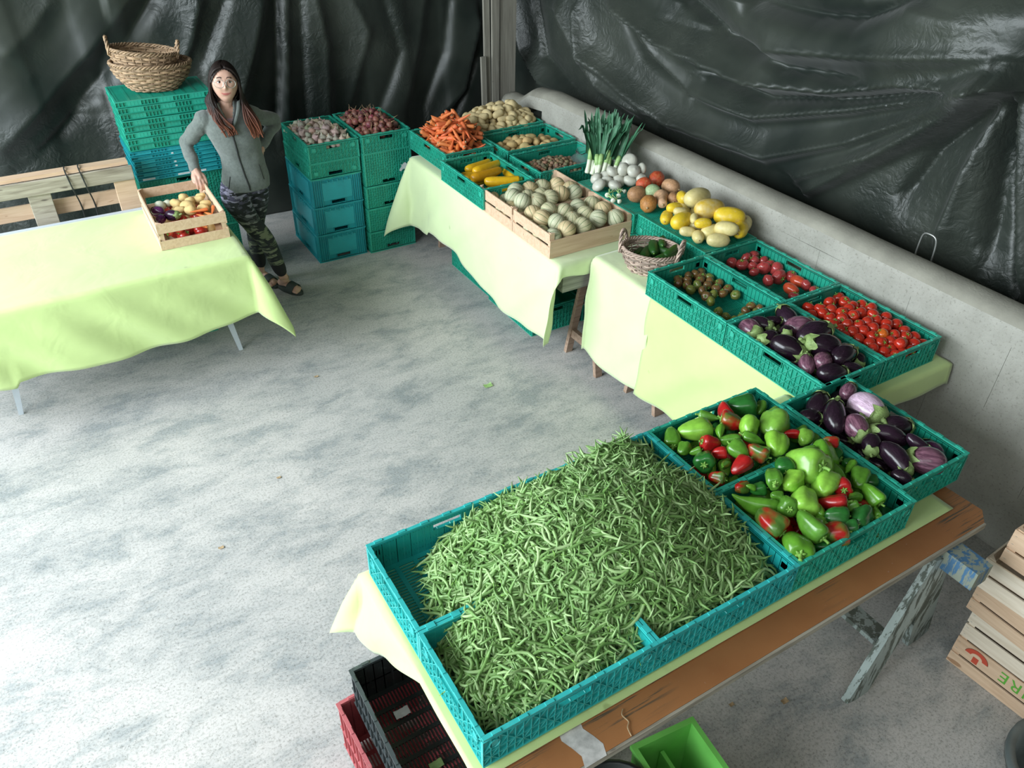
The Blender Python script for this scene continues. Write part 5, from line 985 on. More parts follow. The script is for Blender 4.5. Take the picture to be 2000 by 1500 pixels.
# ---------------------------------------------------------------- pile relaxation: things pushed apart until they rest on each other
def settle(items, iters=110, grav=0.0016, tether=0.03, slack=0.93, hold=0.10):
    """items: dict(p, d (axis), L, r, k, box(x0,x1,y0,y1), floor, rim); axis fixed, centres move"""
    P = np.array([i['p'] for i in items], float); T = P.copy(); off = []; rad = []; own = []
    for n, i in enumerate(items):
        k = i.get('k', 1); half = max(0.0, i['L'] / 2 - i['r'])
        for j in range(k):
            t = 0 if k == 1 else -half + 2 * half * j / (k - 1); off.append(np.array(i['d']) * t); rad.append(i['r'] * (1 if k == 1 or 0 < j < k - 1 or k == 2 else .85)); own.append(n)
    off = np.array(off); rad = np.array(rad) * slack; own = np.array(own); same = own[:, None] == own[None, :]
    flo = np.array([i['floor'] for i in items]); rim = np.array([i['rim'] for i in items]); bx = np.array([i['box'] for i in items], float)
    fill_ = np.array([i.get('fill', False) for i in items])
    for it in range(iters):
        P[:, 2] -= np.where(fill_, grav * (1 if it < iters * .7 else .2), 0); P[:, 2] += np.where(fill_, 0, (T[:, 2] - P[:, 2]) * hold)
        P[:, :2] += (T[:, :2] - P[:, :2]) * tether
        S = P[own] + off
        dv = S[:, None, :] - S[None, :, :]; dist = np.sqrt((dv ** 2).sum(2)) + 1e-9
        pen = rad[:, None] + rad[None, :] - dist; pen[same] = 0; pen = np.maximum(pen, 0)
        mv = (dv / dist[:, :, None] * pen[:, :, None] * .5)
        push = mv.sum(1); c = np.maximum(1, (pen > 0).sum(1) ** .6)
        acc = np.zeros_like(P); np.add.at(acc, own, push / c[:, None]); P += np.clip(acc, -.02, .02)
        S = P[own] + off
        low = (flo[own] + rad - S[:, 2]); lift = np.zeros(len(P)); np.maximum.at(lift, own, low); P[:, 2] += np.maximum(0, lift)
        S = P[own] + off; inn = S[:, 2] < rim[own] + rad * .2
        for ax, (lo, hi) in enumerate(((0, 1), (2, 3))):
            m1 = np.where(inn, bx[own, lo] + rad - S[:, ax], -1); l1 = np.full(len(P), -1.0); np.maximum.at(l1, own, m1); P[:, ax] += np.maximum(0, l1)
            m2 = np.where(inn, S[:, ax] - bx[own, hi] + rad, -1); l2 = np.full(len(P), -1.0); np.maximum.at(l2, own, m2); P[:, ax] -= np.maximum(0, l2)
    return P
ORD = ['first', 'second', 'third', 'fourth', 'fifth', 'sixth', 'seventh', 'eighth', 'ninth', 'tenth', 'eleventh', 'twelfth', 'thirteenth', 'fourteenth', 'fifteenth']
def seat_words(pts, rows):
    """for every point a phrase: its row from the near side and its place from the left in that row"""
    idx = sorted(range(len(pts)), key=lambda i: pts[i][1]); out = [''] * len(pts); n = len(idx); per = math.ceil(n / rows)
    for r_ in range(rows):
        row = sorted(idx[r_ * per:(r_ + 1) * per], key=lambda i: pts[i][0])
        rw = 'nearest row' if r_ == 0 else ('farthest row' if (r_ + 1) * per >= n else ORD[r_] + ' row')
        for c, i in enumerate(row):
            w = 'leftmost' if c == 0 else 'rightmost' if c == len(row) - 1 else ORD[min(c, 14)] + ' from left'
            out[i] = rw + ', ' + w
    return out
def unit(yaw, pitch=0.0): return (math.cos(yaw) * math.cos(pitch), math.sin(yaw) * math.cos(pitch), math.sin(pitch))
def pile(data, kindfn, cat, group, where, boxfn, floor, rim, rows, fill=None, fillz=None, nfill=0, long=True, seed=1, iters=110, grav=.0016, slack=.93, kids=True, tether=.03):
    """data rows (x, y, z, yaw, size, kind); kindfn(kind, rnd) -> (proto, colour, width/length, words, pitchrange)"""
    rd = random.Random(seed); items = []; meta = []
    def add(x, y, z, yaw, size, kind, filler):
        pk, col, wr, words, pit = kindfn(kind, rd)
        pitch = rd.uniform(-pit, pit) if long else 0
        items.append(dict(p=(x, y, z), d=unit(yaw, pitch), L=size, r=size * wr / 2, k=1 if wr > .8 else (3 if wr > .35 else 5), box=boxfn(x, y), floor=floor, rim=rim, fill=filler)); meta.append((pk, col, words, yaw, pitch, size, filler))
    for x, y, z, yaw, size, kind in data: add(x, y, z, yaw, size, kind, False)
    for _ in range(nfill):
        x, y, z, yaw, size, kind = fill(rd); add(x, y, z, yaw, size, kind, True)
    P = settle(items, iters, grav, tether, slack)
    vis = [i for i, m in enumerate(meta) if not m[6]]; sw = seat_words([P[i] for i in vis], rows); sw = {i: w for i, w in zip(vis, sw)}
    obs = []
    for i, (pk, col, words, yaw, pitch, size, filler) in enumerate(meta):
        if long: rot = (rd.uniform(-3, 3), -pitch, yaw)
        else: rot = (rd.gauss(0, .9), rd.gauss(0, .9), rd.uniform(-3, 3))
        e = Euler((rot[0], 0, 0)).to_matrix(); 
        if long: rot = (Matrix.Rotation(yaw, 3, 'Z') @ Matrix.Rotation(-pitch, 3, 'Y') @ Matrix.Rotation(rot[0], 3, 'X')).to_euler()
        lb = f'{words} {where}, ' + (sw[i] if not filler else 'below the top layer')
        obs.append(place(pk, tuple(P[i]), rot, size, lb, cat, group + (' below the top layer' if filler else ''), col, kids))
    return obs
FZ = ZB + .010
# peppers
def pk(kind, rd):
    g = rd.uniform(.85, 1.15)
    if kind == 'B': return rd.choice(['pepB', 'pepB', 'pepC']), (.24 * g, .50 * g, .06, .1), .58, 'large pale green pepper', .25
    if kind == 'b': return rd.choice(['pepB', 'pepA']), (.21 * g, .45 * g, .05, .1), .68, 'bright green pepper', .5
    if kind == 'g': return rd.choice(['pepA', 'pepB', 'pepC', 'pepD']), (.10 * g, .28 * g, .025, .1), .66, 'green pepper', .5
    if kind == 'd': return rd.choice(['pepA', 'pepC']), (.02 * g, .13 * g, .022, .1), .75, 'dark green pepper', .4
    if kind == 'r': return rd.choice(['pepA', 'pepB']), (.36 * g, .012, .012, .1), .68, 'red pepper', .4
    return rd.choice(['pepA', 'pepC']), (.08 * g, .18 * g, .03, .50), .72, 'half red pepper', .4
def pbox(x, y): return (1.212, 1.788, -.388, -.012) if y > -.4 else (1.212, 1.788, -.788, -.412)
pdat = [(x, y, z + .015, a, s * (1.0 if k == 'B' else 1.08 if k in 'm' else 1.2), k) for x, y, z, a, s, k in D['pep']]
pile(pdat, pk, 'pepper', 'peppers on the front table', 'in the two pepper crates', pbox, FZ, 1.0, 7, lambda rd: (rd.uniform(1.27, 1.74), rd.uniform(-.75, -.06), rd.uniform(.85, .89), rd.uniform(-3, 3), .095, rd.choice('gggdrb')), None, 75, seed=3, iters=120)
def ek(kind, rd):
    g = rd.uniform(.7, 1.4)
    if kind == 'w': return 'eggB', (.62, .45, .58, .22), .56, 'pale pink eggplant', .15
    if kind == 'e': return 'eggA', (.75, .76, .66, 0), .66, 'small white eggplant', .3
    if kind == 'v': return rd.choice(['eggA', 'eggB']), (.085 * g, .035 * g, .055 * g, .35), .62, 'streaked violet eggplant', .3
    if kind == 'p': return 'eggB', (.06, .012, .05, .0), .62, 'glossy purple eggplant', .3
    return rd.choice(['eggA', 'eggA', 'eggC', 'eggB']), (.018 * g, .008 * g, .016 * g, .06), .56, 'dark purple eggplant', .3
pile([(x, y, z + .01, a, s * 1.14, k) for x, y, z, a, s, k in D['egg2']], ek, 'eggplant', 'eggplants at the board end', 'in the crate at the board end', lambda x, y: (1.826, 2.198, -.722, -.148), FZ, .955, 4, lambda rd: (rd.uniform(1.90, 2.13), rd.uniform(-.66, -.2), .87, rd.uniform(-3, 3), .12, 'd'), None, 14, seed=4)
pile([(x, y, z + .01, a, s * 1.14, k) for x, y, z, a, s, k in D['egg1']], ek, 'eggplant', 'eggplants on the middle table', 'in the middle table crate', lambda x, y: (2.079, 2.451, -.132, .442), FZ, .955, 4, lambda rd: (rd.uniform(2.14, 2.40), rd.uniform(-.08, .38), .87, rd.uniform(-3, 3), .12, 'd'), None, 14, seed=5)
def tk(kind, rd):
    g = rd.uniform(.85, 1.1)
    if kind == 'o': return 'tomA', (.62, .13, .015, .1), .98, 'orange red tomato', 0
    if kind == 'p': return rd.choice(['tomC', 'tomC', 'tomA']), (.42 * g, .055 * g, .055 * g, .2), .95, 'pink heirloom tomato', 0
    if kind == 'l': return 'tomL', (.55, .07, .03, .25), .62, 'long orange red tomato', 0
    if kind == 's': return 'tomB', (.17 * g, .055 * g, .03, .42), .95, 'brownish red striped tomato', 0
    if kind == 'g': return 'tomB', (.17 * g, .19 * g, .04, .1), .95, 'greenish yellow striped tomato', 0
    return 'tomA', (.50 * g, .030, .014, .08), .98, 'round red tomato', 0
pile(D['redt'], tk, 'tomato', 'red tomatoes in the full crate', 'in the full red tomato crate', lambda x, y: (2.489, 2.861, -.132, .442), FZ, .955, 7, lambda rd: (rd.uniform(2.52, 2.82), rd.uniform(-.1, .40), rd.uniform(.86, .88), 0, .062, 'r'), None, 52, long=False, seed=6)
pile([(x, y, z, a, s, 's' if k == 'r' else 'g') for x, y, z, a, s, k in D['strt']], tk, 'tomato', 'striped tomatoes', 'in the crate of small striped tomatoes', lambda x, y: (2.079, 2.451, .476, 1.05), FZ, .955, 5, long=False, seed=7, tether=.15)
pile([(x, y, z, a, s, k) for x, y, z, a, s, k in D['heir'] if k == 'p'], tk, 'tomato', 'heirloom tomatoes', 'in the crate by the concrete wall', lambda x, y: (2.489, 2.861, .476, 1.05), FZ, .955, 4, long=False, seed=8, tether=.15)
pile([(x, y, z, a, s, k) for x, y, z, a, s, k in D['heir'] if k == 'l'], tk, 'tomato', 'long tomatoes', 'among the heirlooms', lambda x, y: (2.489, 2.861, .476, 1.05), FZ, .955, 1, seed=8, tether=.15)
def sk(kind, rd):
    g = rd.uniform(.93, 1.07)
    if kind == 'y': return 'squash', (.72 * g, .50 * g, .028, .2), .60, 'bright yellow squash', .1
    if kind == 'm': return 'squash', (.66, .44, .05, .42), .60, 'yellow squash with a brown patch', .1
    return 'squash', (.66 * g, .56 * g, .24, .3), .62, 'cream coloured squash', .15
UZ = ZB + HC + .001
WB = (2.47, 2.955, 1.06, 1.70)
sd = [(x, y, z, a, s, k) for x, y, z, a, s, k in D['squa']]
pile(sd, sk, 'squash', 'squashes on the upturned crate', 'on the upturned crate', lambda x, y: WB, UZ, 2.0, 4, lambda rd: (rd.uniform(2.62, 2.88), rd.uniform(1.15, 1.6), 1.0, rd.uniform(-3, 3), .15, 'c'), None, 7, seed=9, iters=90, tether=.06)
def uk(kind, rd):
    if kind == 'r': return 'pumpkin', (.52, .065, .02, .3), .86, 'orange red pumpkin', .1
    if kind == 'o': return 'pumpkin', (.40, .17, .04, .3), .86, 'brownish orange pumpkin', .1
    if kind == 'g': return 'pumpkin', (.34, .44, .24, .0), .86, 'pale green pumpkin', .1
    if kind == 't': return 'pumpkin', (.50, .28, .15, .2), .82, 'tan pumpkin', .1
    if kind == 'n': return 'butternut', (.56, .34, .20, .0), .50, 'tan butternut squash', .1
    return 'pumpkin', (.36, .19, .09, .2), .84, 'brown pumpkin', .1
pile([(x, y, z, a, s * (1.5 if k == 'n' else 1.05), k) for x, y, z, a, s, k in D['pump']], uk, 'pumpkin', 'small pumpkins by the wall', 'between the onions and the yellow squashes', lambda x, y: (2.44, 2.955, 1.60, 2.4), UZ, 2.0, 3, seed=10, iters=90, tether=.08)
pile(D['onio'], lambda k, rd: ('onion', (.52, .52, .45, .2), .92, 'large white onion', 0), 'onion', 'white onions', 'in the heap before the leeks', lambda x, y: (2.44, 2.955, 1.9, 2.4), UZ, 2.0, 3, lambda rd: (rd.uniform(2.58, 2.74), rd.uniform(2.05, 2.16), 1.0, 0, .09, 'w'), None, 5, long=False, seed=11, iters=90, tether=.06)
for i, (x, y, z, a, s, k) in enumerate(D['spri']):
    place('spring', (x, y, UZ + s * .42 + .004), (0, -.10, 1.2 + .35 * i - .7), s * .85, f'spring onion with green stalks before the white onions, {["leftmost of the bunch", "second of the bunch", "nearest the melons", "second nearest the melons", "rightmost, beside a brown pumpkin"][i]}', 'spring onion', 'spring onions', (.72, .76, .62, .1))
# melons
rdm = random.Random(5)
def mk(kind, rd):
    g = rd.uniform(.9, 1.05); return 'melon', rd.choice([(.58 * g, .54 * g, .35 * g, 0), (.64 * g, .50 * g, .30 * g, 0), (.54 * g, .54 * g, .38 * g, 0)]), .98, 'small striped melon', 0
mbox = lambda x, y: (1.866, 2.444, 1.704, 2.105) if y < 2.12 else (1.866, 2.444, 2.135, 2.536)
md_ = [(x, y, .925, a, .112, k) for x, y, z, a, s, k in D['melo']]
md_ += [(x, y, .88, 0, .106, 'm') for x, y in ((1.92, 1.76), (1.93, 1.87), (1.93, 1.98), (1.92, 2.19), (1.92, 2.48), (1.93, 2.29))]
pile(md_, mk, 'melon', 'striped melons', 'in the two wooden melon crates', mbox, .815, .93, 7, lambda rd: (rd.uniform(1.92, 2.39), rd.uniform(1.76, 2.48), .86, 0, .105, 'm'), None, 20, long=False, seed=12, tether=.05)
# zucchini, cucumbers
for i, (x, y, z, a, L, k) in enumerate(D['yzuc']):
    zz = FZ + .03 + (.032 if i in (1, 3, 5) else .0) + .02 * (i in (0, 2, 8))
    place('zucc', (x, min(max(y, 2.56), 3.0), zz + .02), (0, -.03, a), (L, L * 1.12, L * 1.12) if L > .15 else (L, L * 1.5, L * 1.5), f'{"orange tinted" if k == "o" else "yellow"} zucchini, {["farthest long one", "lying across the middle", "short one poking left", "thickest, in the middle", "thin one by the right wall of the crate", "topmost of the near pair", "short one near the right corner", "nearest the melon crate", "partly hidden at the left"][i]}', 'zucchini', 'yellow zucchini', (.60, .29, .010, .15) if k == 'o' else (.72, .42, .014, .2))
for i in range(7):
    place('zucc', (2.03 + .035 * (i % 4), 2.55 + .07 * i, FZ + .025), (0, 0, R.uniform(-.5, .5)), .21, 'yellow zucchini lying under the others in their crate', 'zucchini', 'yellow zucchini at the bottom', (.70, .43, .02, .2))
for i, (x, y, z, a, L, k) in enumerate(D['cucu']):
    L = max(L, .13)
    place('cucu', (x, y, BK[2] + .075 + .022 * (i % 3)), (0, -.10 * (i % 3) + .1, a), (L, L, L), f'dark green cucumber in the grey basket, {["leftmost standing one", "in the middle at the back", "farthest at the back", "front one left of centre", "nearest long one", "right under the longest", "at the left wall", "behind the right handle"][i]}', 'cucumber', 'cucumbers in the grey basket', (.018, .085, .012, .15))
for i in range(9):
    a = i * 2.4; place('cucu', (BK[0] + .05 * math.cos(a), BK[1] + .04 * math.sin(a), BK[2] + .035 + .012 * (i % 3)), (0, 0, a), .14, 'dark green cucumber at the bottom of the grey basket', 'cucumber', 'cucumbers at the basket bottom', (.016, .075, .012, .1))
# heaps without a layout of their own
def heap_data(n, x0, x1, y0, y1, zf, top, sz, kinds, seed, ex=2.0, yawf=None):
    rd = random.Random(seed); out = []; cx, cy = (x0 + x1) / 2, (y0 + y1) / 2
    while len(out) < n:
        x, y = rd.uniform(x0, x1), rd.uniform(y0, y1); u, v = (x - cx) / ((x1 - x0) / 2), (y - cy) / ((y1 - y0) / 2)
        h = zf + (top - zf) * max(0.0, 1 - .75 * (abs(u) ** ex + abs(v) ** ex) / 1.2) 
        z = h - rd.random() ** 2 * (h - zf) * .8
        out.append((x, y, z, yawf(x, y, rd) if yawf else rd.uniform(-PI, PI), rd.uniform(*sz), rd.choice(kinds)))
    return out
def carrot_yaw(x, y, rd): return math.atan2(3.50 - y, 2.13 - x) * .0 + rd.uniform(-PI, PI)
cd = heap_data(175, 1.96, 2.30, 3.20, 3.72, .88, 1.13, (.15, .20), 'c', 21, 1.6, carrot_yaw)
pile(cd, lambda k, rd: ('carrot', (.70 * rd.uniform(.86, 1.08), .17 * rd.uniform(.85, 1.15), .05, .1), .17, 'orange carrot', .75), 'carrot', 'carrots heaped in their crate', 'in the heap of carrots', lambda x, y: (1.929, 2.301, 3.159, 3.731), FZ, .955, 9, seed=22, iters=60, slack=.75)
def potk(kind, rd):
    g = rd.uniform(.88, 1.08)
    return rd.choice(['potA', 'potA', 'potC', 'potB']), (.66 * g, .53 * g, .29 * g, .10), .62, 'long pale potato', .3
pd = heap_data(190, 2.36, 2.91, 3.47, 3.82, .88, 1.055, (.066, .10), 'p', 23, 2.4)
pile(pd, potk, 'potato', 'long pale potatoes heaped by the post', 'in the heap by the timber post', lambda x, y: (2.35, 2.92, 3.455, 3.825), FZ, .955, 10, seed=24, iters=70, slack=.88)
pd = heap_data(46, 2.40, 2.86, 3.05, 3.30, .86, .945, (.065, .095), 'p', 25, 2.4)
pile(pd, lambda k, rd: (rd.choice(['potB', 'potA']), (.52 * rd.uniform(.9, 1.05), .37, .17, .15), .78, 'round tan potato', .2), 'potato', 'round potatoes in the half full crate', 'in the half full potato crate', lambda x, y: (2.35, 2.92, 3.005, 3.375), FZ, .955, 5, seed=26, iters=80, slack=.9)
pd = heap_data(190, 2.36, 2.76, 2.57, 2.88, .88, .925, (.030, .042), 'p', 27, 2.4)
pile(pd, lambda k, rd: ('walnut', (.25 * rd.uniform(.7, 1.2), .175 * rd.uniform(.8, 1.1), .095, 0), .86, 'small brown walnut', .2), 'walnut', 'walnuts in their crate', 'in the walnut crate', lambda x, y: (2.335, 2.905, 2.55, 2.92), FZ, .955, 9, seed=28, iters=60, slack=.9)
gd = heap_data(125, 1.15, 1.48, 3.85, 4.37, .90, .965, (.050, .068), 'g', 29, 3)
gd = [(x, y, max(z, .825), a, s, k) for x, y, z, a, s, k in gd]
pile(gd, lambda k, rd: ('garlic', (.55 * rd.uniform(.75, 1.1), .45 * rd.uniform(.8, 1.1), .37 * rd.uniform(.8, 1.1), .3), .9, 'papery garlic bulb', 0), 'garlic', 'garlic bulbs in the crate', 'in the crate on the blue stack', lambda x, y: (1.135, 1.495, 3.832, 4.398), .815, .94, 8, long=False, seed=30, iters=70)
gd = heap_data(135, 1.57, 1.90, 3.82, 4.35, .90, 1.01, (.046, .066), 's', 31, 3)
pile(gd, lambda k, rd: ('shallot', (.21 * rd.uniform(.6, 1.3), .055 * rd.uniform(.7, 1.6), .065, .42), .88, 'purplish red shallot', 0), 'shallot', 'shallots in the crate', 'in the crate next to the garlic', lambda x, y: (1.555, 1.915, 3.80, 4.37), .83, .955, 8, long=False, seed=32, iters=70)
# mixed vegetables in the small wooden crate
def vk(kind, rd):
    if kind == 'p': return rd.choice(['potB', 'potA']), (.62, .45, .20, .1), .74, 'tan potato', .2
    if kind == 'e': return 'eggA', rd.choice([(.10, .02, .10, .1), (.03, .01, .03, .1)]), .60, 'purple eggplant', .2
    if kind == 'w': return 'onion', (.6, .62, .48, .2), .9, 'white onion', .2
    if kind == 'c': return 'carrot', (.70, .19, .05, .1), .25, 'short orange carrot', .2
    return 'tomA', (.45, .03, .02, .1), .95, 'red tomato', .2
vbox = lambda x, y: (-.078, .298, 2.912, 3.488)
vd = [(x, y, z, a, max(s, .11) if k == 'c' else s, k) for x, y, z, a, s, k in D['vegc']]
pile(vd, vk, 'vegetable', 'mixed vegetables in the small wooden crate', 'in the small wooden crate under the hand', vbox, .812, .97, 5, lambda rd: (rd.uniform(-.02, .25), rd.uniform(2.97, 3.42), .84, rd.uniform(-3, 3), .08, rd.choice('ppct')), None, 34, seed=33, tether=.06)
place('melon', (0.275, 4.10, TOPZ + .165), (.4, .3, 0), .115, 'pale round melon in the upper wicker basket', 'melon', None, (.52, .46, .28, 0))
for i, (x, y) in enumerate(((2.52, 2.2), (2.66, 2.25), (2.50, 2.38), (2.68, 2.42), (2.58, 2.52), (2.60, 2.30))):
    place('lump', (x, y, .10 + .09 * (i == 5)), (0, 0, i * 1.1), .19, 'dark green melon in the shade under the far table', 'melon', 'melons under the far table', (.03, .075, .03, .1))
# clear bag in the walnut crate
m_ = MB(); m_.lathe([(0, .02), (.01, .085), (.05, .10), (.09, .085), (.12, .05), (.14, .03), (.165, .045)], 26, lambda t, a, r: r * (1 + .10 * math.cos(5 * a + t * 30) + .05 * math.cos(11 * a)), 'z', False)
o = m_.build('plastic_bag', M['bag'], smooth=True); o.location = (2.80, 2.69, .845); o.rotation_euler = (.15, -.25, 0); sm = o.modifiers.new('t', 'SOLIDIFY'); sm.thickness = .0012
tag(o, 'clear plastic bag at the right end of the walnut crate', 'bag')
# leeks
rl = random.Random(3)
lks = []
lk_base = Vector((2.585, 2.245, UZ + .018)); dirv = Vector((.21, .17, .42)).normalized()
for i in range(16):
    bun = i % 2; bx = lk_base + Vector((.035 * (i % 4) + .0 * bun, -.010 * (i % 4) + .055 * (i // 5), .004 * (i % 3) + .0))
    fan = ((i * 0.618) % 1.0 - .45); d = (dirv + Vector((fan * .30, -fan * .32, rl.uniform(-.08, .10)))).normalized()
    r = empty('leek', bx); tag(r, 'tall leek with fanned dark green leaves, bundled against the concrete wall', 'leek', 'leeks standing against the wall')
    lks.append((bx.x * .856 - bx.y * .516 + (d.x * .856 - d.y * .516) * .4, r)); side = d.cross(Vector((0, 0, 1))).normalized(); up = side.cross(d)
    m_ = MB(); Ls = rl.uniform(.07, .10); m_.tube([d * (Ls * t) for t in (-.12, -.1, 0, .35, .7, 1)], [.007, .015, .018, .0145, .014, .0155], 10); m_.build('shaft', M['leek_white'], r, True)
    m_ = MB(); m_.tube([d * (Ls * t) for t in (.9, 1.2, 1.5, 1.75)], [.0155, .016, .018, .014], 10); m_.build('pale_neck', M['leek_pale'], r, True)
    for q in range(8):
        m_ = MB(); Ll = rl.uniform(.18, .31); sp = (q / 7 - .5) * 2; w0 = .0145; pts = []
        for k in range(9):
            t = k / 8; c = d * (Ls * 1.35 + Ll * t) + side * (sp * (.022 + .075 * t ** 1.3)) + up * (.02 * math.sin(q * 2.1) * t) + Vector((0, 0, -1)) * (max(0, t - .45) ** 2 * rl.choice([.05, .15, .4]) * abs(sp) * .9)
            w = w0 * (1.0 - .55 * t ** 2.5) * (1 if k < 8 else .25); pts.append((c, w))
        vs = []; tw = sp * .8
        for c, w in pts:
            s2 = (side * math.cos(tw) + up * math.sin(tw)); n2 = s2.cross(d); vs += [c - s2 * w, c - n2 * (w * .45), c + s2 * w, c - n2 * (w * .45) - n2 * .0012 - (-n2) * 0]
        fs = []
        for k in range(8):
            a = k * 4; fs += [(a, a + 1, a + 5, a + 4), (a + 1, a + 2, a + 6, a + 5)]
        m_.add(vs, fs); o = m_.build('leaf', M['leek_leaf' if q % 3 else 'leek_leaf'], r, True)
lks.sort(key=lambda q: q[0])
for i, (_, r) in enumerate(lks): r['label'] = 'tall leek bundled against the concrete wall, ' + ('leftmost' if i == 0 else 'rightmost' if i == 15 else (ORD + ['fifteenth'])[min(i, 14)] + ' from left') + ' by its leaves'
# ---------------------------------------------------------------- green beans
rb = random.Random(11)
BX0, BX1, BY0, BY1 = .016, 1.184, -.784, -.016
def bheap(x, y):
    u = (x - .70) / .66; v = (y + .36) / .46
    q = u * u + v * v + .25 * u * v
    h = .838 + .285 * max(0, 1 - q ** .85)
    u2 = (x - .42) / .5; v2 = (y + .62) / .26; h = max(h, .845 + .09 * max(0, 1 - u2 * u2 - v2 * v2))
    u2 = (x - .30) / .26; v2 = (y + .44) / .17; h = max(h, .845 + .145 * max(0, 1 - u2 * u2 - v2 * v2))
    u2 = (x - 1.0) / .32; v2 = (y + .45) / .42; h = max(h, .845 + .13 * max(0, 1 - u2 * u2 - v2 * v2))
    u2 = (x - .95) / .3; v2 = (y + .06) / .25; h = max(h, .85 + .155 * max(0, 1 - u2 * u2 - v2 * v2))
    h += .012 * noise.noise(Vector((x * 7, y * 7, 2)))
    return h
def bean_ok(x, y, h):
    if not (BX0 + .015 < x < BX1 - .015 and BY0 + .015 < y < BY1 - .012): return False
    if y > -.39 and x < .10 + .35 * max(0, (y + .30)): return False     # empty corner of the back left crate
    if x < .04 + .0 * y: return False
    return True
def bean_path(L, curv, s_, n=7):
    pts = []; a = -curv * L * .5; x = y = 0
    for i in range(n):
        t = i / (n - 1); ang = curv * (t - .5) + s_ * math.sin(t * 2 * PI); pts.append((x, y, .004 * math.sin(t * 5 + s_ * 9))); x += L / (n - 1) * math.cos(ang); y += L / (n - 1) * math.sin(ang)
    cx, cy = pts[n // 2][0], pts[n // 2][1]; return [(p[0] - cx, p[1] - cy, p[2]) for p in pts]
BR = [.0012, .0040, .0052, .0056, .0054, .0044, .0012]
def frame(x, y):
    e = .01; nx = -(bheap(x + e, y) - bheap(x - e, y)) / (2 * e); ny = -(bheap(x, y + e) - bheap(x, y - e)) / (2 * e)
    return Vector((nx, ny, 1)).normalized()
BM = []
for i in range(14):
    L = rb.uniform(.12, .19); m_ = MB(); pp = bean_path(L, rb.choice([-1, 1]) * rb.uniform(.4, 3.2), rb.uniform(-.7, .7), 9)
    m_.tube(pp, [.0011, .0025, .0047, .0055, .0057, .0055, .0048, .0027, .0014], 7); me_b = m_.mesh('green_bean', M['bean'], True)
    s_ = MB(); a, b_ = Vector(pp[-2]), Vector(pp[-1]); dd = (b_ - a).normalized(); s_.tube([b_ - dd * .004, b_ + dd * .003, b_ + dd * .009 + Vector((0, 0, .002))], [.0024, .0013, .0011], 5)
    BM.append((me_b, s_.mesh('bean_tip', M['stem'], True)))
cnt = 0; tries = 0; seen = []
bi = []
while cnt < 300 and tries < 20000:
    tries += 1; x = rb.uniform(BX0, BX1); y = rb.uniform(BY0, BY1)
    if rb.random() > .35 + .65 * (1 - (y + .8) / .8): continue
    h = bheap(x, y)
    if not bean_ok(x, y, h) or h < .862 and rb.random() < .75: continue
    if not (.07 < x < 1.13 and -.73 < y < -.06): continue
    if any((x - a) ** 2 + (y - b_) ** 2 < .021 ** 2 for a, b_ in seen): continue
    seen.append((x, y)); nrm = frame(x, y); yaw = rb.uniform(-PI, PI)
    me_b, me_s = BM[cnt % 14]
    q = Vector((0, 0, 1)).rotation_difference(nrm).to_matrix() @ Matrix.Rotation(yaw, 3, 'Z') @ Matrix.Rotation(rb.uniform(-.10, .10), 3, 'Y')
    o = link('green_bean', me_b); o.location = (x, y, h + .010 + rb.uniform(0, .006)); o.rotation_euler = q.to_euler()
    tag(o, 'slender green bean lying on top of the big bean heap', 'green bean', 'green beans on top of the heap')
    c = link('bean_tip', me_s, o); cnt += 1
m_ = MB(); k = 0
for _ in range(16000):
    x = rb.uniform(BX0, BX1); y = rb.uniform(BY0, BY1); h = bheap(x, y)
    if not bean_ok(x, y, h): continue
    if y > -.39 and h < .90 and x < .3 and rb.random() < .6: continue
    lay = rb.random(); depth = lay ** 1.3 * .030
    if h < .87: depth = rb.uniform(0, max(.002, h - .842))
    L = rb.uniform(.11, .19); pts = bean_path(L, rb.choice([-1, 1]) * rb.uniform(.3, 3.4), rb.uniform(-.8, .8), 7)
    nrm = frame(x, y); q = Vector((0, 0, 1)).rotation_difference(nrm).to_matrix() @ Matrix.Rotation(rb.uniform(-PI, PI), 3, 'Z') @ Matrix.Rotation(rb.gauss(0, .10), 3, 'Y') @ Matrix.Rotation(rb.choice([0, 0, .9, -.9]), 3, 'X')
    base = Vector((x, y, h - depth + .007)); W_ = [base + q @ Vector(p) for p in pts]
    if any(not (BX0 < p.x < BX1 and BY0 < p.y < BY1) for p in W_ if p.z < .955): continue
    if any(p.x < -.03 or p.y > .045 or p.y < -.83 for p in W_): continue
    if any(p.z < .834 for p in W_): W_ = [Vector((p.x, p.y, max(p.z, .834 + .003 * rb.random()))) for p in W_]
    r_ = rb.uniform(.82, 1.12); m_.tube(W_, [v * r_ for v in BR], 5); k += 1
    if k >= 4300: break
# inner body of the heap, shade between the beans put into its dark colour
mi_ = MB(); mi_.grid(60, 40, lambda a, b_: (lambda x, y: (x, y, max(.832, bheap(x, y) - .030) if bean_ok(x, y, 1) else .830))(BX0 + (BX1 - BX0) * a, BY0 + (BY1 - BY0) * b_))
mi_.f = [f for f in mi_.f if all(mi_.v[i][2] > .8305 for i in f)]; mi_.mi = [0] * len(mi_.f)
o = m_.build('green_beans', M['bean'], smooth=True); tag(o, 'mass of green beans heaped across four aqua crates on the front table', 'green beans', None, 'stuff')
hb = simple('bean_shade', (0.03, 0.075, 0.02), .8, .5, 60); hi = mi_.build('green_beans_core', hb, o, True); hi['kind'] = 'stuff'
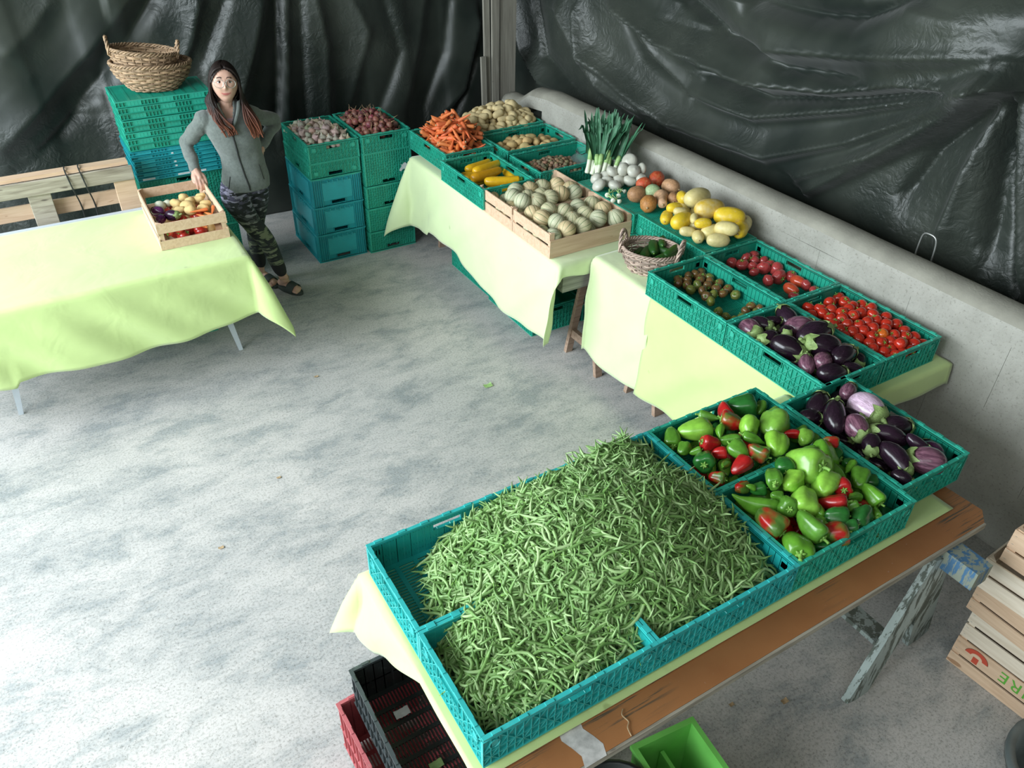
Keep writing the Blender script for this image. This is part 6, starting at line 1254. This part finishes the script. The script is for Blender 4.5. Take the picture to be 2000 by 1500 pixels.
# ---------------------------------------------------------------- person
def loft(m, secs, n=24):
    """secs: (centre, half width x, half depth y, axis 'z' (horizontal section))"""
    rr = []
    for c, a, b_, *e in secs:
        p = e[0] if e else 2.0
        ring = []
        for j in range(n):
            t = 2 * PI * j / n; cs, sn = math.cos(t), math.sin(t)
            ring.append((c[0] + a * math.copysign(abs(cs) ** (2 / p), cs), c[1] + b_ * math.copysign(abs(sn) ** (2 / p), sn), c[2]))
        rr.append(ring)
    m.rings(rr)
def interp(secs, k=3):
    out = []
    for i in range(len(secs) - 1):
        a, b_ = secs[i], secs[i + 1]
        for j in range(k):
            t = j / k; out.append(([a[0][q] * (1 - t) + b_[0][q] * t for q in range(3)], a[1] * (1 - t) + b_[1] * t, a[2] * (1 - t) + b_[2] * t, 2.2))
    s = secs[-1]; out.append((list(s[0]), s[1], s[2], 2.2)); return out
def limb(m, P, Rr, n=14, k=5):
    pts = smooth_pts(P, k); rs = []
    for i in range(len(P) - 1):
        for j in range(k): t = j / k; rs.append(Rr[i] * (1 - t) + Rr[i + 1] * t)
    rs.append(Rr[-1]); m.tube(pts, rs, n)
    for c, r in ((P[0], Rr[0]), (P[-1], Rr[-1])): ball(m, c, r * .98)
def ball(m, c, r, s=(1, 1, 1), n=12):
    rr = []
    for i in range(n + 1):
        a = -PI / 2 + PI * i / n; q = max(.001, math.cos(a))
        rr.append([(c[0] + r * s[0] * q * math.cos(2 * PI * j / 14), c[1] + r * s[1] * q * math.sin(2 * PI * j / 14), c[2] + r * s[2] * math.sin(a)) for j in range(14)])
    m.rings(rr)
def remesh(m, voxel, sm=4, smooth_f=.5):
    me = m.mesh('tmp', M['skin']); o = bpy.data.objects.new('tmp', me); COL.objects.link(o)
    md = o.modifiers.new('r', 'REMESH'); md.mode = 'VOXEL'; md.voxel_size = voxel
    s = o.modifiers.new('s', 'SMOOTH'); s.factor = smooth_f; s.iterations = sm
    bpy.context.view_layer.update(); dg = bpy.context.evaluated_depsgraph_get()
    out = bpy.data.meshes.new_from_object(o.evaluated_get(dg)); bpy.data.objects.remove(o)
    out.polygons.foreach_set('use_smooth', [True] * len(out.polygons)); return out
m, nt, b = newmat('skin'); v = coords(nt); n = nz(nt, v, 18, 3)
nt.links.new(ramp(nt, n, [(0.3, (0.51, 0.30, 0.225)), (0.7, (0.57, 0.35, 0.27))]), b.inputs['Base Color']); b.inputs['Roughness'].default_value = .5
b.inputs['Subsurface Weight'].default_value = .12; b.inputs['Subsurface Radius'].default_value = (.02, .008, .004); M['skin'] = m
M['lips'] = simple('lips', (0.42, 0.13, 0.12), .4, .05); M['brow'] = simple('brow', (0.05, 0.028, 0.02), .8, .1)
M['eye_white'] = simple('eye_white', (0.70, 0.70, 0.68), .2, .02); M['iris'] = simple('iris', (0.03, 0.016, 0.01), .1, .1)
def hair_mat():
    m, nt, b = newmat('long_brown_hair'); tc = N(nt, 'ShaderNodeTexCoord'); sx = N(nt, 'ShaderNodeSeparateXYZ'); nt.links.new(tc.outputs['Object'], sx.inputs[0])
    g = N(nt, 'ShaderNodeNewGeometry')
    nn = nz(nt, tc.outputs['Object'], 14, 3)
    ad = N(nt, 'ShaderNodeMath', operation='MULTIPLY_ADD', i_1=0.10); nt.links.new(nn, ad.inputs[0]); nt.links.new(sx.outputs[2], ad.inputs[2])
    mr = N(nt, 'ShaderNodeMapRange'); nt.links.new(ad.outputs[0], mr.inputs[0]); mr.inputs[1].default_value = 1.25; mr.inputs[2].default_value = 1.50
    c = ramp(nt, mr.outputs[0], [(0.0, (0.20, 0.075, 0.045)), (0.45, (0.085, 0.035, 0.025)), (0.8, (0.012, 0.008, 0.007))])
    k = ramp(nt, g.outputs['Random Per Island'], [(0, (.6, .6, .6)), (1, (1.5, 1.4, 1.35))])
    nt.links.new(mixc(nt, 1, c, k, 'MULTIPLY'), b.inputs['Base Color']); b.inputs['Roughness'].default_value = .5; b.inputs['Specular IOR Level'].default_value = .25; return m
M['hair'] = hair_mat()
M['fleece'] = simple('grey_fleece', (0.135, 0.155, 0.145), .95, .16, 60, .5, 220, sheen=.4, spec=.2)
M['fleece_edge'] = simple('black_trim', (0.012, 0.014, 0.014), .6, .1)
M['top_pink'] = simple('pink_top', (0.62, 0.42, 0.45), .9, .05)
def leg_mat():
    m, nt, b = newmat('patterned_leggings'); tc = N(nt, 'ShaderNodeTexCoord'); sx = N(nt, 'ShaderNodeSeparateXYZ'); nt.links.new(tc.outputs['Object'], sx.inputs[0])
    mp = N(nt, 'ShaderNodeMapping'); mp.inputs['Scale'].default_value = (14, 14, 46); mp.inputs['Rotation'].default_value = (0, .25, 0); nt.links.new(tc.outputs['Object'], mp.inputs[0])
    vo = N(nt, 'ShaderNodeTexVoronoi'); vo.distance = 'CHEBYCHEV'; vo.inputs['Scale'].default_value = 1.1; nt.links.new(mp.outputs[0], vo.inputs['Vector'])
    n2 = nz(nt, mp.outputs[0], 1.0, 3, .6, .5)
    sp = N(nt, 'ShaderNodeSeparateColor'); nt.links.new(vo.outputs['Color'], sp.inputs[0])
    mx = N(nt, 'ShaderNodeMath', operation='MULTIPLY_ADD', i_1=.55); nt.links.new(sp.outputs[0], mx.inputs[0]); nt.links.new(n2, mx.inputs[2])
    mr = N(nt, 'ShaderNodeMapRange'); nt.links.new(sx.outputs[2], mr.inputs[0]); mr.inputs[1].default_value = .55; mr.inputs[2].default_value = .78
    light = mixc(nt, mr.outputs[0], (0.17, 0.19, 0.12), (0.30, 0.29, 0.40)); mid = mixc(nt, mr.outputs[0], (0.055, 0.07, 0.045), (0.075, 0.07, 0.12))
    dark = (0.014, 0.018, 0.02)
    f1 = ramp(nt, mx.outputs[0], [(.74, (0, 0, 0)), (.78, (1, 1, 1))]); f2 = ramp(nt, mx.outputs[0], [(.88, (0, 0, 0)), (.92, (1, 1, 1))])
    nt.links.new(mixc(nt, f2, mixc(nt, f1, dark, mid), light), b.inputs['Base Color']); b.inputs['Roughness'].default_value = .8; return m
M['leggings'] = leg_mat(); M['cuff'] = simple('black_cuff', (0.010, 0.011, 0.012), .85, .1); M['sandal'] = simple('sandal_rubber', (0.035, 0.045, 0.04), .7, .1)
PERS = empty('person', (0.70, 3.60, 0.0))
tag(PERS, 'person in grey zip fleece, patterned leggings and round glasses, leaning one hand on a crate', 'person')
PINV = Matrix.Translation((-0.70, -3.60, 0))
def pobj(name, me, mats, parent=PERS):
    me.materials.clear()
    for q in mats: me.materials.append(M[q])
    o = bpy.data.objects.new(name, me); COL.objects.link(o); o.parent = parent
    o.matrix_parent_inverse = Matrix.Translation((-0.70, -3.60, 0)) if parent is PERS else Matrix.Identity(4); return o
LA = D['legA']; LB = D['legB']
SR, ER, WR = (0.428, 3.62, 1.300), (0.300, 3.70, 1.135), (0.290, 3.520, 1.020)     # arm on the crate
SL, EL, WL = (0.722, 3.645, 1.290), (0.918, 3.775, 1.165), (0.770, 3.625, 1.075)    # arm on the hip
HC3 = Vector((0.590, 3.585, 1.516))
# head frame: looks towards the camera, a little up
Hq = Matrix.Rotation(-.20, 3, 'Z') @ Matrix.Rotation(-.16, 3, 'X') @ Matrix.Rotation(.06, 3, 'Y')
def HP(x, y, z): return HC3 + Hq @ Vector((x, y, z))
def gs(d, w): return math.exp(-(d / w) ** 2)
def headp(th, ph):
    """th round (front = -y at th=-90), ph -90..90"""
    cs = math.cos(ph); x = math.cos(th) * cs; y = math.sin(th) * cs; z = math.sin(ph)
    X_ = .080 * x; Y_ = .097 * y; Z_ = .121 * z
    if z < 0:
        k = -z; X_ *= 1 - .26 * k ** 1.5; Y_ *= 1 - .12 * k; 
        if y > 0: Y_ *= 1 - .25 * k
    fr = max(0.0, -y)
    f = fr ** .5
    if y < 0: X_ *= 1 + .06 * gs(Z_ + .0, .05)
    # flatter face plane
    if y < 0: Y_ = -min(.094, abs(Y_)) * (1 - .06 * gs(X_, .03)) 
    d = 0
    d += .019 * gs(X_, .0095 + .004 * gs(Z_ + .028, .012)) * gs(Z_ + .022, .015) + .010 * gs(X_, .008) * gs(Z_ - .0, .022)
    d -= .0085 * (gs(X_ - .031, .017) + gs(X_ + .031, .017)) * gs(Z_ - .012, .013)
    d += .004 * (gs(X_ - .028, .022) + gs(X_ + .028, .022)) * gs(Z_ - .036, .010)
    d += .005 * (gs(X_ - .036, .018) + gs(X_ + .036, .018)) * gs(Z_ + .028, .018)
    d += .0055 * gs(X_, .022) * gs(Z_ + .060, .009) - .003 * gs(X_, .024) * gs(Z_ + .0605, .0022) - .003 * gs(X_, .03) * gs(Z_ + .076, .006)
    d += .007 * gs(X_, .022) * gs(Z_ + .096, .014)
    return X_, Y_ - d * f, Z_
def head_mesh(m):
    nt_, np_ = 96, 72; rr = []
    for i in range(np_ + 1):
        ph = -PI / 2 + PI * i / np_; ph = max(-PI / 2 + .01, min(PI / 2 - .01, ph)); rr.append([tuple(HP(*headp(2 * PI * j / nt_, ph))) for j in range(nt_)])
    m.rings(rr)
bd = MB()
# torso, hips
loft(bd, interp([((0.606, 3.610, .80), .118, .075), ((0.612, 3.612, .88), .120, .080), ((0.618, 3.612, .98), .112, .078), ((0.612, 3.608, 1.05), .118, .08), ((0.596, 3.605, 1.15), .135, .09), ((0.583, 3.612, 1.26), .150, .085), ((0.577, 3.620, 1.335), .130, .065), ((0.575, 3.620, 1.37), .06, .052)]), 28)
limb(bd, [(0.575, 3.622, 1.30), (0.578, 3.612, 1.38), (0.586, 3.600, 1.45)], [.056, .050, .052])
for a, b_, c in ((SR, ER, WR), (SL, EL, WL)): a, b_, c = Vector(a), Vector(b_), Vector(c); limb(bd, [tuple(q) for q in (a, a.lerp(b_, .5), b_, b_.lerp(c, .5), c)], [.042, .036, .032, .029, .025])
limb(bd, [(0.545, 3.605, .83), (LA[0][0] + .030, 3.585, .745), (LA[2][0] - .004, 3.50, .60), LA[3], LA[4], LA[5]], [.066, .066, .048, .044, .034, .031])
limb(bd, [(0.665, 3.625, .83), (0.664, 3.64, .70), (0.640, 3.665, .53), (0.632, 3.70, .40), LB[3], LB[5]], [.066, .062, .047, .044, .038, .031])
FA0, FA1, FB0, FB1 = [Vector(p) for p in D['feet']]
FA1 = Vector((0.815, 3.41, .03)); FA0 = Vector((0.738, 3.56, .03)); FB1 = Vector((0.690, 3.600, .03)); FB0 = Vector((0.628, 3.785, .03))
def foot(m, heel, toe, ank):
    h = Vector((heel[0], heel[1], .05)); t = Vector((toe[0], toe[1], .036)); d = (t - h); d.z = 0; d.normalize(); s = Vector((-d.y, d.x, 0))
    L = .225; h = t - d * (L - .03); h.z = .05
    mid = h.lerp(t, .5)
    limb(m, [tuple(h + Vector((0, 0, 0))), tuple(h + d * .05 + Vector((0, 0, .012))), tuple(h + d * .11 + Vector((0, 0, .004))), tuple(h + d * .165 + Vector((0, 0, -.010)))], [.027, .030, .029, .022])
    for k in (-1, 1): limb(m, [tuple(h + d * .10 + s * k * .012 + Vector((0, 0, -.010))), tuple(h + d * .165 + s * k * .022 + Vector((0, 0, -.015)))], [.022, .015])
    limb(m, [tuple(ank), tuple(h + d * .02 + Vector((0, 0, .01)))], [.031, .030])
    for k in range(5):
        u = (k - 2) / 2; b0 = h + d * (.160 - .012 * abs(u) ** 2) + s * (u * .031) + Vector((0, 0, -.016)); e = b0 + d * (.036 - .006 * k) + Vector((0, 0, -.004)); limb(m, [tuple(b0), tuple(e)], [.0105 if k else .0135, .0085 if k else .0115], 8, 2)
    return h, d, s
fA = foot(bd, FA0, FA1, LA[-1]); fB = foot(bd, FB0, FB1, LB[-1])
head_mesh(bd)
for s in (-1, 1):      # ears
    limb(bd, [tuple(HP(s * .071, .006, .022)), tuple(HP(s * .077, .012, .005)), tuple(HP(s * .071, .004, -.022))], [.008, .011, .007], 8, 3)
# hands
def hand(m, wrist, fwd, palmn, spread, curls, thumbside, thumbdir, scale=1.0):
    w = Vector(wrist); f = Vector(fwd).normalized(); n_ = Vector(palmn); n_ = (n_ - f * n_.dot(f)).normalized(); s = f.cross(n_)
    L = .085 * scale
    limb(m, [tuple(w), tuple(w + f * L * .5), tuple(w + f * L)], [.024, .026, .020], 10, 3)
    for k in (-1, 1): limb(m, [tuple(w + f * .02 + s * k * .010), tuple(w + f * L * .95 + s * k * .026)], [.017, .014], 8, 3)
    for k in range(4):
        u = (k - 1.5); b0 = w + f * (L * (1.0 - .03 * abs(u))) + s * (u * .0195 * spread); ln = (.036, .042, .040, .031)[k] * scale; p = [b0 - f * .02, b0]; d = f.copy(); a = 0
        for q, seg in enumerate((1.0, .65, .5)):
            a += curls[q]; d = (f * math.cos(a) + n_ * math.sin(a)); p.append(p[-1] + d * ln * seg)
        limb(m, [tuple(x) for x in p], [.0105, .0103, .0095, .0088, .0075], 8, 3)
    td = Vector(thumbdir).normalized(); b0 = w + f * .022 + s * thumbside * .020
    limb(m, [tuple(b0), tuple(b0 + (td * .6 + f * .4) * .035), tuple(b0 + (td * .6 + f * .4) * .035 + (td * .4 + f * .7) * .032), tuple(b0 + (td * .6 + f * .4) * .035 + (td * .2 + f * .9) * .056)], [.014, .013, .011, .009], 8, 3)
hand(bd, (0.290, 3.520, 1.018), (0.05, -1.0, -.30), (0, -.1, -1), 1.0, (.45, .75, .5), -1, (-.6, -.5, -.6))
hand(bd, (0.765, 3.620, 1.070), (-.55, -.55, -.5), (-.6, .5, -.5), 1.0, (.25, .4, .3), 1, (-.6, .3, .2))
bme = remesh(bd, .0044, 2, .4)
o = pobj('body', bme, ['skin', 'lips', 'brow'])
inv = Hq.transposed(); mi = []
for p in bme.polygons:
    c = inv @ (p.center - HC3); k = 0
    if c.y < -.05 and abs(c.x) < .085:
        if abs(c.x) < .030 and abs(c.z + .061 - 8.5 * c.x * c.x) < .0062 * (1 - (abs(c.x) / .031) ** 2) + .0014: k = 1
        if .013 < abs(c.x) < .046 and abs(c.z - (.033 + .006 * (1 - ((abs(c.x) - .028) / .018) ** 2))) < .0040: k = 2
    mi.append(k)
bme.polygons.foreach_set('material_index', mi); bme.update()
# eyes
for s in (-1, 1):
    m_ = MB(); c = HP(s * .031, -.0725, .011); ball(m_, c, .0125, (1.15, 1, .72), 10); e = m_.build('eye', M['eye_white'], None, True); e.parent = PERS; e.matrix_parent_inverse = PINV
    m_ = MB(); c = HP(s * .031, -.0822, .011); ball(m_, c, .0066, (1, .8, 1), 8); i_ = m_.build('iris', M['iris'], e, True)
    m_ = MB(); m_.tube([HP(s * .031 + q * .0145, -.0845 + .004 * q * q, .0195 - .006 * q * q) for q in (-1, -.5, 0, .5, 1)], .0015, 5); m_.build('lashes', M['brow'], e, True)
# glasses
gl = empty('glasses', (0, 0, 0)); gl.parent = PERS; gl.matrix_parent_inverse = PINV
for s in (-1, 1):
    m_ = MB(); pts = [HP(s * .035 + .0285 * math.cos(2 * PI * j / 28), -.099 + .008 * abs(s * .035 + .0285 * math.cos(2 * PI * j / 28)) / .06, .003 + .0255 * math.sin(2 * PI * j / 28)) for j in range(29)]
    m_.tube(pts, .0016, 6, False); m_.build('glasses_rim', M['steel'], gl, True)
    m_ = MB(); m_.tube([HP(s * .0595, -.091, .010), HP(s * .074, -.060, .012), HP(s * .078, .0, .014)], .0014, 5); m_.build('temple_arm', M['steel'], gl, True)
m_ = MB(); m_.tube([HP(-.008, -.100, .008), HP(0, -.102, .012), HP(.008, -.100, .008)], .0014, 5); m_.build('glasses_bridge', M['steel'], gl, True)
# jacket
jk = MB()
loft(jk, interp([((0.610, 3.601, .815), .158, .116), ((0.613, 3.603, .87), .160, .118), ((0.620, 3.604, .95), .146, .108), ((0.617, 3.603, 1.04), .140, .102), ((0.598, 3.602, 1.14), .158, .112), ((0.583, 3.610, 1.25), .170, .105), ((0.577, 3.620, 1.325), .152, .082), ((0.575, 3.622, 1.370), .092, .068), ((0.577, 3.615, 1.415), .068, .062)]), 30)
def arm(m, a, b_, c, r):
    a, b_, c = Vector(a), Vector(b_), Vector(c); P = [a, a.lerp(b_, .5), b_, b_.lerp(c, .5), c]; limb(m, [tuple(p) for p in P], r, 16, 5)
arm(jk, SR, ER, Vector(WR) + Vector((0, .005, 0)), [.058, .052, .046, .041, .036]); arm(jk, SL, EL, WL, [.058, .052, .048, .042, .037])
jme = remesh(jk, .0062, 3, .5)
bm = bmesh.new(); bm.from_mesh(jme)
# folds
for v_ in bm.verts:
    c = v_.co; f = .0035 * math.sin(c.z * 70 + c.x * 25 + 3 * noise.noise(c * 6)) * (1 if (c.x < .40 or c.x > .80) else .25) + .005 * noise.noise(c * 14)
    v_.co = c + v_.normal * f
dele = []
for f in bm.faces:
    c = f.calc_center_median()
    if c.z > 1.258 and c.y < 3.60:
        xc = .562 + (c.z - 1.2) * .06; hw = .006 + .30 * (c.z - 1.258)
        if abs(c.x - xc) < min(hw, .045): dele.append(f)
    if c.z > 1.405: dele.append(f)
bmesh.ops.delete(bm, geom=list(set(dele)), context='FACES'); bm.to_mesh(jme); bm.free()
jo = pobj('fleece_jacket', jme, ['fleece']); sd_ = jo.modifiers.new('t', 'SOLIDIFY'); sd_.thickness = .006; sd_.offset = -1
bpy.context.view_layer.update(); bvh = BVHTree.FromPolygons([v_.co[:] for v_ in jme.vertices], [p.vertices[:] for p in jme.polygons])
def front(x, z, off=.002):
    h = bvh.ray_cast(Vector((x, 3.0, z)), Vector((0, 1, 0))); 
    return Vector((x, h[0].y - off, z)) if h[0] is not None and h[0].y < 3.62 else Vector((x, 3.53, z))
zp = [(0.560, 1.258), (0.563, 1.18), (0.572, 1.08), (0.582, 1.0), (0.592, .92), (0.603, .86), (0.605, .825)]
m_ = MB(); pts = [front(x, z, .001) for x, z in [(zp[i][0] + (zp[i + 1][0] - zp[i][0]) * j / 6, zp[i][1] + (zp[i + 1][1] - zp[i][1]) * j / 6) for i in range(6) for j in range(6)]]; m_.tube(pts, .0055, 6); zo = m_.build('zip', M['fleece_edge'], None, True); zo.parent = jo
for s, col_ in ((-1, 'fleece'), (1, 'fleece')):   # collar flaps and dark edge
    m_ = MB(); P0 = [Vector((0.562, 3.490, 1.256)), Vector((0.562 + s * .018, 3.500, 1.295)), Vector((.570 + s * .040, 3.522, 1.35)), Vector((.576 + s * .060, 3.558, 1.402))]
    pp = smooth_pts([tuple(p) for p in P0], 5); vs = []; k = len(pp)
    for i, p in enumerate(pp):
        t = i / (k - 1); w = .012 + .030 * math.sin(min(1, t * 1.1) * PI * .75); vs += [p + Vector((0, -.002, 0)), p + Vector((s * w, .004 + w * .4, .010 * t)), p + Vector((s * w * .6, -.008, .004))]
    fs = []
    for i in range(k - 1):
        a = i * 3; fs += [(a, a + 2, a + 5, a + 3), (a + 2, a + 1, a + 4, a + 5)]
    m_.add(vs, fs); c_ = m_.build('collar_flap', M['fleece'], None, True); c_.parent = jo; q = c_.modifiers.new('t', 'SOLIDIFY'); q.thickness = .005
    m_ = MB(); m_.tube(pp, .004, 6); e_ = m_.build('collar_edge', M['fleece_edge'], None, True); e_.parent = jo
for x0, z0, x1, z1 in ((.50, .93, .475, .845), (.700, .985, .715, .88)):
    m_ = MB(); m_.tube([front(x0 + (x1 - x0) * t / 6, z0 + (z1 - z0) * t / 6, .0005) for t in range(7)], .003, 5); q = m_.build('pocket_seam', M['fleece_edge'], None, True); q.parent = jo
# pink top
tp = MB(); loft(tp, interp([((0.60, 3.605, 1.05), .125, .092), ((0.590, 3.604, 1.15), .145, .100), ((0.580, 3.610, 1.225), .150, .092), ((0.577, 3.612, 1.305), .110, .080)]), 28)
tp.build('pink_top', M['top_pink'], PERS, True).matrix_parent_inverse = PINV
# leggings
lg = MB()
loft(lg, interp([((0.598, 3.610, .775), .150, .098), ((0.608, 3.612, .83), .152, .102), ((0.612, 3.612, .90), .145, .098)]), 28)
limb(lg, [(0.535, 3.605, .83), (LA[0][0] + .022, 3.585, .745), (LA[2][0] - .004, 3.50, .60), LA[3], LA[4], (0.718, 3.492, .185)], [.098, .094, .068, .062, .050, .042])
limb(lg, [(0.675, 3.625, .83), (0.668, 3.64, .70), (0.640, 3.665, .53), (0.632, 3.70, .40), LB[3], (0.633, 3.738, .165)], [.095, .084, .066, .062, .055, .044])
lme = remesh(lg, .0065, 3, .5)
ca = LA[-2]
o = pobj('leggings', lme, ['leggings', 'cuff']); lme.polygons.foreach_set('material_index', [1 if p.center.z < .262 else 0 for p in lme.polygons])
# remove leg caps at the bottom so that ankles come out cleanly: the cuff ends stay as a rim
# sandals and anklet
for (h, d, s), lb in ((fA, 'a'), (fB, 'b')):
    m_ = MB(); rr = []
    for z in (.004, .010, .024, .027):
        ring = []
        for j in range(28):
            a = 2 * PI * j / 28; c, sn = math.cos(a), math.sin(a); p = h + d * (.085 + .128 * c) + s * (.043 * sn * (1 + .12 * c)); e = .003 if z in (.004, .027) else 0
            ring.append((p.x - e * c * d.x, p.y - e * c * d.y, z))
        rr.append(ring)
    m_.rings(rr); so_ = m_.build('sandal', M['sandal'], PERS, True); so_.matrix_parent_inverse = PINV
    m_ = MB()
    def sp(a, b_):
        t = (a - .5) * 2; z = .022 + .058 * max(0, 1 - t * t) ** .5 - .010 * b_; p = h + d * (.10 + .062 * b_ - .008 * abs(t)) + s * (t * .046); return (p.x, p.y, z)
    m_.grid(17, 6, sp); st_ = m_.build('sandal_strap', M['sandal'], so_, True); q = st_.modifiers.new('t', 'SOLIDIFY'); q.thickness = .006
m_ = MB(); c = Vector((0.733, 3.50, .125)); m_.tube([c + Vector((.036 * math.cos(a * PI / 10), .036 * math.sin(a * PI / 10), .004 * math.sin(a))) for a in range(21)], .0022, 5, False); q = m_.build('anklet', M['dry'], PERS, True); q.matrix_parent_inverse = PINV
# hair: cap and long locks
hr = MB(); rr = []
nt_, np_ = 160, 80
def capp(th, ph):
    x, y, z = headp(th, ph); l = Vector((x, y * (1 if y > 0 else .93), z)); n_ = Vector((x / .0735 ** 2, y / .094 ** 2, z / .12 ** 2)).normalized(); return l + n_ * (.012 + .0022 * math.sin(th * 40))
def capin(x, y, z): return not (y < -.028 - .0 and z < .085 - .9 * x * x / .05 and abs(x) < .066)
vs = []; fs = []
for i in range(np_ + 1):
    ph = -PI / 2 + .02 + (PI - .04) * i / np_
    for j in range(nt_): vs.append(capp(2 * PI * j / nt_, ph))
for i in range(np_):
    for j in range(nt_):
        q = (i * nt_ + j, i * nt_ + (j + 1) % nt_, (i + 1) * nt_ + (j + 1) % nt_, (i + 1) * nt_ + j); c = sum((vs[k] for k in q), Vector()) / 4
        if c.z > -.105 and not (c.y < -.034 and c.z < .084 - 11 * c.x * c.x) and not (c.y < -.012 and c.z < .045 and abs(c.x) > .04 and c.y < 0 and c.z < .03 and False): fs.append(q)
hr.add([tuple(HP(*v_)) for v_ in vs], fs)
rh = random.Random(4)
def lock(pts, r0, n=6):
    p = smooth_pts([tuple(x) for x in pts], 4); k = len(p); hr.tube(p, [max(.0008, r0 * (1 - .75 * (i / (k - 1)) ** 2.5)) for i in range(k)], n)
for s in (-1, 1):
    for k in range(95):
        u = rh.random(); b_ = rh.uniform(-1, 1)
        st_ = HP(s * .006, -.070 + .13 * u, .112 - .055 * abs(u - .45) ** 1.2 + .006)
        t1 = HP(s * (.052 + .008 * u), -.070 + .125 * u, .078 - .004 * u); t2 = HP(s * (.079 + .006 * rh.random()), -.046 + .105 * u, .020); t3 = HP(s * (.086 + .010 * rh.random()), -.040 + .10 * u, -.055)
        if s < 0: e1 = Vector((.494 - .020 * u + .012 * b_, 3.535 + .11 * u, 1.40)); e2 = Vector((.472 + .065 * rh.random() - .01 * u, 3.480 + .10 * u, 1.315)); e3 = e2 + Vector((.025 + .03 * rh.random(), -.008, -.045 - .04 * rh.random()))
        else: e1 = Vector((.676 + .022 * u + .012 * b_, 3.54 + .11 * u, 1.40)); e2 = Vector((.650 + .085 * rh.random() + .01 * u, 3.485 + .11 * u, 1.30)); e3 = e2 + Vector((.012 + .02 * rh.random(), -.008, -.055 - .05 * rh.random()))
        lock([st_, t1, t2, t3, e1, e2, e3, e3 + Vector((rh.uniform(-.015, .015), 0, -.03))], rh.uniform(.006, .0095))
for k in range(26):     # back of the head
    a = (k / 25 - .5) * 2.6; lock([HP(.03 * math.sin(a), .05, .112), HP(.075 * math.sin(a), .02 + .085 * math.cos(a), .05), HP(.085 * math.sin(a), .02 + .09 * math.cos(a), -.05), Vector((.585 + .10 * math.sin(a), 3.64 + .05 * math.cos(a), 1.40)), Vector((.58 + .11 * math.sin(a), 3.70 + .02 * math.cos(a), 1.27))], .010)
ho = hr.build('hair', M['hair'], PERS, True); ho.matrix_parent_inverse = PINV
